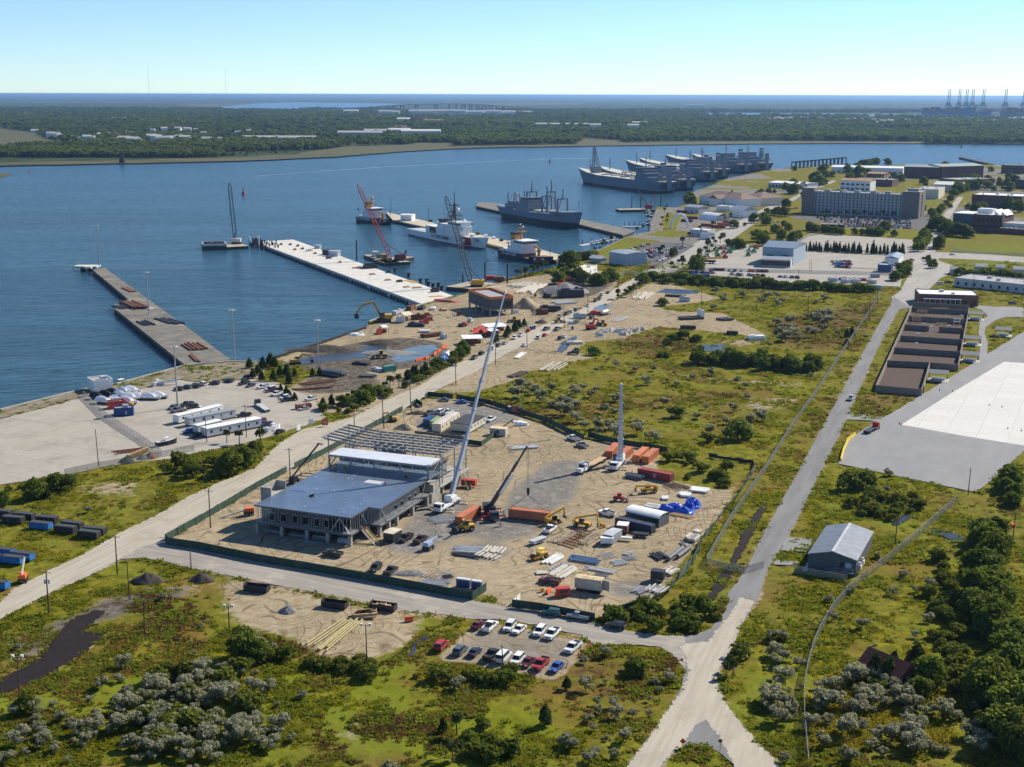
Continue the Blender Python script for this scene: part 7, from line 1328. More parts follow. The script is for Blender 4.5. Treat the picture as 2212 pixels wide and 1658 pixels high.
for a in(('grey steel studs laid in a neat pile in the sand bay',('c1',1700,1040),('c1',2010,1060),10,5,Mst,.05,'bar',3),('dark steel beams just below the neat stud pile',('c1',1690,1080),('c1',1960,1120),5,2,Mds,.04,'bar',2),('white precast posts right of the stud pile, upper group',('c1',2030,1080),('c1',2085,1025),6,6,Mpa,.05,'bar',0,'precast_posts',.4),('white precast posts right of the stud pile, lower group',('c1',1970,1120),('c1',2030,1085),6,7,Mpa,.08,'bar',0,'precast_posts',.4),
('steel channels in the grey gravel by the tan container',('c1',1480,800),('c1',1730,780),9,6,Mst,.15,'bar',2),('steel tubes laid behind the fence near the toilets',('c1',1400,1320),('c1',1680,1345),7,4,Mst,.06,'bar',2),('short timber beams behind the tube pile',('c1',1480,1290),('c1',1560,1245),4,4,Mwd,.2,'bar'),('small stack of dark boards left of the toilets',('c1',1610,1290),('c1',1700,1275),5,2.4,Mds,.1,'bar'),
('long white metal sheets on the sand near the road roller',('c2',290,1175),('c2',440,1090),7,3.4,Mwh,.02,'bar',0,'metal_sheets',.3),('blue grey metal sheets on the sand',('c2',490,1115),('c2',770,1160),7,4.2,M_sblue,.05,'bar',2,'metal_sheets',.3),('scattered steel studs right of the blue sheets, upper',('c2',770,1115),('c2',890,1085),5,4,Mst,.1,'bar'),('scattered steel studs right of the blue sheets, lower',('c2',860,1170),('c2',990,1150),7,4,Mst,.1,'bar'),('teal and grey studs beside the tangled sheet',('c2',950,1130),('c2',1080,1120),5,2.5,Mgv,.06,'bar'),('tangled pale sheet metal above the studs',('c2',960,1075),('c2',1040,1090),4,2.5,Mlg,.3,'bar'),
('pale boards and rails below the white sheets',('c2',370,1290),('c2',530,1190),8,5.4,Mpa,.05,'bar',0,'board_stack',.35),('ladder like rails beside the pale boards',('c2',340,1250),('c2',480,1165),5,3,Mgv,.05,'bar',6),('row of little white rolls on the sand',('c2',205,1250),('c2',320,1245),8,2.4,Mpa,.1,'bar'),('dark pipes above the tan box trailer',('c2',700,1275),('c2',820,1285),6,3.4,Mpg,.06,'bar'),('brown beams right of the rails',('c2',610,1195),('c2',890,1250),4,2.4,Mlg,.08,'bar'),
('grey plastic pipes piled in front of the dark red container',('c2',975,410),('c2',1150,440),6,4.4,Mpg,.05,'pipe',2,'pipe_stack',.5,2),('timber planks in rows right of the pipe pile',('c2',1320,470),('c2',1500,530),6,6,Mwp,.06,'bar'),('white steel beams at the left crane hook side',('c2',-40,175),('c2',230,155),6,4,Mlg,.1,'bar',2,'steel_stack',.35),('white wrapped panels under the fence line',('c2',1540,525),('c2',1700,545),9,4.5,Mwh,.08,'bar',0,'panel_stack',.5),('white wrapped panels above the blue tarp',('c2',1440,575),('c2',1550,580),6,4,Mwh,.08,'bar',0,'panel_stack',.6),('small white panel stack left of the blue tarp',('c2',1290,605),('c2',1355,605),5,3,Mwh,.05,'bar',0,'panel_stack',.5),('white wrapped bales behind the arched shed',('c2',1150,680),('c2',1270,695),5,3,Mwh,.1,'bar',0,'panel_stack',.9),
('timber formwork strips on the sand beside the hut, left',('c2',350,990),('c2',510,900),6,4,M_tan2,.08,'bar'),('timber formwork strips on the sand beside the hut, right',('c2',600,1005),('c2',760,900),6,4,M_tan2,.08,'bar'),('rebar and stakes of the small foundation',('c2',400,1010),('c2',720,890),12,9,Mru,.1,'bar',8,'rebar_mat',.12),('planks behind the storage shed end',('c2',1370,735),('c2',1580,775),4,2.5,Mwd,.1,'bar'),
('two long fat black pipes beside the sagging screen',('c2',1370,1150),('c2',1515,1040),2,3,Mpg,.01,'pipe',0,'pipe_stack',1.2),('bent dark pipe sticking out of the weeds',('c2',1455,970),('c2',1500,1030),1,.6,Mpg,0,'pipe',0,'pipe_stack',.6),('black scrap frames near the fat pipes',('c2',1230,1080),('c2',1330,1130),4,4,Mds,.4,'bar',0,'scrap_heap',.5),('pallet crates in the weeds by the screen, larger',('c2',1530,975),('c2',1590,930),5,3,Mpa,.02,'bar',0,'pallet_stack',.8),('pallet crates in the weeds by the screen, smaller',('c2',1585,905),('c2',1620,890),4,2,Mpa,.02,'bar',0,'pallet_stack',.6),('grey bricks and boards on the gravel corner',('c2',1210,1420),('c2',1290,1360),6,5,Mlg,.4,'bar',0,'rubble_pile',.4),('grey ladder crate on the gravel corner',('c2',1060,1425),('c2',1135,1390),5,2.4,Mgv,.02,'bar',4,'ladder_rack',.3),('pale rubble by the sagging screen',('c2',1320,1260),('c2',1420,1215),8,4,Mpa,.4,'bar',0,'rubble_pile',.5),
('long pale utility poles lying in the sandy pole yard, left pair',('d1',420,640),('d1',820,365),3,2.6,pm('pole_yellow',(.42,.36,.17),.8),.01,'pipe',0,'pole_stack',.4),('long pale utility poles lying in the sandy pole yard, right pair',('d1',555,665),('d1',900,375),4,3,pm('pole_yellow',(.42,.36,.17),.8),.01,'pipe',0,'pole_stack',.4),('heap of short brown logs at the top of the long poles',('d1',830,360),('d1',1050,345),14,3,Mwd,.9,'bar',0,'log_heap',.5,2),
('grey plastic pipes stacked by the cedars',('b1',580,1050),('b1',760,1075),5,6,Mpg,.02,'pipe',0,'pipe_stack',1.1,2),('grey pipes bundled in an orange frame on the bank',('b1',890,1075),('b1',1050,1075),5,4,Mpg,.03,'pipe',0,'pipe_stack',.7),('rusty steel truss sections lying near the cedars',('b1',370,1150),('b1',690,1110),6,5,Mru,.15,'bar',6,'steel_stack',.3),('rusty sheet piles on the bank by the cedars',('b1',310,1195),('b1',670,1165),4,3,Mru,.08,'bar',0,'steel_stack',.4),
('dark red steel beams at the notch of the old pier',('b0',1090,440),('b0',1230,500),6,10,Mru,.05,'bar',0,'steel_stack',.8,2),('black steel piles on the left edge of the old pier',('b0',1005,465),('b0',1120,495),6,9,Mds,.05,'bar',0,'steel_stack',.8),('pale steel piles right of the dark red beams on the old pier',('b0',1265,485),('b0',1345,500),5,6,Mpa,.05,'bar',0,'steel_stack',.6),('brown steel pile heap near the outer part of the old pier',('b0',1075,310),('b0',1160,350),4,5,Mru,.08,'bar',0,'steel_stack',.8),('black steel piles behind the light mast on the old pier, right edge',('b0',1380,575),('b0',1550,630),4,8,Mds,.03,'bar',0,'steel_stack',.9),('black steel piles in the middle of the old pier',('b0',1210,600),('b0',1300,640),3,7,Mds,.05,'bar',0,'steel_stack',.9),('rusty H beams near the root of the old pier',('b0',1625,790),('b0',1730,855),5,10,Mru,.05,'bar',0,'steel_stack',.9),('single orange rusty beam at the root of the old pier',('b0',1640,885),('b0',1720,962),2,2.4,Mru,.02,'bar',0,'steel_stack',.8),
('rusty plate steel laid in the quay yard',('c0',960,215),('c0',1260,180),6,5,Mru,.02,'bar',0,'steel_stack',.25),('dark planks stacked on the sand track edge',('b2',-10,1085),('b2',115,1035),5,4,Mwp,.02,'bar',4,'board_stack',.5),('long pale poles lying at the meadow edge',('b2',300,1030),('b2',430,955),6,9,Mpa,.06,'bar',0,'pole_stack',.35),('white posts lying by the sand road',('b2',35,920),('b2',105,870),4,3,Mwh,.02,'bar',0,'pole_stack',.4),('long concrete piles on the far muddy yard, left heap',('b2',0,300),('b2',185,270),7,12,Mpa,.08,'bar',0,'concrete_piles',.9),('long concrete piles on the far muddy yard, right heap',('b2',100,360),('b2',245,280),6,12,Mpa,.08,'bar',0,'concrete_piles',.9),
('grey slabs lying by the long puddle, left',('b2',360,445),('b2',540,430),8,10,Mlg,.2,'bar',0,'rubble_pile',.7),('row of dark drums along the far puddle',('b2',1320,378),('b2',1500,388),9,2.4,Mds,.3,'bar',0,'drum_row',.9),('white pipes laid on the sand near the tank truck',('b2',870,600),('b2',1000,560),5,6,Mlg,.2,'bar',0,'pipe_stack',.3),('dark planks and crates at the end of the sand spit, left',('b2',1450,580),('b2',1640,570),9,6,Mds,.3,'bar',0,'crate_row',1.0),('dark crates at the end of the sand spit, right',('b2',1790,590),('b2',1890,580),6,6,Mds,.3,'bar',0,'crate_row',.9),('row of black bins along the sand spit, left',('b2',1450,658),('b2',1590,662),7,2.6,Mds,.02,'bar',0,'bin_row',1.3),('row of black bins along the sand spit, right',('b2',1850,705),('b2',1955,708),5,2.6,Mds,.02,'bar',0,'bin_row',1.3),('pale boards on the sand spit',('b2',1085,410),('b2',1190,350),8,10,Mpa,.3,'bar',0,'board_stack',.5),
('yellow pipes and rails at the root of the pale pier',('b1',1490,392),('b1',1620,385),8,5,Mye,.1,'bar',0,'pipe_stack',.4),('yellow pipe bundle on the pale pier edge',('b1',1290,248),('b1',1390,272),5,4,Mye,.1,'bar',0,'pipe_stack',.6),('white wrapped pipes on the muddy bank',('b1',1410,690),('b1',1505,690),4,3.4,Mwh,.02,'pipe',0,'pipe_stack',1.0),('timber formwork and rebar heap on the muddy bank',('b1',1430,735),('b1',1620,715),8,5,Mru,.2,'bar',0,'rebar_mat',.7,2),('lumber and white bags beside the tan shed',('b1',2080,1530),('b1',2200,1490),9,6,Mwd,.2,'bar',0,'lumber_pile',.4,2)):beams(*a)
def heap(label,a,w,d,h,m,name='spoil_heap',n=150,cat='heap'):
 g=G(a);q=MB();rr=random.Random(int(w*100+h*10));N=18;ring=[];vs=[(0,0,h)];fs=[]
 for j,f in enumerate((.25,.5,.75,1.0)):
  for i in range(N):
   an=2*math.pi*i/N;k=1+rr.uniform(-.14,.14);vs.append((w/2*f*k*math.cos(an),d/2*f*k*math.sin(an),max(-.1,h*(1-f)**.9*rr.uniform(.75,1.15))if f<1 else-.1))
 for i in range(N):fs.append((0,1+i,1+(i+1)%N))
 for j in range(3):
  for i in range(N):a0=1+j*N;fs.append((a0+i,a0+N+i,a0+N+(i+1)%N,a0+(i+1)%N))
 return tag(q.add(vs,fs).bd(name,m,None,True,g),label,cat)
M_soil=pm('dark_soil',(.065,.052,.042),.95,0,.4,.8,(.16,.13,.1),.5);M_gravel=pm('grey_rubble',(.22,.215,.21),.95,0,.4,1.2);M_sandh=pm('sand_heap',(.36,.29,.19),.95,0,.25,.8)
for a in(('dark brush and soil heap by the sand road junction',('c0',1275,1310),9,6,2.4,M_soil),('dark soil heap with brush on the front road verge',('c0',1745,1300),7,5,2.0,M_soil),('small grey heap in the sandy pole yard',('d1',275,310),5,4,1.6,M_gravel),('sand heap in front of the raised building rear',('c1',1290,0),10,6,2.4,M_sandh),('large grey rubble heap at the orange excavator',('b2',460,340),34,24,6,M_gravel),('tall dark sand heap by the blockhouse',('b2',125,478),18,15,6.5,M_sandh),('dark spoil bank along the muddy pond',('b1',600,850),40,10,3,M_soil),('dark spoil heap at the far end of the muddy pond',('b1',1080,790),24,10,2.5,M_soil),('grey mud ridge between the two ponds',('b1',1150,870),30,12,1.6,M_gravel),('brown soil bank by the fence digger',('b1',1400,1395),10,4,1.2,M_soil),('small soil heap beside the yellow machine',('b2',255,610),8,6,2,M_soil),('gravel ridge in front of the parked black SUVs',('c1',1330,1250),12,4,1,M_gravel),('dark debris heap in the quay yard beside yellow rollers',('c0',1095,285),6,5,2,Mbk),('dark net heap in the quay yard right of the yellow rollers',('c0',1300,250),6,5,2.2,Mru),('grey net heap in the quay yard between the two dark ones',('c0',1235,258),5,4,1.6,M_gravel)):heap(*a)
for i in range(9):tag(MB().tube((0,-.5,1.1),(0,.5,1.1),.9,9).cb((0,0,0),(.5,1.2,.5)).bd('cable_reel',M_tan,None,False,G(('c0',1110+i*19,270-i*8)),.4),'yellow timber reel in the row between the dark heaps','reel','yellow reels in the quay yard')
def drape(label,a,w,d,h,m,seed=1,rz=0,name='tarpaulin',bumps=5,thing_cat='tarpaulin'):
 """cloth thrown over a lumpy stack"""
 rr=np.random.default_rng(seed);nx,ny=26,18;xs=np.linspace(-w/2,w/2,nx);ys=np.linspace(-d/2,d/2,ny);X,Y=np.meshgrid(xs,ys);Z=np.zeros_like(X)
 for i in range(bumps):
  cx,cy=rr.uniform(-w*.34,w*.34),rr.uniform(-d*.28,d*.28);s=rr.uniform(.16,.28);Z=np.maximum(Z,h*rr.uniform(.6,1)*np.exp(-(np.abs((X-cx)/(w*s))**4+np.abs((Y-cy)/(d*s*1.3))**4)))
 Z+=rr.normal(0,.13,Z.shape)*h*.55;ed=np.minimum(np.minimum(X+w/2,w/2-X),np.minimum(Y+d/2,d/2-Y));Z=np.where(ed<.05*w,np.maximum(.02,Z*.25),Z+.12)
 vs=np.stack([X,Y,Z],-1).reshape(-1,3).tolist();fs=[(j*nx+i,j*nx+i+1,(j+1)*nx+i+1,(j+1)*nx+i)for j in range(ny-1)for i in range(nx-1)]
 return tag(MB().add(vs,fs).bd(name,m,None,False,G(a),rz),label,thing_cat)
M_tarp=pm('blue_tarp',(.01,.09,.55),.35,0,.25,1.5);Mwa=pm('white_shrink_wrap',(.82,.82,.82),.4,0,.06,.5)
drape('large bright blue tarpaulin over stacked material, the wide near one',('c2',1420,705),11,5.5,2.0,M_tarp,3,R(-15));drape('bright blue tarpaulin over stacked material, the right one',('c2',1560,665),5,5,2.2,M_tarp,5,R(-15));drape('blue and white tarpaulins over material by the road shrubs',('b1',1655,925),11,6,1.8,pm('pale_blue_tarp',(.08,.22,.55),.4),8,R(60));drape('white tarpaulins beside the blue road side ones',('b1',1670,885),7,5,1.6,Mwa,9,R(60));drape('white plastic wrapped heap in the lumber pile by the fence',('b2',60,1490),7,4,1.4,Mwa,10,.2);drape('white sand bags on the muddy bank',('b1',870,715),8,4,1.4,Mwa,12,.2);
for i,(x,y)in enumerate(((755,705),(775,690),(800,690),(825,685),(850,672),(770,725),(1000,690),(1020,680),(1045,682),(1070,675),(1100,670),(1130,668),(965,712),(985,705))):drape('white wrapped rubble heap on the grey mud',('b2',x,y),5,3.6,1.7,Mpa,20+i,i)['group']='wrapped heaps on the grey mud'
drape('red plastic netting heap at the blockhouse side',('b1',1640,425),18,6,1.0,pm('red_netting',(.5,.08,.06),.6),16,R(-20))
def wrapped(label,a,L,rz,m=None):
 g=G(a);q=MB();N=9;secs=[]
 for i in range(N):
  f=i/(N-1);x=-L/2+L*f;w=L*.17*(1-max(0,(f-.62)/.38)**2*.85)*(.9+.1*math.sin(f*9));h=1.6+1.5*math.sin(math.pi*min(1,f*1.15+.12))**.8
  secs.append([(x,-w,.9),(x,-w*1.02,1.7),(x,-w*.6,h*.92),(x,0,h+.25),(x,w*.6,h*.92),(x,w*1.02,1.7),(x,w,.9)])
 vs=[p for s in secs for p in s];fs=[]
 for i in range(N-1):
  for j in range(6):fs.append((i*7+j,i*7+j+1,(i+1)*7+j+1,(i+1)*7+j)[::-1])
 fs+=[tuple(range(7)),tuple(range(7*N-7,7*N))[::-1]]
 t=Th('wrapped_boat',label,'boat',g,rz,'shrink wrapped boats in the yard');q.add(vs,fs).bd('wrap',m or Mwa,t);MB().box(-L*.4,L*.35,-.8,.8,.1,.9).bd('trailer',Mds,t)
for i,(x,y,L,lb,m)in enumerate(((910,1310,9,'white wrapped boat nearest the camera in the boat cluster',None),(1010,1300,7,'white wrapped boat beside the yellow box in the cluster',None),(1115,1310,9,'white wrapped boat just left of the yellow box',None),(1050,1255,7,'white wrapped boat in the middle of the cluster',None),(1135,1275,8,'white wrapped boat at the right middle of the cluster',None),(1075,1225,6,'white wrapped boat at the back of the cluster',None),(1150,1215,8,'white wrapped boat farthest back in the cluster',None),(1200,1270,7,'white wrapped boat at the right end of the cluster',None),(1310,1275,8,'white wrapped boat standing apart, left one',None),(1385,1262,8,'white wrapped boat standing apart, right one',None),(850,1270,7,'black wrapped boat at the left of the cluster',Mbk),(930,1255,7,'black wrapped boat in the middle back of the cluster',Mbk),(990,1240,7,'black wrapped boat behind the white ones',Mbk))):wrapped(lb,('b0',x,y),L,R(-25)+i*.03,m)
def shed(label,a,b,d,h,m,rm,txt=None):
 t,L,A,r=Bg('dock_shed',label,a,b,d,h,m,rm,'flat',None);
 if txt:Tx(txt,h*.5,Mwh,t,(L*.62,-.08,h*.3),(math.pi/2,0,0),.01)
 return t
shed('old white concrete hut with worn roof on the quay edge',('b0',815,1215),('b0',980,1195),9,4.6,Mwh,Mgr);shed('blue container office with pale mark and red roofed box behind',('b0',985,1420),('b0',1155,1412),5,2.7,pm('navy_container',(.02,.06,.2),.5),Mgr,'Z');shed('red roofed low box behind the blue container office',('b0',945,1360),('b0',1090,1345),4,2.5,Mre,M_rroof);tag(MB().cb((0,0,0),(1.4,1.4,2.2)).cb((0,0,2.2),(1.6,1.6,.12)).bd('yellow_box',Mye,None,False,G(('b0',1137,1345))),'bright yellow box beside the wrapped boats','box')
for lb,a,b,m in(('white topped motor boat on a trailer by the lower yard fence',('c0',1350,155),('c0',1530,120),Mbk),('small white motor boat on a trailer beside the black sedan',('b1',90,1555),('b1',210,1525),Mwh),('grey aluminium boat on a trailer by the quay row',('b0',1320,1160),('b0',1400,1140),Mlg)):
 A,B=G(a),G(b);t=Th('trailer_boat',lb,'boat',(A+B)/2,ang(A,B));L=(B-A).length;q=MB();s=[(-L/2,1.1,.9,1.7,-L/2),(0,1.2,1.0,1.7,0),(L*.3,.9,.6,1.9,L*.28),(L*.5,.06,.04,2.1,L*.47)];hull(q,s,.9);q.bd('hull',[m,m,Mlg],t);q=MB();q.box(-L*.1,L*.12,-.7,.7,2.7,2.8)
 for x in(-L*.09,L*.1):
  for y in(-.6,.6):q.bar((x,y,1.6),(x,y,2.7),.06,.06)
 q.bd('t_top',Mwh,t);Wh(t,[-L*.2],.9,.35)
tag(MB().bar((0,0,1.6),(9,1.2,1.9),.8,.6).bar((0,-1.0,1.4),(7,-1.6,1.6),.5,.4).cb((1,0,0),(3,2,1.4)).bd('crane_boom_section',Mlg,None,False,G(('b0',1370,1150)),R(15)),'silver crane boom sections resting by the quay row','crane part')
def tent(label,a,b,d,h,m,name='canopy_tent',kind='flat'):
 A,B=G(a),G(b);L=(B-A).length;t=Th(name,label,'tent',A,ang(A,B));q=MB()
 if kind=='flat':q.xprism([(-.2,h),(d+.2,h+.5),(d+.2,h+.65),(-.2,h+.15)],-.2,L+.2)
 else:q.xprism([(-.1,h),(d/2,h+1.5),(d+.1,h),(d+.1,h-.1),(d/2,h+1.35),(-.1,h-.1)],-.2,L+.2)
 q.bd('roof',m,t)
 for x in(.1,L-.1):
  for y in(.1,d-.1):MB().box(x-.08,x+.08,y-.08,y+.08,0,h).bd('post',Mds,t)
 MB().box(.3,L-.3,d*.5,d*.9,0,h*.6).bd('stored_goods',Mru,t);return t
tent('white topped shelter with red side by the bank road',('b1',1790,805),('b1',1960,800),8,3.2,Mwa);tent('long white row shelter behind the red tents',('b1',2010,705),('b1',2180,690),9,3.2,Mwa);tent('second white row shelter at the bank road',('b1',2030,735),('b1',2100,725),5,3,Mwa)
for i,(x,y)in enumerate(((1885,742),(1915,725),(1945,712),(1970,735))):tent('small bright red tent in the cluster by the bank road',('b1',x,y),('b1',x+40,y-4),5,2.6,Mre,'canopy_tent','gable')['group']='red tents by the bank road'
tent('tan gabled tent beside a white van on the bank',('b1',1290,610),('b1',1355,600),7,4,Mcr,'canopy_tent','gable');tent('white storage tank shelter on the mud',('b1',1100,705),('b1',1145,702),5,3.2,Mwh)
for i,(x,y,w,h,m,lb)in enumerate(((1250,600,5,2.6,Mwh,'white box van body on the bank beside the tan tent'),(1385,580,6,2.8,Mru,'rusty box beside the tan tent on the bank'),(1450,575,9,2.6,Mru,'long rusty crate on the bank'),(1450,620,5,2.2,Mre,'red machine box on the bank'),(1065,710,3,3,Mre,'red tank stand on the mud'),(1225,535,8,2.2,Mlg,'grey skiff like box at the quay edge'),(1340,495,7,2.4,Mru,'rusty container at the quay edge'),(1430,490,8,1.6,Mds,'dark scrap box at the quay edge'),(1530,495,6,1.4,Mwh,'white tank at the quay edge'),(1620,500,7,1.2,Mwd,'timber mats beside the quay edge'),(1750,545,3,2.4,Mru,'rusty tool box below the blockhouse'),(1620,745,4,2.4,Mlg,'grey bin at the rebar heap'),(1050,1025,6,1.4,Mlg,'white tank beside the teal container'),(510,385,18,5,Mds,'x'),(910,970,8,1.2,Mds,'dark tyres heap by the ponds'),(1385,640,9,2.0,Mds,'dark trailer on the bank'))):
 if lb=='x':continue
 tag(MB().cb((0,0,0),(w,w*.45,h*.8)).cb((0,0,h*.8),(w*.9,w*.4,h*.2)).cb((w*.2,0,h),(w*.25,w*.2,h*.3)).bd('site_box',m,None,False,G(('b1',x,y)),.2*i),lb,'box')
for x,y,w,h,m,lb in((505,385,16,4.6,Mds,'black open skip on the far muddy yard'),(575,360,6,4,Mds,'small dark skip on the far muddy yard'),(315,510,10,3.2,Mds,'dark skip beside the blue dump truck'),(585,570,7,2.8,Mlg,'grey box beside the tank truck junction'),(725,540,7,2,Mre,'red tank on the verge by the tank truck'),(35,525,3,2,Mwh,'white drum by the sand heap'),(1490,425,6,3,Mlg,'white tanks at the far puddle'),(1630,560,4,4,Mwh,'white crate on the end of the sand spit'),(2110,752,9,2,Mwh,'white boat hull at the end of the sand track'),(540,790,8,1.2,Mpa,'pale boards on the sand near the black pickups'),(260,535,7,3,Mru,'rusty bin at the big sand heap')):
 tag(MB().cb((0,0,0),(w,w*.42,h*.85)).cb((0,0,h*.85),(w*.92,w*.36,h*.15)).cb((-w*.2,0,h),(w*.3,w*.2,h*.2)).bd('site_box',m,None,False,G(('b2',x,y)),.15),lb,'box')
for t_,lst,lb in(('b1',[(1380,945,1450,922),(1465,925,1490,910),(1535,895,1560,870),(1570,865,1597,850),(1605,838,1625,825),(1625,825,1645,812)],'row of orange plastic barriers beside the grey pond'),('d1',[(1285,398,1360,390)],'stack of orange barriers beside the open dumpsters'),('c2',[(370,1455,430,1448),(300,1430,330,1400)],'orange barriers beside the red fuel tank')):
 for i,(x0,y0,x1,y1)in enumerate(lst):
  A,B=G((t_,x0,y0)),G((t_,x1,y1));L=max(1.6,(B-A).length);o=MB().box(0,L,-.35,.35,0,.5).box(0,L,-.18,.18,.5,1.15).bd('road_barrier',Mor,None,False,A,ang(A,B));tag(o,lb if i==0 or len(lst)>1 else lb,'barrier',lb)
for p in TS('d1',1555,340,1680,365,1800,380,1940,415,2140,435)+TS('d2',105,440,230,440,665,600,578,680,472,790)+TS('c2',920,420,1038,370):tag(MB().tube((0,0,0),(0,0,1.1),.11,7,.06).cb((0,0,0),(.5,.5,.06)).bd('traffic_post',Mor,None,False,G(p)),'thin orange delineator post','traffic post','orange delineator posts')
for p in TS('b3',1483,1195,1593,1203,1135,1485,1150,1490,1912,1325,2022,1340,2072,1525,2190,1545):tag(MB().tube((0,0,.05),(0,0,.9),.22,8,.05).cb((0,0,0),(.5,.5,.05)).bd('traffic_cone',Mds,None,False,G(p)),'small dark traffic cone on the apron','cone','cones on the apron')
for p,lb in((('c3',2100,840),'orange marker heap on the right verge, upper'),(('c3',2020,1362),'orange marker heap on the right verge, lower')):tag(MB().cb((0,0,0),(2.4,1,.5)).cb((.5,.3,.3),(1.6,.5,.5),.6).bd('orange_marker',Mor,None,False,G(p)),lb,'marker')
for p in TS('c2',770,840,795,850,262,1405):tag(MB().tube((0,0,0),(0,0,1.0),.42,10).tube((0,0,1.0),(0,0,1.06),.45,10).bd('barrel',Mye,None,False,G(p)),'yellow barrel standing on the sand','barrel','yellow barrels on the sand')
t=Th('motorcycle','small black motorcycle parked between the white cars','motorcycle',G(('d2',185,475)),R(60))
for x in(-.7,.7):MB().tube((x,-.07,.32),(x,.07,.32),.32,10).bd('wheel',M_tyre,t)
MB().bar((-.7,0,.5),(.6,0,.75),.28,.35).bar((.65,0,.35),(.4,0,1.05),.08,.08).bar((.4,-.35,1.05),(.4,.35,1.05),.05,.05).bd('frame',Mds,t);MB().box(-.6,0,-.15,.15,.82,.95).bd('seat',Mbk,t)
def person_proto():
 vs=[(0,0,.95),(0,0,1.2),(0,0,1.45),(0,0,1.56),(0,0,1.70),(.1,0,.92),(.12,.04,.50),(.12,-.02,.08),(.12,.14,.04),(-.1,0,.92),(-.13,-.06,.50),(-.13,-.14,.08),(-.13,.02,.04),(.2,0,1.42),(.27,.02,1.15),(.25,.16,.95),(-.2,0,1.42),(-.28,.0,1.15),(-.27,.12,.93)]
 es=[(0,1),(1,2),(2,3),(3,4),(0,5),(5,6),(6,7),(7,8),(0,9),(9,10),(10,11),(11,12),(2,13),(13,14),(14,15),(2,16),(16,17),(17,18)]
 rad=[.15,.15,.16,.06,.11,.10,.07,.05,.05,.10,.07,.05,.05,.07,.05,.04,.07,.05,.04]
 me=bpy.data.meshes.new('person');me.from_pydata(vs,es,[]);o=bpy.data.objects.new('person',me);COL.objects.link(o)
 m=o.modifiers.new('s','SKIN');
 for i,v in enumerate(me.skin_vertices[0].data):v.radius=(rad[i],rad[i]*.8);v.use_root=(i==0)
 o.modifiers.new('u','SUBSURF').levels=1
 dg=bpy.context.evaluated_depsgraph_get();m2=bpy.data.meshes.new_from_object(o.evaluated_get(dg));bpy.data.objects.remove(o)
 k=NT('work_clothes');z=k.n('ShaderNodeSeparateXYZ',{0:k.coord('Object')}).outputs[2];c=k.mix(k.ramp(z,.90,.93),(.03,.035,.05,1),(.35,.30,.26,1));c=k.mix(k.ramp(z,1.5,1.53),c,(.40,.24,.17,1));m2.materials.clear();m2.materials.append(k.base(c,.8))
 o=bpy.data.objects.new('person',m2);COL.objects.link(o);o['category']='person'
 v=MB();v.prism([(.21*math.cos(a)*1.0,.155*math.sin(a))for a in[i*math.pi/5 for i in range(10)]],1.0,1.47);v.bd('safety_vest',pm('hi_vis',(.50,.75,.04),.6),o);MB().dome((0,0,1.70),.125,.14,.13,10,3).box(-.13,.13,-.05,.2,1.695,1.71).bd('hard_hat',pm('hat',(.8,.75,.6),.4),o);return freeze(o)
PP=person_proto();first=True
for t_,x,y,z,lb in(('c1',770,345,ZR,'worker in yellow vest kneeling side on the roof deck, leftmost'),('c1',808,335,ZR,'worker in yellow vest by the canopy post on the roof deck'),('c1',822,328,ZR,'worker in yellow vest right of the canopy post on the roof deck'),('c1',785,352,ZR,'worker in yellow vest nearest the edge of the canopy shade'),('c1',1918,430,0,'worker in yellow vest walking by the yellow railed stairs'),('c1',1832,550,0,'worker in yellow vest beside the red generator'),('c1',2140,745,0,'worker in yellow vest near the red outrigger of the black crane'),('c2',532,852,0,'worker in yellow vest beside the middle telehandler'),('c2',605,935,0,'worker in yellow vest left of the pair at the foundation'),('c2',630,955,0,'worker in yellow vest right of the pair at the foundation'),('c2',910,190,0,'worker in white hat between the orange containers'),('b1',8,1352,0,'worker in yellow vest beside the flatbed truck in the yard'),('b1',1700,545,0,'worker in dark clothes by the blockhouse, left of the pair'),('b1',1713,547,0,'worker in dark clothes by the blockhouse, right of the pair'),('b0',2032,1120,0,'person in red standing beside the dark SUV at the grass edge'),('b1',1640,430,0,'worker in yellow vest among the red netting')):
 g=G((t_,x,y),z)
 if first:o=PP;first=False;o.location=g;o['label']=lb
 else:o=copy_tree(PP,g,random.random()*6,lb)
 o['group']='workers on the site';
for i,(x,y,m,lb)in enumerate(((215,1465,Mru,'small rusty bundle near the head of the pale pier'),(295,1467,Mru,'small red bundle on the head of the pale pier'),(360,1478,Mds,'dark post box on the outer pale pier'),(335,1510,M_buff,'orange brown machine on the outer pale pier'),(400,1503,Mru,'small orange bundle on the outer pale pier'),(510,1543,Mwd,'timber pallet on the pale pier'),(725,1620,Mwd,'timber pallet farther in on the pale pier'),)):tag(MB().cb((0,0,0),(2.6,1.8,1.0),.3).cb((.3,.2,1.0),(1.4,1.0,.7),.7).bd('pier_goods',m,None,False,G(('a1',x,y),.36)),lb,'goods')
for x0,y0,x1,y1,k,c,lb in((435,1522,485,1518,'pickup','white','white pickup on the outer part of the pale pier'),(605,1588,655,1582,'suv','maroon','red vehicle in the middle of the pale pier')):
 a,b=G(('a1',x0,y0),.36),G(('a1',x1,y1),.36);Pl(k,(a+b)/2,ang(a,b),c,lb,None,.37)
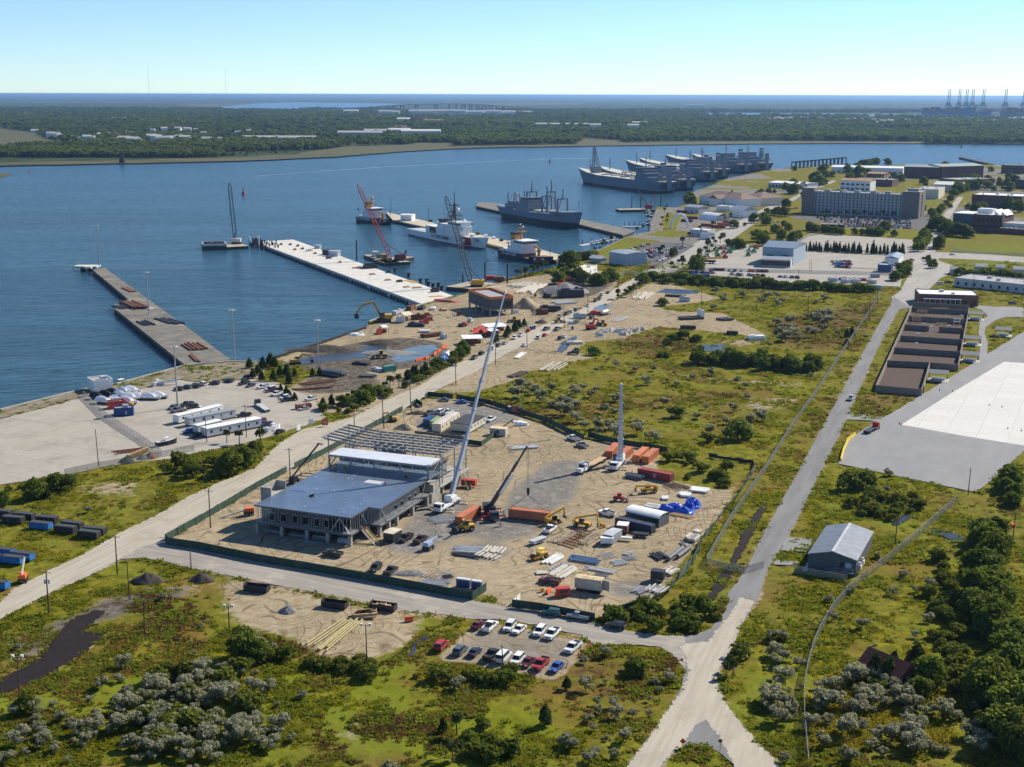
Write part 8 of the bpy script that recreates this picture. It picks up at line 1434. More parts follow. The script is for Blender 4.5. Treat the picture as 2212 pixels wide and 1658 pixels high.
for x,y,w,h,m,lb in((630,1550,9,4,Mds,'dark cabin on the pale pier'),(680,1562,8,4.4,Mlg,'grey cabin with pale roof on the pale pier'),(535,1495,5,3,Mlg,'pale tank at the far edge of the pale pier')):tag(MB().cb((0,0,0),(w,w*.55,h*.85)).cb((0,0,h*.85),(w*1.08,w*.62,h*.15)).cb((w*.3,-w*.28,.4),(1,.1,2)).bd('pier_cabin',m,None,False,G(('a1',x,y),.36),-.4),lb,'cabin')
for x,y,w,h,m,lb in((985,140,9,4,Mds,'black machine with white canopy on the inner pale pier'),(895,140,4,1.6,Mwd,'timber heap on the inner pale pier'),(850,140,3,1,Mwd,'small timber heap on the inner pale pier'),(1140,245,4,1.2,Mwd,'timber mat on the inner pale pier'),(1240,258,4,1.6,Mds,'dark pump on the inner pale pier'),(1300,305,4,1,Mwd,'pallets near the root of the pale pier'),(1390,310,6,1,M_tan,'tan boards near the root of the pale pier'),(1545,345,5,3,Mds,'dark tool crate at the root of the pale pier'),(1005,195,4,1.2,Mwd,'low timber stack at the far edge of the pale pier'),(1140,180,3,1.8,Mds,'green drum at the far edge of the pale pier')):tag(MB().cb((0,0,0),(w,w*.6,h*.7),.2).cb((.1,.1,h*.7),(w*.7,w*.4,h*.3),.4).bd('pier_goods',m,None,False,G(('b1',x,y),.36),.3),lb,'goods')
for x,y,lb in((1240,1237,'white hut on the cutter pier'),):t,L,A,r=Bg('pier_hut',lb,('a1',1250,1258),('a1',1345,1260),14,6,Mwh,Mwr,'gable',(2,1),(1,1),.8)
for x,y in((1165,1200),(1490,1275)):
 g=G(('a1',x,y));t=Th('pier_lamp','lamp post standing on the cutter pier','lamp',g,0,'lamp posts on the cutter pier');MB().tube((0,0,0),(0,0,17),.25,6,.15).bd('pole',Mds,t);MB().bar((-2.5,0,17),(2.5,0,17),.4,.4).bd('lamp_arm',Mlg,t)
for i in range(11):
 f=i/10;g=G((930+f*170,480+f*47));tag(MB().tube((-1.4,0,1.3),(1.4,0,1.3),1.3,9).cb((0,0,0),(2,2.4,.5)).bd('fender_roll',Mwh if i%3 else Mbk,None,False,g,R(25)),'round white fender roll along the edge of the cutter pier' if i%3 else 'round black fender roll along the edge of the cutter pier','fender','fender rolls on the cutter pier')
for x0,y0,x1,y1,c,lb in((1810,1275,1935,1285,CR,'red container at the right of the dock compound, upper'),(1775,1295,1885,1300,(.50,.14,.1),'bright red container in the middle of the dock compound'),(1725,1315,1840,1318,CR,'red container at the front of the dock compound'),(1468,1262,1552,1268,(.2,.04,.05),'dark red container by the white sheds'),(1510,1238,1600,1242,(.2,.05,.05),'dark red container behind the white tent'),(1420,1180,1500,1190,(.3,.05,.05),'red container at the quay edge of the dock compound'),(1660,1302,1710,1306,CR,'short red container alone in the dock compound')):
 Cn(lb,('a2',x0,y0),('a2',x1,y1),c,12.19,0,False,'containers in the dock compound')
t=Th('arch_tent','white barrel roofed tent in the dock compound','tent',G(('a2',1615,1240)),ang(G(('a2',1615,1240)),G(('a2',1700,1250))));q=MB()
for i in range(8):
 a0,a1=math.pi*i/8,math.pi*(i+1)/8;q.add([(0,9-9*math.cos(a0),9*math.sin(a0)*.75),(26,9-9*math.cos(a0),9*math.sin(a0)*.75),(26,9-9*math.cos(a1),9*math.sin(a1)*.75),(0,9-9*math.cos(a1),9*math.sin(a1)*.75)],[(0,1,2,3)])
q.bd('fabric_roof',Mwa,t);MB().yprism([(26.05,0),(26.05,5),(26.1,5),(26.1,0)],1,17).bd('end_panel',Mcr,t)
g=G(('a2',1447,1318));q=MB();P=[Vector((-8.5*math.cos(math.pi*i/12),0,13*math.sin(math.pi*i/12)))for i in range(13)]
for a,b in zip(P[:-1],P[1:]):q.tube(a,b,1.2,8)
tag(q.bd('inflatable_arch',Mwa,None,False,g,R(10)),'tall white inflatable arch near the dock lawn','arch')
def row(n,a,b,rz,lab,grp,kinds=('sedan','suv','suv','pickup'),cols=('white','white','silver','grey','black','slate','navy','red','maroon'),fill=.9):
 A,B=G(a),G(b)
 for i in range(n):
  if random.random()>fill:continue
  c=random.choice(cols);p=A.lerp(B,(i+.5)/n);k=random.choice(kinds);Pl(k,p,rz+random.choice((0,math.pi))+random.gauss(0,.04),c,'%s %s %s'%({'maroon':'dark red','slate':'grey','navy':'dark blue'}.get(c,c),{'sedan':'car','suv':'SUV','pickup':'pickup','van':'van'}[k],lab),grp,.03,True)
for x0,y0,x1,y1,n in((945,1545,1090,1490,7),(1090,1490,1190,1462,5),(1010,1568,1260,1492,12),(1060,1582,1240,1522,8),(1140,1592,1390,1498,11),(1220,1620,1395,1550,7),(1440,1500,1500,1485,2)):row(n,('a2',x0,y0),('a2',x1,y1),R(150),'in the packed lot beside the marina lawn','cars in the marina lot')
for y in(1230,1246,1264,1284,1302):row(27,('a3',415+(y-1230)*2,y),('a3',1240,y+22),R(80),'in the packed lot in front of the long grey barracks','cars in the barracks lot')
for x0,y0,x1,y1,n in((1560,150,1830,160,11),(1585,175,1760,185,7),(1520,180,1760,195,5),(1870,165,2212,172,10),(1890,195,1990,205,4),(2040,205,2180,212,6)):row(n,('b2',x0,y0),('b2',x1,y1),R(100),'in the open lot behind the dark hedge','cars in the hedge lot',fill=.75)
for x0,y0,x1,y1,n in((540,85,720,90,5),(560,105,720,112,6),(580,130,720,138,5),(80,215,280,228,4),(520,235,900,250,9)):row(n,('b3',x0,y0),('b3',x1,y1),R(100),'in the equipment yard by the blue hangar','cars in the equipment yard',cols=('red','blue','navy','white','silver','maroon'),fill=.9)
for x0,y0,x1,y1,n in((0,1265,180,1275,5),(20,1325,170,1332,4),(1290,1215,1330,1200,3),(180,1160,260,1150,3)):row(n,('a3',x0,y0),('a3',x1,y1),R(70),'scattered in the lot left of the barracks','cars left of the barracks')
for x,y,k,c,lb in((1355,1588,'suv','maroon','dark red SUV at the far road corner'),(1240,1600,'sedan','grey','dark car on the verge at the far road'),(1590,1552,'sedan','silver','silver car on the far lawn road')):Pl(k,G(('a3',x,y)),0,c,lb,None,.03,True)
for x,y,k,c,lb in((1490,278,'suv','white','white SUV parked above the porch building'),(1560,270,'pickup','black','black pickup parked above the porch building'),(2110,450,'suv','slate','grey SUV on the road behind the shade shelters'),(1315,440,'suv','navy','dark SUV at the porch building end')):Pl(k,G(('b3',x,y)),.2,c,lb,None,.03,True)
for x0,x1,y,c,lb in((345,520,298,(.03,.05,.08),'dark blue long trailer in front of the hedge'),(515,612,302,(.62,.64,.65),'white trailer in front of the hedge'),(860,990,215,(.36,.40,.42),'grey container at the end of the equipment yard'),(650,690,262,(.7,.7,.7),'small white box trailer in the equipment lot, left'),(725,790,262,(.7,.7,.65),'small white box trailer in the equipment lot, right'),(545,585,250,(.65,.68,.66),'white box with green base in the equipment lot'),(855,935,270,(.6,.57,.5),'cream box trailer in the equipment lot'),(920,965,315,(.55,.62,.66),'pale blue tank box at the hedge end')):Cn(lb,('b3',x0,y),('b3',x1,y+3),c,6.1,0,False,'trailers in the equipment lot')
Cn('bright blue long trailer at the hedge lot',('b2',1548,215),('b2',1710,222),(.02,.13,.45),12.19,0,False,'trailers in the equipment lot')
for i,(x,y,c)in enumerate(((1760,1510,(.05,.3,.08)),(1800,1505,(.55,.06,.05)),(1850,1500,(.7,.7,.7)),(1900,1512,(.05,.3,.08)),(1770,1540,(.55,.06,.05)),(1830,1545,(.5,.05,.05)),(2050,1520,(.55,.06,.05)),(2090,1535,(.04,.28,.08)),(2040,1560,(.55,.05,.05)),(2110,1500,(.55,.05,.05)),(1690,1575,(.6,.35,.03)),(1880,1535,(.1,.2,.5)),(1780,1570,(.05,.1,.3)),(1840,1580,(.05,.1,.3)))):
 t=Th('farm_machine','brightly coloured lift or tractor parked in the equipment yard','machine',G(('a2',x,y)),random.random()*3,'machines in the equipment yard');m=pm('machine_paint_%d'%(i%4),c,.5);MB().box(-2.2,2.2,-1.1,1.1,.8,2.0).bar((-1.5,0,2),(3,0,4.0),.7,.7).bd('body',m,t);MB().box(-1,.6,-.9,.9,2.0,3.2).bd('cab',Mgl,t);Wh(t,[-1.4,1.4],1.1,.7)
t=Th('mobile_crane','yellow truck crane with lowered boom in the equipment yard','crane',G(('b2',1690,95)),R(-10));MB().box(-7,6,-1.3,1.3,1,2.4).bd('chassis',Mds,t);MB().bar((-4,0,3.5),(11,0,4.4),1.2,1.3).bd('boom',Mye,t);MB().box(-5,-1,-1.2,1.2,2.41,4.2).bd('turntable',Mye,t);Wh(t,[-5,-3,2,4],1.2,.65)
# ---- far shore: bridge, port, houses
YB=8700.0
deck=[(556,248.5),(640,243.5),(743,236),(800,231.5),(865.6,227.6),(920,225.6),(978,225),(1040,226.8),(1106,231),(1160,234),(1203.5,236)]
t=Th('highway_bridge','long pale highway bridge on tall piers across the far river','bridge',(0,YB,0));o=Vector((0,YB,0));P=[RAY(p,YB)-o for p in deck];q=MB()
for a,b in zip(P[:-1],P[1:]):q.bar(a-Vector((2,0,0)),b+Vector((2,0,0)),26,4.5)
q.bd('deck',pm('far_concrete',(.50,.47,.42),.9),t);MP=pm('far_pier_concrete',(.34,.32,.29),.9)
for x in(780,850,915,935,985,1005,1050,1075,1120,1140,1185,1205,1250,1275,1380,1400,1545,1565,1670,1730,1785,1805,1845,1865,1905,1925,1960,1985,2020,2040,2080,2130,2180):
 px=553+x/4
 for a,b in zip(deck[:-1],deck[1:]):
  if a[0]<=px<=b[0]:y=a[1]+(b[1]-a[1])*(px-a[0])/(b[0]-a[0])
 z=RAY((px,y),YB);MB().box(z.x-4.5,z.x+4.5,-7,7,-3,z.z-2.2).bd('bridge_pier',MP,t)
for i,x in enumerate((930,1090,1180,1230,1330,1415,1640,1660,1700,1750,1760,2060,2090,1320,1430)):
 px=553+x/4;y=[a[1]+(b[1]-a[1])*(px-a[0])/(b[0]-a[0])for a,b in zip(deck[:-1],deck[1:])if a[0]<=px<=b[0]][0];z=RAY((px,y),YB)+Vector((0,0,2.3));tag(MB().box(-7,7,-1.3,1.3,.6,4).box(7,9.5,-1.2,1.2,.5,3).box(-7,9,-1.2,1.2,0,.5).bd('lorry',Mwh if i!=13 else Mre,None,False,z),'white lorry crossing the far highway bridge' if i!=13 else 'red lorry crossing the far highway bridge','lorry','lorries on the far bridge')
def steeple(p,top):
 g=G(p);h=RAY((p[0],top),g.y).z;t=Th('church','far dark church with a tall pointed steeple above the trees','church',g);MB().box(-12,12,-10,10,0,h*.38).bd('tower',Mdb,t);MB().tube((0,0,h*.38),(0,0,h),9,8,.5).bd('steeple',M_dgw,t);MB().box(12,60,-14,14,0,20).bd('nave',M_brick,t);MB().xprism([(-15,20),(0,36),(15,20)],12,60).bd('roof',M_brroof,t)
steeple((890.5,268),241)
Mfa=pm('far_white',(.66,.65,.62),.7,0,.1,.02);M_farg=pm('far_grey_roof',(.40,.40,.40),.8)
HM={}
def house(x,y,t_,w=16,d=11,h=7,roof=None,label='white house among the trees across the river',grp='houses across the river'):
 h*=1.15;w*=.8;rf=roof or M_farg;p=G((t_,x,y));rz=random.uniform(-.4,.4);t=Th('house',label,'house',p,rz,grp)
 k=(w,d,h,rf.name)
 if k not in HM:a=MB().box(-w/2,w/2,-d/2,d/2,-1,h).bd('wall',Mfa,t);b=MB().xprism([(-d/2-.6,h),(d/2+.6,h),(0,h+4)],-w/2-.6,w/2+.6).bd('roof',rf,t);HM[k]=(a.data,b.data)
 else:
  for n,m in zip(('wall','roof'),HM[k]):o=bpy.data.objects.new(n,m);COL.objects.link(o);o.parent=t
 return t
for x,y,w,h in((440,540,26,12),(480,545,30,12),(520,548,20,9),(715,600,20,14),(755,600,24,18),(795,585,20,14),(640,560,14,8),(870,528,24,7),(970,530,30,8),(1010,545,20,8),(1120,530,26,10),(1080,590,40,14),(1150,600,36,14),(1190,605,24,12),(1310,570,30,14),(1350,585,34,16),(1390,590,30,14),(1440,600,34,16),(1250,540,20,8),(1320,500,18,10),(1420,500,24,14),(1540,490,26,12),(1620,495,30,12),(1690,490,18,8),(1480,560,30,8),(1550,560,30,10),(1600,575,34,12),(1670,585,24,10),(1790,590,30,12),(1810,595,26,12),(1930,575,30,8),(2055,520,20,10),(2150,500,20,8),(1760,520,20,8),(300,490,30,5)):house(x,y,'a0',w,w*.6,h)
for x,y,w,h,lb in((1030,395,60,16,'white flat block beyond the meadow across the river'),(950,385,80,8,'long white shed beyond the meadow across the river'),(790,355,80,10,'small pale block far beyond the woods'),(850,380,60,8,'small white block beside the long shed'),(1620,378,100,6,'very long white roofed shed among the far trees'),(1735,352,70,8,'short white roofed shed among the far trees'),(930,290,120,14,'pale building group at the far left horizon'),(2100,318,70,14,'white building by the far river bend'),(200,425,180,5,'long pale causeway wall at the left marsh'),(1410,305,70,14,'pale building near the far left woods')):
 p=G(('a0',x,y));t=Th('far_building',lb,'building',p);MB().box(-w/2,w/2,-12,12,-1,h).bd('wall',Mfa,t);MB().box(-w/2-1,w/2+1,-13,13,h+.01,h+1.5).bd('roof',Mfa,t)
for x,y,w,h,lb,rf in((900,530,130,13,'long low teal building with pale roof in the riverside woods',M_farg),(1060,505,90,11,'long pale roofed building behind the teal one',M_farg),(1240,500,70,12,'white peaked building at the end of the long roofs',Mfa),(1425,515,120,13,'pale roofed building right of the white peaked one',Mfa),(1050,375,80,16,'red roofed building near the far bridge',M_rtile),(820,340,90,26,'white hotel block at the left of the far bridge',Mfa),(1530,425,80,18,'pale hipped roof building right of the steeple',M_brroof),(200,560,200,8,'long grey shed in the riverside woods',M_farg),(1290,410,70,18,'pale school building left of the steeple',Mfa),(1250,465,40,10,'dark red roofed shop in the woods',M_rtile)):
 p=G(('a1',x,y));t=Th('far_building',lb,'building',p);MB().box(-w/2,w/2,-14,14,-1,h).bd('wall',pm('teal_wall',(.30,.42,.42),.7)if 'teal' in lb else Mfa,t);MB().xprism([(-15,h),(15,h),(0,h+5)],-w/2-1,w/2+1).bd('roof',rf,t)
for i,x in enumerate((1420,1460,1500,1540,1580,1620,1650,1700,1740,1840,1880,1920,2040,2080,2140,2190,1380,1180,1120)):
 p=G(('a1',x,356));w,h=random.uniform(60,110),random.uniform(22,34);t=Th('waterfront_block','white waterfront apartment block below the far bridge','building',p,0,'waterfront blocks below the bridge');MB().box(-w/2,w/2,-15,15,-1,h).bd('wall',Mfa,t);MB().xprism([(-16,h),(16,h),(0,h+8)],-w/2,w/2).bd('roof',M_farg,t)
for x,y,w,h,lb in((1660,388,230,10,'long white roofed complex in the woods across the river'),(350,450,280,14,'long grey roofed complex in the woods across the river'),(1045,472,40,18,'pair of pale towers in the woods across the river'),(720,462,40,16,'pale block in the woods left of the pair'),(1100,440,60,16,'pale block above the pair of pale towers'),(80,340,140,20,'white apartment group at the right of the far bridge'),(1580,275,200,24,'pale houses on the far horizon bank')):
 p=G(('a2',x,y));t=Th('far_building',lb,'building',p);MB().box(-w/2,w/2,-14,14,-1,h).bd('wall',Mfa,t);MB().xprism([(-15,h),(15,h),(0,h+4)],-w/2-1,w/2+1).bd('roof',M_farg,t)
for i in range(105):
 x=random.uniform(0,2230);y=random.uniform(372,425)+(x/2212)*6
 if x<900 and y>405:y-=25
 house(x,y,'a3',random.choice((18,24,34)),14,random.choice((9,12)),random.choice((M_farg,M_farg,Mfa,M_brroof)),'suburban house on the wooded point across the river','houses on the wooded point')
def quay_crane(x,n):
 p=G(('a3',x,338));t=Th('quay_crane','tall grey ship to shore crane with raised boom at the far port','crane',p,0,'ship to shore cranes at the far port');s=1.0;q=MB()
 top=RAY(('a3',x,232),p.y).z;tip=RAY(('a3',x,120),p.y).z
 for dx in(-14,14):
  for dy in(-14,14):q.bar((dx,dy,0),(dx*.8,dy*.9,top*.72),4.2,4.2)
 q.box(-18,18,-3,3,top*.42,top*.46);q.box(-22,22,-8,8,top*.70,top*.80);q.box(-14,14,-6,6,top*.80,top);q.bd('portal',pm('port_grey',(.30,.33,.38),.6),t)
 q=MB()
 for dx in(-6,6):q.bar((dx,0,top),(dx+3,0,tip),3.6,3.6)
 for f in(.2,.45,.7,1):q.box(-6,9,-2,2,top+(tip-top)*f-2,top+(tip-top)*f);
 q.bd('boom',pm('port_grey',(.30,.33,.38),.6),t)
for n,x in enumerate((1553,1643,1705,1757,1850,2042,2200)):quay_crane(x,n)
for x0,x1,y,c,lb in((1330,1940,347,(.03,.10,.30),'long blue container ship at the far port'),(2010,2300,352,(.05,.09,.16),'dark container ship at the right edge of the far port')):
 A,B=G(('a3',x0,y)),G(('a3',x1,y));L=(B-A).length;t=Th('container_ship',lb,'ship',A,ang(A,B));m=pm('ship_hull_%d'%x0,c,.5);q=MB();q.prism([(0,8),(12,0),(L-30,0),(L,16),(L-30,32),(12,32)],-2,26);q.bd('hull',m,t)
 rr=random.Random(x0);CM=[pm('stack_%d'%i,c2,.7)for i,c2 in enumerate(((.30,.10,.06),(.12,.05,.04),(.05,.08,.16),(.32,.16,.08)))]
 for i in range(int(L/26)):
  if abs(i*26-L*.76)<20:continue
  MB().box(18+i*26,42+i*26,3,29,26,26+rr.choice((12,18,24,28))).bd('container_stack',rr.choice(CM),t)
 MB().box(L*.76,L*.76+16,2,30,26,70).bd('bridge_house',Mcr,t)
rr=random.Random(5)
for i in range(34):
 x=870+rr.random()*1330;y=322-rr.random()*20 if x<1330 else 312-rr.random()*14;p=G(('a3',x,y));w=rr.uniform(90,200);tag(MB().box(-w/2,w/2,-30,30,0,rr.uniform(8,14)).box(-w/2+8,w/4,-26,20,8,rr.uniform(14,22)).bd('container_yard',rr.choice(CM+[pm('stack_red',(.35,.12,.08),.7)]),None,False,p),'long rust red block of stacked containers at the far port','container stack','container stacks at the far port')
for px,top,base in((323,146,206),(489,148,206),(683,195,205)):
 p=G((px,216));h=RAY((px,top),p.y).z;t=Th('radio_mast','thin red and white radio mast on the far horizon','mast',p,0,'radio masts on the horizon');MB().tube((0,0,0),(0,0,h),2.2,4,1.4).bd('mast',pm('far_mast',(.5,.45,.45),.7),t);MB().tube((0,0,h),(0,0,h+20),1.5,4,.5).bd('antenna',Mlg,t)
for p,h,lb in((('a0',1058,762),24,'dark channel marker piles at the far shore'),(('a0',2103,1030),9,'red channel buoy beyond the blue crane'),(('a0',252,838),5,'small red buoy far out on the river, left'),(('a2',325,752),8,'red channel buoy left of the big grey ships'),(('a3',1670,625),8,'dark buoy far out beyond the brick building')):t=Th('buoy',lb,'buoy',GW(p));MB().tube((0,0,-.5),(0,0,h*.4),h*.28,8,h*.2).bd('float',Mre if 'red' in lb else Mti,t);MB().tube((0,0,h*.4),(0,0,h),h*.1,5,h*.05).bd('beacon',Mre if 'red' in lb else Mti,t)
t=Th('timber_trestle','row of dark timber trestles at the far shore beyond the barracks','pier',G(('a3',215,800)))
o=G(('a3',215,800))
for i,(x,y)in enumerate([(225+i*33,805-i*3.2)for i in range(14)]):p=G(('a3',x,y))-o;q=MB();q.box(p.x-5,p.x+5,p.y-1,p.y+1,10,12);q.box(p.x-5,p.x-3.6,p.y-.7,p.y+.7,-3,10);q.box(p.x+3.6,p.x+5,p.y-.7,p.y+.7,-3,10);q.bd('trestle',Mti,t)
# ---------------------------------------------------------------- vegetation
def leafm(name,c1,c2,tr=.35,v=.35):
 k=NT(name);n=k.noise(k.coord('Pos'),.9,3,.7);r=k.n('ShaderNodeObjectInfo').outputs['Random']
 c=k.mix(k.ramp(n,.32,.68),(*c1,1),(*c2,1));c=k.mix(k.math('MULTIPLY',r,v),c,tuple(x*.5 for x in c1)+(1,))
 k.base(c,.85,0,.03);t=k.n('ShaderNodeBsdfTranslucent',{0:c});m=k.n('ShaderNodeMixShader',{0:tr});k.t.links.new(k.b.outputs[0],m.inputs[1]);k.t.links.new(t.outputs[0],m.inputs[2]);k.t.links.new(m.outputs[0],k.out.inputs[0]);return k.m
L_oak=leafm('oak_leaves',(.08,.12,.017),(.22,.255,.04),.5);L_ced=leafm('cedar_leaves',(.03,.055,.015),(.085,.115,.028),.35);L_pal=leafm('palm_fronds',(.04,.06,.015),(.12,.14,.04));L_bush=leafm('bush_leaves',(.10,.13,.018),(.23,.245,.04),.5);L_grs=leafm('groundsel_leaves',(.15,.17,.065),(.25,.26,.11),.5,.2);L_plume=leafm('pale_plumes',(.34,.335,.215),(.48,.465,.33),.55,.15)
L_gr=[leafm('yellow_green_grass',(.215,.21,.013),(.36,.32,.02),.6,.15),leafm('ochre_grass',(.21,.145,.03),(.33,.24,.055),.55,.15),leafm('weed_green',(.13,.17,.016),(.26,.28,.03),.6,.2),leafm('rust_weed',(.11,.06,.028),(.19,.11,.05),.5,.15),leafm('goldenrod',(.34,.29,.02),(.48,.40,.04),.3)]
L_far=leafm('far_crowns',(.055,.10,.022),(.24,.28,.07),.5,.6);M_bark=pm('bark',(.10,.08,.06),.95,0,.3,2)
NR=np.random.default_rng(11)
def cards(mb,c,nrm,size,asp=1.0):
 n=len(c);d=nrm+NR.normal(0,.55,(n,3));d/=np.linalg.norm(d,axis=1)[:,None]+1e-9;a=np.cross(d,NR.normal(0,1,(n,3)));a/=np.linalg.norm(a,axis=1)[:,None]+1e-9;b=np.cross(d,a)
 s=(size*NR.uniform(.6,1.3,n))[:,None];o=len(mb.v)
 V=np.stack([c-a*s-b*s*asp*.6,c+a*s*.7-b*s*asp,c+a*s+b*s*asp*.5,c-a*s*.5+b*s*asp],1).reshape(-1,3)
 mb.v+=V.tolist();mb.f+=[[o+4*i,o+4*i+1,o+4*i+2,o+4*i+3]for i in range(n)];mb.mi+=[mb.cur]*n
def lobes(mb,ls,n,size,flat=.0,fl=None,ffrac=0):
 tot=sum(l[3]**2 for l in ls)
 for x,y,z,r,*q in ls:
  k=max(8,int(n*r*r/tot));d=NR.normal(0,1,(k,3));d/=np.linalg.norm(d,axis=1)[:,None];d[:,2]=np.where(d[:,2]<-.35,-d[:,2],d[:,2]);rr=r*NR.uniform(.62,1.05,k)[:,None];sq=np.array([1,1,q[0]if q else.8])
  c=np.array([x,y,z])+d*rr*sq
  if fl is not None:
   m=(d[:,2]>.15)&(NR.random(k)<ffrac);mb.m(1);cards(mb,c[m]*1.02,d[m],size*.8);mb.m(0);cards(mb,c[~m],d[~m],size)
  else:cards(mb,c,d,size)
def crown(kind,s=0):
 global NR;NR=np.random.default_rng(s+31);m=MB();u=NR.uniform
 if kind=='oak':
  ls=[(0,0,6,3)]+[(3.1*math.cos(a)*u(.7,1.1),3.1*math.sin(a)*u(.7,1.1),u(3.6,6.2),u(1.7,2.7))for a in np.arange(0,6.28,.62)]+[(u(-1.6,1.6),u(-1.6,1.6),u(6.8,8),u(1.3,2))for i in range(4)]+[(3.2*math.cos(a),3.2*math.sin(a),u(1.3,2.2),u(1.4,2.1))for a in np.arange(0,6.28,.9)];lobes(m,ls,1900,.40)
 elif kind=='bush':
  ls=[(0,0,1.3,1.2)]+[(1.2*math.cos(a)*u(.6,1.2),1.2*math.sin(a)*u(.6,1.2),u(.5,1.6),u(.6,1.0))for a in np.arange(0,6.28,.75)];lobes(m,ls,620,.22)
 elif kind=='groundsel':
  ls=[(u(-1.1,1.1),u(-1.1,1.1),u(.7,2.0),u(.45,.85),.75)for i in range(11)];lobes(m,ls,900,.15,0,1,.75)
 elif kind=='cedar':
  ls=[(u(-.25,.25)*1,u(-.25,.25),.8+3.9*f,max(.4,1.8*(1-f)**.5*u(.8,1.15)),.9)for f in np.linspace(0,1,9)]+[(1.0*math.cos(a),1.0*math.sin(a),u(.9,2.6),u(.5,.8))for a in np.arange(0,6.28,1.0)];lobes(m,ls,900,.22)
 elif kind=='cypress':
  ls=[(0,0,.5+6*f,1.15*(1-f)**.6+.12,1.1)for f in np.linspace(0,1,8)];lobes(m,ls,420,.3)
 elif kind=='palm':
  for i in range(34):
   a=u(0,6.28);e=u(-.5,1.1);L=u(1.3,1.8);d=np.array([math.cos(a)*math.cos(e),math.sin(a)*math.cos(e),math.sin(e)]);b=np.array([0,0,5.0])
   tip=b+d*L+np.array([0,0,-.5*L*max(.0,.6-e*.3)]);side=np.cross(d,[0,0,1]);side/=np.linalg.norm(side)+1e-6;mid=b+d*L*.6;o=len(m.v)
   for w in(-.55,-.2,.2,.55):m.v+=[b.tolist(),(mid+side*w*.8).tolist(),(tip+side*w*1.3+np.array([0,0,-abs(w)*.5])).tolist()]
   m.f+=[[o+3*j,o+3*j+1,o+3*j+2]for j in range(4)];m.mi+=[0]*4
   m.f+=[[o,o+1,o+4],[o+1,o+2,o+5,o+4],[o+6,o+7,o+10],[o+7,o+8,o+11,o+10]];m.mi+=[0]*4
 return m
TREE={}
SPEC={'oak':('broad_tree',[L_oak],'tree',.28,4.5),'bush':('green_bush',[L_bush],'bush',.07,1.2),'groundsel':('groundsel_shrub',[L_grs,L_plume],'shrub',.06,1.4),'cedar':('cedar_tree',[L_ced],'tree',.14,4),'cypress':('cypress_tree',[L_ced],'tree',.1,3),'palm':('palm_tree',[L_pal],'palm',.17,5.0),'dark':('dark_bush',[L_oak],'bush',.1,1.4)}
def plant(kind,p,s,label,group=None,sz=None):
 v=random.randrange(3);key=(kind,v);nm,lm,cat,tr,th=SPEC[kind]
 q=Vector((p[0],p[1],-.12));sc=(s*random.uniform(.9,1.1),s*random.uniform(.9,1.1),(sz or s)*random.uniform(.9,1.1));rz=random.random()*6.28
 if key not in TREE:
  t=Th(nm,label,cat,q,rz,group);crown('bush' if kind=='dark' else kind,v+len(kind)).bd('crown',lm,t);b=MB().tube((0,0,-.1),(.1*th/4,0,th),tr*1.3,7,tr*.7)
  if kind in('oak','bush','dark','groundsel'):
   for a in range(5):b.tube((0,0,th*.5),(th*.42*math.cos(a*1.26),th*.42*math.sin(a*1.26),th*.95),tr*.6,5,tr*.25)
  b.bd('trunk',M_bark,t);t.scale=sc;TREE[key]=freeze(t);return t
 o=copy_tree(TREE[key],q,rz,label,group,scale=sc)
 if not group and 'group' in o:del o['group']
 return o
def PL(t,kind,lst,label,group=None):
 for x,y,s,*l in lst:plant(kind,G((t,x,y)),s,l[0]if l else label,None if l else group)
def line(t,kind,pts,n,s,label,group,jit=1.5):
 ps=GS(TS(t,*pts));Ls=[(b-a).length for a,b in zip(ps[:-1],ps[1:])];T_=sum(Ls)
 for i in range(n):
  d=T_*(i+random.random())/n
  for a,b,L in zip(ps[:-1],ps[1:],Ls):
   if d<=L:plant(kind,a.lerp(b,d/L)+Vector((random.gauss(0,jit),random.gauss(0,jit),0)),s*random.uniform(.7,1.25),label,group);break
   d-=L
def area(t,kind,poly,n,s,label,group,mind=1.5):
 ps=GS(TS(t,*poly))if t else GS(poly);x0,x1=min(p.x for p in ps),max(p.x for p in ps);y0,y1=min(p.y for p in ps),max(p.y for p in ps);got=[];tries=0
 while len(got)<n and tries<n*40:
  tries+=1;x,y=random.uniform(x0,x1),random.uniform(y0,y1)
  if inpoly(np.array([x]),np.array([y]),ps)[0]and all((x-a)**2+(y-b)**2>mind**2 for a,b in got):got.append((x,y));plant(kind,(x,y),s*random.uniform(.45,1.5),label,group)
line('c3','oak',(2160,420,2060,560,2120,700),7,.62,'dark tree in the belt at the corner of the apron','trees at the apron corner');line('c3','oak',(1850,900,1830,1000,1900,1130,1870,1280,1880,1420,1860,1560),13,.82,'tall dark tree in the belt along the right meadow','trees in the right belt');line('d3','oak',(1880,180,1850,350,1960,560,2020,760,2000,920,2080,1120,2050,1300,2120,1480,2150,1640),22,.85,'tall dark tree in the lower right belt','trees in the lower right belt',2.5)
line('d3','bush',(1500,200,1560,400,1560,620,1650,800,1700,1000,1800,1200,1850,1400),22,1.25,'green bush along the shady edge of the lower right belt','bushes at the belt edge',1.6);line('c3','bush',(1480,1100,1560,1250,1500,1400,1560,1620),9,1.2,'green bush at the meadow side of the right belt','bushes at the belt edge above')
PL('d3','cedar',((925,880,1.2,'dark cedar at the left of the red tiled hut'),(1035,930,1.2,'dark cedar in front of the red tiled hut'),(1090,745,.6,'small dark cedar behind the red tiled hut'),(1265,820,1.4,'dark cedar at the right back of the red tiled hut')),'');PL('d3','oak',((1380,960,.75,'green tree at the right of the red tiled hut'),(1310,1060,.55,'low green tree at the right front of the red tiled hut')),'');PL('d3','dark',((1190,1080,1.2,'dark bush below the red tiled hut'),(960,1000,1.3,'dark bush at the left front of the red tiled hut')),'')
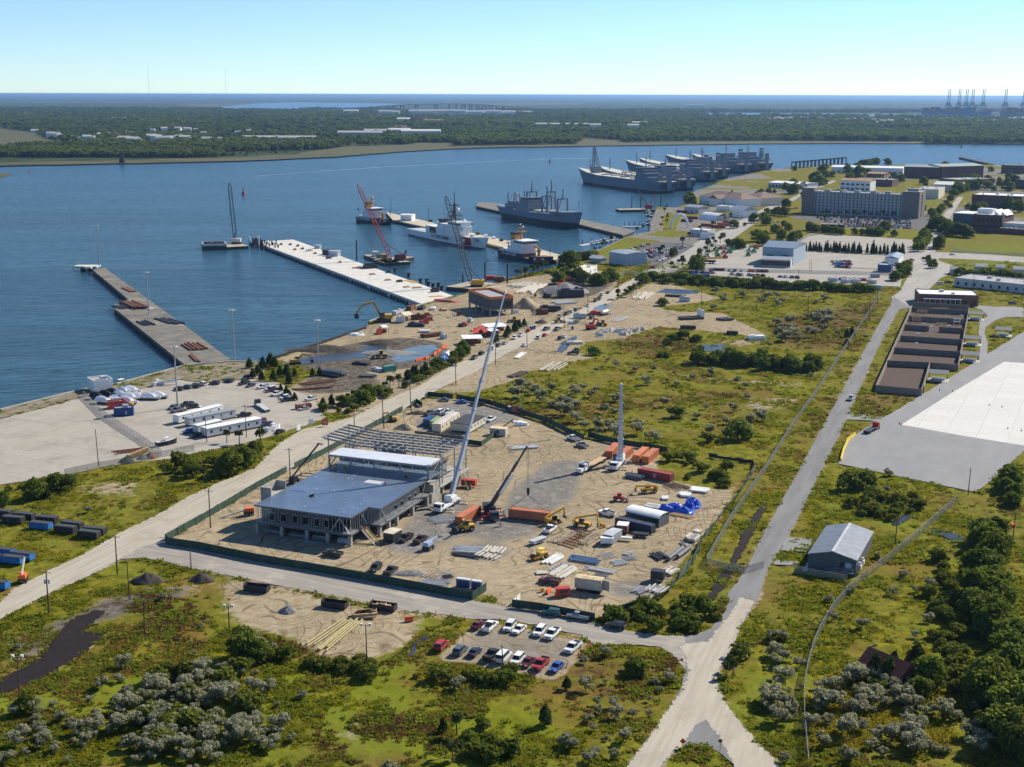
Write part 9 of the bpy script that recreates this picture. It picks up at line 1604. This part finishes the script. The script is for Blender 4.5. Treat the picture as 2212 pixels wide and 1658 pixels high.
PL('d0','oak',((2100,700,.82,'large round dark green bush tree by the floodlight pole'),(215,1180,.45,'dark bush tree at the foot of the leaning lamp pole')),'');PL('d1','oak',((15,730,.6,'right half of the round dark bush tree by the pole yard'),),'')
PL('d1','dark',((960,880,1.5,'dark green bush at the foot of the lamp pole by the pole yard'),(2140,940,1.4,'dark bush at the foot of the pole behind the white van'),(1890,1540,1.2,'dark bush in the lower cedar group, middle'),(1830,1440,1.1,'dark bush in the lower cedar group, upper'),(2010,1480,1.2,'dark bush in the lower cedar group, right of middle'),(2040,1580,1.3,'dark bush in the lower cedar group, low right'),(2180,1530,1.3,'dark bush in the lower cedar group, rightmost'),(1960,1310,1.0,'olive bush above the lower cedar group')),'')
PL('d1','palm',((1735,1370,.8,'lone palm above the lower cedar group'),(1640,1560,.6,'palm clump at the bottom edge, left'),(1700,1600,.65,'palm clump at the bottom edge, right'),(1770,1570,.55,'palm clump at the bottom edge, back')),'');PL('d1','cedar',((1615,1345,.6,'small round cedar by itself on the lower meadow'),),'');PL('d2','cedar',((290,1290,.85,'dark round cedar alone in the bottom meadow'),(470,975,.6,'small dark cedar below the blue sedan'),(20,1540,.7,'dark cedar at the bottom left of the bottom meadow')),'');PL('d2','dark',((1070,840,1.6,'dark bush with pale shrub beside the road bend'),(1960,720,1.4,'dark bush at the road fork, upper')),'');PL('d2','palm',((1850,880,.62,'palm clump at the road fork, left'),(1910,860,.65,'palm clump at the road fork, right'),(1880,820,.6,'palm clump at the road fork, back')),'')
PL('c0','oak',((30,660,.5,'bushy tree at the left edge above the dumpsters'),(290,600,.72,'tall bushy tree left of the dead vine pillar'),(490,520,.6,'dark tree right of the dead vine pillar'),(600,510,.5,'lower tree right of the dead vine pillar'),(1660,410,.62,'green tree beside the lone palm by the sand road'),(1990,390,1.0,'large sprawling tree by the sand road'),(2120,330,.75,'tree at the right of the sprawling one by the sand road'),(2190,240,.6,'tree below the office trailers palms')),'');PL('c0','cedar',((410,600,.75,'dark vine covered pillar tree in the left verge'),),'');PL('c0','palm',((1765,455,.95,'lone palm in the verge by the sand road'),(1960,120,.95,'palm in front of the office trailers, left'),(2070,130,.95,'palm in front of the office trailers, right')),'');PL('c1','palm',((40,150,1.1,'palm at the road side by the black sedan'),),'')
area('c0','bush',(0,560,200,640,700,520,620,430,200,470),10,1.2,'bush in the left verge above the covered dumpsters','bushes above the dumpsters');area('c0','bush',(1300,330,1650,290,2000,220,2212,160,2212,320,1900,440,1550,420),20,1.3,'olive bush in the thicket below the office trailers','bushes below the office trailers')
PL('b1','cedar',tuple((x,y,s)for x,y,s in((60,1000,1.2),(125,985,1.35),(165,1000,1.1),(15,1060,1.0),(150,1110,.95),(265,1070,1.1),(285,1130,.95),(210,1060,1.0),(335,1070,.8),(490,1070,.8),(550,1060,.75),(215,1200,.7),(262,1235,.8),(285,1250,.7),(335,1280,.75),(-60,1000,1.0),(-30,1090,.9),(50,1110,.9))),'dark cedar in the clump by the old pier root','cedars by the old pier root');PL('b1','cedar',((580,1350,.95,'dark cedar at the corner of the yard by the red dumpster'),(655,1330,1.0,'dark cedar right of the yard corner')),'')
line('b1','oak',(720,1330,850,1320,980,1260,1080,1210),8,.62,'dark green tree in the thicket along the bank track','trees along the bank track',1);line('b1','palm',(760,1320,950,1240,1160,1170,1240,1120),8,.85,'palm in the thicket along the bank track','palms along the bank track',1.2);line('b1','cedar',(1290,1110,1340,1090,1420,1060,1480,1040),9,.95,'dark cedar in the hedge along the sand road','cedars along the sand road',1);line('b1','oak',(1520,1030,1600,990),3,.65,'dark tree at the blue tarpaulins by the sand road','trees by the blue tarpaulins',.8);line('b1','oak',(1700,930,1830,870),4,.6,'dark tree between the blue tarpaulins and the shelters','trees by the bank shelters',1);line('b1','cedar',(2030,800,2200,700),5,.85,'cedar by the white row shelters','cedars by the row shelters',1);line('b2','cedar',(20,690,100,640),4,.9,'cedar opposite the portable toilets','cedars by the portable toilets',1)
line('b1','bush',(600,1370,760,1390,900,1340,1150,1230,1420,1090,1620,1010,1800,910),26,1.2,'low bush on the verge between bank and sand road','bushes along the verge',1.5)
line('b2','palm',(880,420,960,395,1020,370,1090,330,1110,290),16,.95,'palm in the thick clump on the sand road','palms in the road clump',1.8);PL('b2','oak',((490,165,1.7,'large spreading tree by the shore lawn'),),'');line('b2','palm',(20,235,70,225,150,205,240,170,300,150,330,150),12,1.1,'palm along the shore below the near tender','palms along the shore',1.5)
line('b2','oak',(330,270,420,255,540,230,640,270,700,290,780,260,860,250,920,245),13,.85,'dark tree on the bank behind the orange excavator','trees behind the orange excavator',3)
line('b2','dark',(1150,240,1300,245,1420,245,1600,270,1800,285,2000,290,2212,300),46,2.3,'dark evergreen in the long hedge before the car lots','evergreens in the long hedge',2);line('b3','dark',(0,300,150,320,330,320,520,330,700,345,900,345),30,2.3,'dark evergreen in the hedge before the equipment lot','evergreens in the right hedge',2);line('b2','bush',(1160,260,1500,280,1900,300,2212,310),18,1.7,'olive bush at the foot of the long hedge','bushes below the hedge',2)
line('b2','oak',(1560,960,1640,950,1760,960,1880,975,2000,985,2080,975,2180,970),20,.7,'dark evergreen in the dense thicket of the middle field','evergreens in the field thicket',2);line('b3','oak',(10,1000,120,1010,240,1020,350,1020,460,1020),13,.66,'dark evergreen in the right end of the field thicket','evergreens at the thicket end',2)
PL('b3','cedar',((680,730,.95,'pair of dark cedars by the long right fence, left'),(725,720,1.1,'pair of dark cedars by the long right fence, right'),(680,800,.7,'small round cedar below the pair by the long right fence')),'');PL('b2','dark',((1300,460,2.2,'dark bush at the weedy bank in the sand spit'),(710,885,1.9,'dark bush near the black pickups'),(1380,760,1.8,'bush at the far pond, left'),(1480,750,2.2,'bush at the far pond, middle'),(1590,770,1.8,'bush at the far pond, right'),(1340,800,1.5,'bush below the far pond, left'),(1290,905,1.2,'small bush in the middle field, left one'),(1335,905,1.3,'small bush in the middle field, right one'),(1950,1610,3.0,'large dark bush in the field right of the upright crane'),(1700,1640,1.6,'dark small tree behind the containers in the field'),(1420,1420,2.0,'dark bush in the pale shrub group of the field')),'');PL('c3','dark',((700,520,2.4,'dark reed bush by the pond at the hall, left'),(850,500,2.2,'dark reed bush by the pond at the hall, middle')),'')
area('c3','bush',(640,620,900,520,1400,620,1300,700,1050,790,800,760),34,1.0,'green reed clump in the hollow behind the grey hall','reed clumps behind the hall',1)
line('b3','oak',(1060,260,1120,250,1150,220,1180,200,1150,130,1090,140),9,.7,'tree on the verge by the far junction','trees at the far junction',2);line('b3','dark',(1640,205,1750,205,1880,210,2050,215,2212,220),16,2.2,'dark bush in the hedge behind the long pale building','bushes behind the pale building',2);line('b3','oak',(1380,60,1400,140,1430,110),3,.6,'brown tree at the far road corner','trees at the far corner',2)
area(None,'oak',[(1560,480),(1745,425),(1760,470),(1700,560),(1500,590)],13,.9,'round street tree between the city road and the lots','trees by the city road',8);area(None,'oak',[(1700,362),(2212,366),(2212,430),(2060,430),(1900,440),(1740,410)],19,1.25,'round dark tree among the far town buildings','trees in the far town',14);area(None,'oak',[(2085,445),(2212,450),(2212,480),(2060,480)],6,1.1,'dark tree beside the brick office at the right edge','trees by the brick office',9)
area('a3','oak',(280,840,500,790,900,800,860,960,560,985,380,960),13,1.6,'large dark tree in the grove behind the barracks','trees in the grove',9);area('a3','oak',(60,960,330,960,320,1060,40,1060),9,1.1,'dark tree by the road end of the white warehouse','trees by the white warehouse',6);line('a3','oak',(800,790,900,772,1100,778),9,1.3,'dark tree on the far shore side of the white warehouse','trees at the far shore',5);line('a3','oak',(1560,1020,1700,1000,1850,980,2000,985,2212,1000),12,1.4,'tree in the belt behind the brick office','trees behind the brick office',8);line('a3','oak',(1080,900,1160,930),4,1.3,'dark tree left of the long brick building','trees left of the brick building',4);line('a3','oak',(1600,905,1800,912,2000,920,2212,925),8,1.1,'tree along the front of the long brick building','trees before the brick building',5)
line('a3','oak',(1470,1330,1560,1370,1650,1390,1760,1400),10,1.35,'big dark tree before the brick office','big trees before the brick office',4);line('a3','oak',(1560,1060,1500,1130,1440,1200,1400,1290,1370,1380,1330,1450),13,.9,'tree along the left verge of the north road','trees along the north road',4);line('a3','dark',(1410,1400,1350,1450,1290,1520),9,3,'clipped dark hedge bush by the north road','hedge bushes by the north road',1.5);line('a3','oak',(1460,1500,1520,1470),3,1.0,'dark tree at the lawn corner of the north road','trees at the lawn corner',2)
line('a3','oak',(345,1330,460,1360,620,1375,800,1380,960,1390,1110,1385),18,.75,'tree in the row before the packed barracks lot','trees before the barracks lot',2.5);PL('a3','oak',((900,1385,.8,'yellowing round tree before the barracks lot, right'),(365,1335,.7,'yellowing round tree before the barracks lot, left'),(1010,1350,1.2,'large round tree at the right of the low brick hut')),'');line('a3','palm',(430,1225,620,1225,800,1228,960,1230,1130,1235),16,1.2,'palm at the foot of the barracks front','palms at the barracks',1)
line('a3','cypress',(290,1512,500,1520,760,1535,1000,1545,1180,1545),38,1.25,'dark pointed evergreen in the row at the equipment yard','pointed evergreens in the yard row',1.2);line('a3','oak',(10,1270,120,1200,200,1140,60,1100,180,1420,280,1390),10,.9,'small tree in the lots left of the barracks','trees left of the barracks',5);line('a2','palm',(1200,1600,1440,1480,1700,1330,1900,1230),10,1.1,'palm along the city road','palms along the city road',2);line('a2','palm',(1600,1600,1680,1530,1760,1460,1850,1450),12,1.1,'palm on the verge by the equipment yard','palms by the equipment yard',2);line('a2','oak',(1850,1480,1950,1500,2000,1480),6,.8,'dark tree at the corner of the equipment yard','trees at the yard corner',3);line('a2','oak',(1500,1110,1560,1080,1600,1130),6,1.1,'dark tree at the water side of the white house','trees beside the white house',3);line('a2','oak',(2010,1130,2100,1130,2180,1060,2212,1030),8,1.2,'dark tree at the road side of the white house','trees by the white house road',4);line('a2','palm',(1330,1160,1330,1250,1290,1330,1085,1360,1100,1390),9,1.1,'palm in the marina compound','palms in the marina compound',2);line('a2','palm',(590,1570,680,1560,800,1480,870,1440),9,1.0,'palm beside the shore lawn','palms by the shore lawn',2.5);line('a2','dark',(580,1580,650,1590,720,1570),8,2.4,'bush at the foot of the shore lawn','bushes by the shore lawn',2);PL('a2','oak',((1395,1560,.8,'round tree at the corner of the marina lot'),),'');line('b2','palm',(1370,160,1400,130,1440,130,1480,110,1510,170),6,1.1,'palm at the lot beside the city road','palms at the lot',1.5)
GL='pale plumed grey shrub '
area('d0','groundsel',(1120,1000,1500,830,2212,820,2212,1400,1750,1640,1150,1640,950,1300),82,1.2,GL+'in the dense lower left thicket','shrubs in the lower left thicket',1.5);area('d0','groundsel',(0,1180,500,1130,900,900,1100,780,1700,680,1400,1000,900,1300,700,1640,0,1640),30,0.96,GL+'scattered over the lower left meadow','shrubs on the lower left meadow',3);area('d0','bush',(1120,1000,1500,830,2212,820,2212,1400,1750,1640,1150,1640,950,1300),24,1.3,'olive green bush between the pale plumed shrubs in the lower left thicket','green bushes in the lower left thicket',2);area('d1','groundsel',(0,1000,150,1000,330,1560,100,1640,0,1640),9,1.1,GL+'at the edge of the bottom clearing','shrubs at the bottom clearing',2);area('d2','groundsel',(560,900,1400,900,1350,1200,900,1640,500,1640,650,1200),20,0.78,GL+'in the meadow beside the bottom road','shrubs in the bottom meadow',3)
area('d3','groundsel',(330,1000,800,850,1500,1150,1800,1200,1850,1550,400,1560),45,1.2,GL+'in the lower right thicket','shrubs in the lower right thicket',2);area('d3','groundsel',(0,500,330,700,280,1500,120,1450,0,1200),14,1.1,GL+'left of the curving chain link fence','shrubs left of the curved fence',2);area('d3','groundsel',(450,200,1400,100,1400,650,500,650),8,0.72,GL+'on the open right meadow','shrubs on the right meadow',6)
area('b2','groundsel',(0,1120,500,1130,900,1250,1500,1330,2212,1400,2212,1640,1000,1640,400,1500,0,1300),44,1.4,GL+'in the field behind the green fence','shrubs behind the green fence',4);area('b2','groundsel',(300,960,900,950,2212,1060,2212,1250,1400,1180,600,1100),14,1.1,GL+'in the open middle field','shrubs in the middle field',8);area('b3','groundsel',(0,640,500,540,600,600,380,760,100,790),16,1.8,GL+'in the pale clump of the far right field','shrubs in the far right field',4);area('b3','groundsel',(0,370,800,390,600,500,0,500),6,1.4,GL+'in the far field near the hedge','shrubs near the hedge',8);area('b2','groundsel',(1700,330,2212,340,2212,480,1800,480),7,1.6,GL+'in the far field by the puddle','shrubs by the far puddle',8)
area(None,'dark',[(1280,1345),(1500,1378),(1545,1345),(1570,1290),(1520,1300),(1400,1310)],26,1.1,'olive brown bush in the corner thicket by the road bend','bushes in the corner thicket',1.5);area(None,'bush',[(560,1400),(840,1440),(1110,1460),(1090,1480),(820,1470),(560,1430)],28,.9,'olive bush in the strip below the pole yard and car lot','bushes below the car lot',1.5);area(None,'bush',[(1430,985),(1600,1005),(1570,1055),(1480,1040)],16,1.0,'olive weed bush in the green corner of the site','bushes in the site corner',2)
# ---- things nobody could count: grass and weeds, the woods across the river
def scatter(name,P,S,I,protos):
 col=bpy.data.collections.new(name+'_kinds')
 for i,o in enumerate(protos):
  o.name='%c_%s'%(97+i,name)
  for c in list(o.users_collection):c.objects.unlink(o)
  col.objects.link(o)
 me=bpy.data.meshes.new(name);me.vertices.add(len(P));me.vertices.foreach_set('co',P.astype(np.float32).ravel())
 for n,t,d in(('sc','FLOAT',S),('ix','INT',I),('rz','FLOAT',RNG.uniform(0,6.28,len(P)))):me.attributes.new(n,t,'POINT').data.foreach_set('value',d.astype(np.int32 if t=='INT' else np.float32))
 o=bpy.data.objects.new(name,me);COL.objects.link(o);o['kind']='stuff';g=bpy.data.node_groups.new(name,'GeometryNodeTree');g.interface.new_socket('Geometry',in_out='INPUT',socket_type='NodeSocketGeometry');g.interface.new_socket('Geometry',in_out='OUTPUT',socket_type='NodeSocketGeometry')
 N=g.nodes.new;gi,go,ip,ci=N('NodeGroupInput'),N('NodeGroupOutput'),N('GeometryNodeInstanceOnPoints'),N('GeometryNodeCollectionInfo');ci.inputs['Collection'].default_value=col;ci.inputs['Separate Children'].default_value=True;ci.inputs['Reset Children'].default_value=True;ip.inputs['Pick Instance'].default_value=True
 def at(n,t):a=N('GeometryNodeInputNamedAttribute');a.data_type=t;a.inputs[0].default_value=n;return a.outputs[0]
 L=g.links.new;cx=N('ShaderNodeCombineXYZ');L(at('rz','FLOAT'),cx.inputs[2]);L(gi.outputs[0],ip.inputs['Points']);L(ci.outputs[0],ip.inputs['Instance']);L(at('ix','INT'),ip.inputs['Instance Index']);L(cx.outputs[0],ip.inputs['Rotation']);L(at('sc','FLOAT'),ip.inputs['Scale']);L(ip.outputs[0],go.inputs[0])
 o.modifiers.new('scatter','NODES').node_group=g;return o
def tuft(mat,s,n=26,h=.3):
 global NR;NR=np.random.default_rng(s);m=MB()
 for i in range(n):
  a=NR.uniform(0,6.28);r=NR.uniform(0,.85);b=Vector((r*math.cos(a),r*math.sin(a),-.1));l=Vector((NR.normal(0,.22),NR.normal(0,.22),NR.uniform(.5,1)*h));w=Vector((NR.normal(0,.1),NR.normal(0,.1),0));m.add([b-w,b+w,b+l+w*.8,b+l-w*.6],[(0,1,2,3)])
 return m.bd('tuft',mat)
n=260000;D=212+790*RNG.random(n)**1.5;X=(RNG.random(n)*2-1)*(D*.40+15);ok=~inpoly(X,D,WATERPOLY)
for pl in(HAUL,FRONT,RIGHTROAD,NORTHROAD,YARD,SITE,HAULSAND,SHORESITE,FSAND,LOT,WETMUD,[(1480,595),(1510,545),(1600,520),(1980,545),(1950,622),(1700,614)],[(1811,1002),(1829,955),(1846,940),(1891,913),(1989,855),(2114,778),(2330,640),(2420,900),(2212,975),(2134,1045),(2106,1063)]):
 pp=[(p.x,p.y)for p in GS(pl)];ok&=~inpoly(X,D,pp)
for pl in((('b3',1235,500),('b3',1740,500),('b3',1650,1030),('b3',1330,1250),('b3',915,1210)),(('c3',330,1060),('c3',860,880),('c3',760,1290),('c3',340,1230)),(('b3',1700,440),('b3',2212,460),('b3',2212,560),('b3',1960,600),('b3',1900,950),('b3',1800,950))):ok&=~inpoly(X,D,[(p.x,p.y)for p in GS(list(pl))])
f1=fracnoise(X,D,9,1);f2=fracnoise(X,D,28,2);ok&=RNG.random(n)<np.clip((f1-.38)*3.2,.05,1);X,D,f1,f2=X[ok],D[ok],f1[ok],f2[ok]
pg=[(p.x,p.y)for p in GS([(1430,978),(1615,1003),(1575,1060),(1480,1045)])]
I=np.where(f2>.58,1,0);r=RNG.random(len(X));I=np.where(r<.22,2,I);bw=np.zeros(len(X),bool)
for pl in BROWNS:bw|=inpoly(X,D,[(p.x,p.y)for p in GS(pl)])
I=np.where(bw&(r>.45),np.where(r>.75,3,1),I);gd=np.zeros(len(X),bool)
for pl in([(1740,1480),(1860,1430),(2090,1500),(2090,1620),(1760,1620)],[(900,1440),(1110,1460),(1100,1490),(900,1480)],[(0,1160),(175,1180),(150,1210),(0,1215)],[(1400,1320),(1470,1300),(1480,1330),(1420,1345)],[(1480,960),(1560,930),(1640,960),(1560,985)]):gd|=inpoly(X,D,[(p.x,p.y)for p in GS(pl)])
I=np.where(r<.0012,5,I);I=np.where((gd&(f1>.45)&(r<.28))|(r>.997),4,I);S=(.45+.9*f1)*RNG.uniform(.6,1.35,len(X))*np.where(I==2,1.15,1)*(1+(D-212)/1400)
scatter('meadow_grass',np.stack([X,D,np.full(len(X),-.15)],-1),S,I,[tuft(L_gr[0],1),tuft(L_gr[1],2),tuft(L_gr[2],3,30,.5),tuft(L_gr[3],4,26,.55),tuft(L_gr[4],5,24,.6),crown('groundsel',9).bd('tuft',[L_grs,L_plume])])
def farcrown(s):
 global NR;NR=np.random.default_rng(s);m=MB();u=NR.uniform;lobes(m,[(u(-4,4),u(-4,4),u(5,10),u(3,5))for i in range(5)]+[(0,0,6,5)],150,1.5);return m.bd('crown',L_far)
n=150000;D=2650*(11000/2650)**(RNG.random(n)**1.25);X=(RNG.random(n)*2-1)*(D*.41+60);fw=[(p.x,p.y)for p in GS(FSH)]+[(9000,4000),(9000,20000),(-9000,20000),(-9000,2000)];ok=inpoly(X,D,fw)
for pl in(FSH[:15]+[(2000,306),(1659,304.5),(1500,306),(1345,308),(1345,303),(1260,299),(1245,311.5),(1106,313),(978,315),(985,309),(900,308),(888,312),(753,316),(735,318),(690,324),(640,333),(553,338),(400,342),(250,346),(0,350.5)],[(-60,272),(60,284),(85,292),(110,304),(155,318),(60,322),(-60,330)],[(440,234),(500,229),(640,221.5),(850,224),(870,226),(800,231),(620,240),(520,240)],[(860,236),(1000,237),(1130,242),(1100,247),(950,247),(850,243)],[(1296,249),(1330,246.5),(1659,244.5),(1800,245),(2010,248),(2400,257),(2400,262),(2000,256),(1659,252.5),(1340,251.5)],[(1106,244),(1350,243.5),(1500,243.7),(1290,246)],[(1870,246),(1990,236),(2300,238),(2300,253),(2000,250)]):ok&=~inpoly(X,D,[(p.x,p.y)for p in GS(pl)])
f=fracnoise(X,D,260,4);ok&=RNG.random(n)<np.clip((f-.30)*2.6,.03,.8)
for h in[o for o in bpy.data.objects if o.parent is None and o.name.split('.')[0]in('house','far_building','waterfront_block','church')]:ok&=~((np.abs(X-h.location.x)<(17 if h.name.startswith('house')else 70))&(D-h.location.y<12)&(D-h.location.y>-(190 if h.name.startswith('house')else 150)))
X,D,f=X[ok],D[ok],f[ok];S=RNG.uniform(.5,1.4,len(X))*(.7+.6*f)*np.where(D>5000,1.35,1)*np.where(D<2950,.8,1)
scatter('far_woodland',np.stack([X,D,np.full(len(X),-1.0)],-1),S,RNG.integers(0,3,len(X)),[farcrown(21),farcrown(22),farcrown(23)])
# ---------------------------------------------------------------- haze over the far shore
hz=NT('haze_air');vol=hz.n('ShaderNodeVolumePrincipled',{'Color':(.30,.53,.88,1),'Density':3.2e-5,'Anisotropy':.35})
hz.t.nodes.remove(hz.b);hz.t.links.new(vol.outputs[0],hz.out.inputs['Volume'])
o=MB().box(-150000,150000,-3000,150000,-3.6,128).bd('haze',hz.m);o['kind']='stuff'
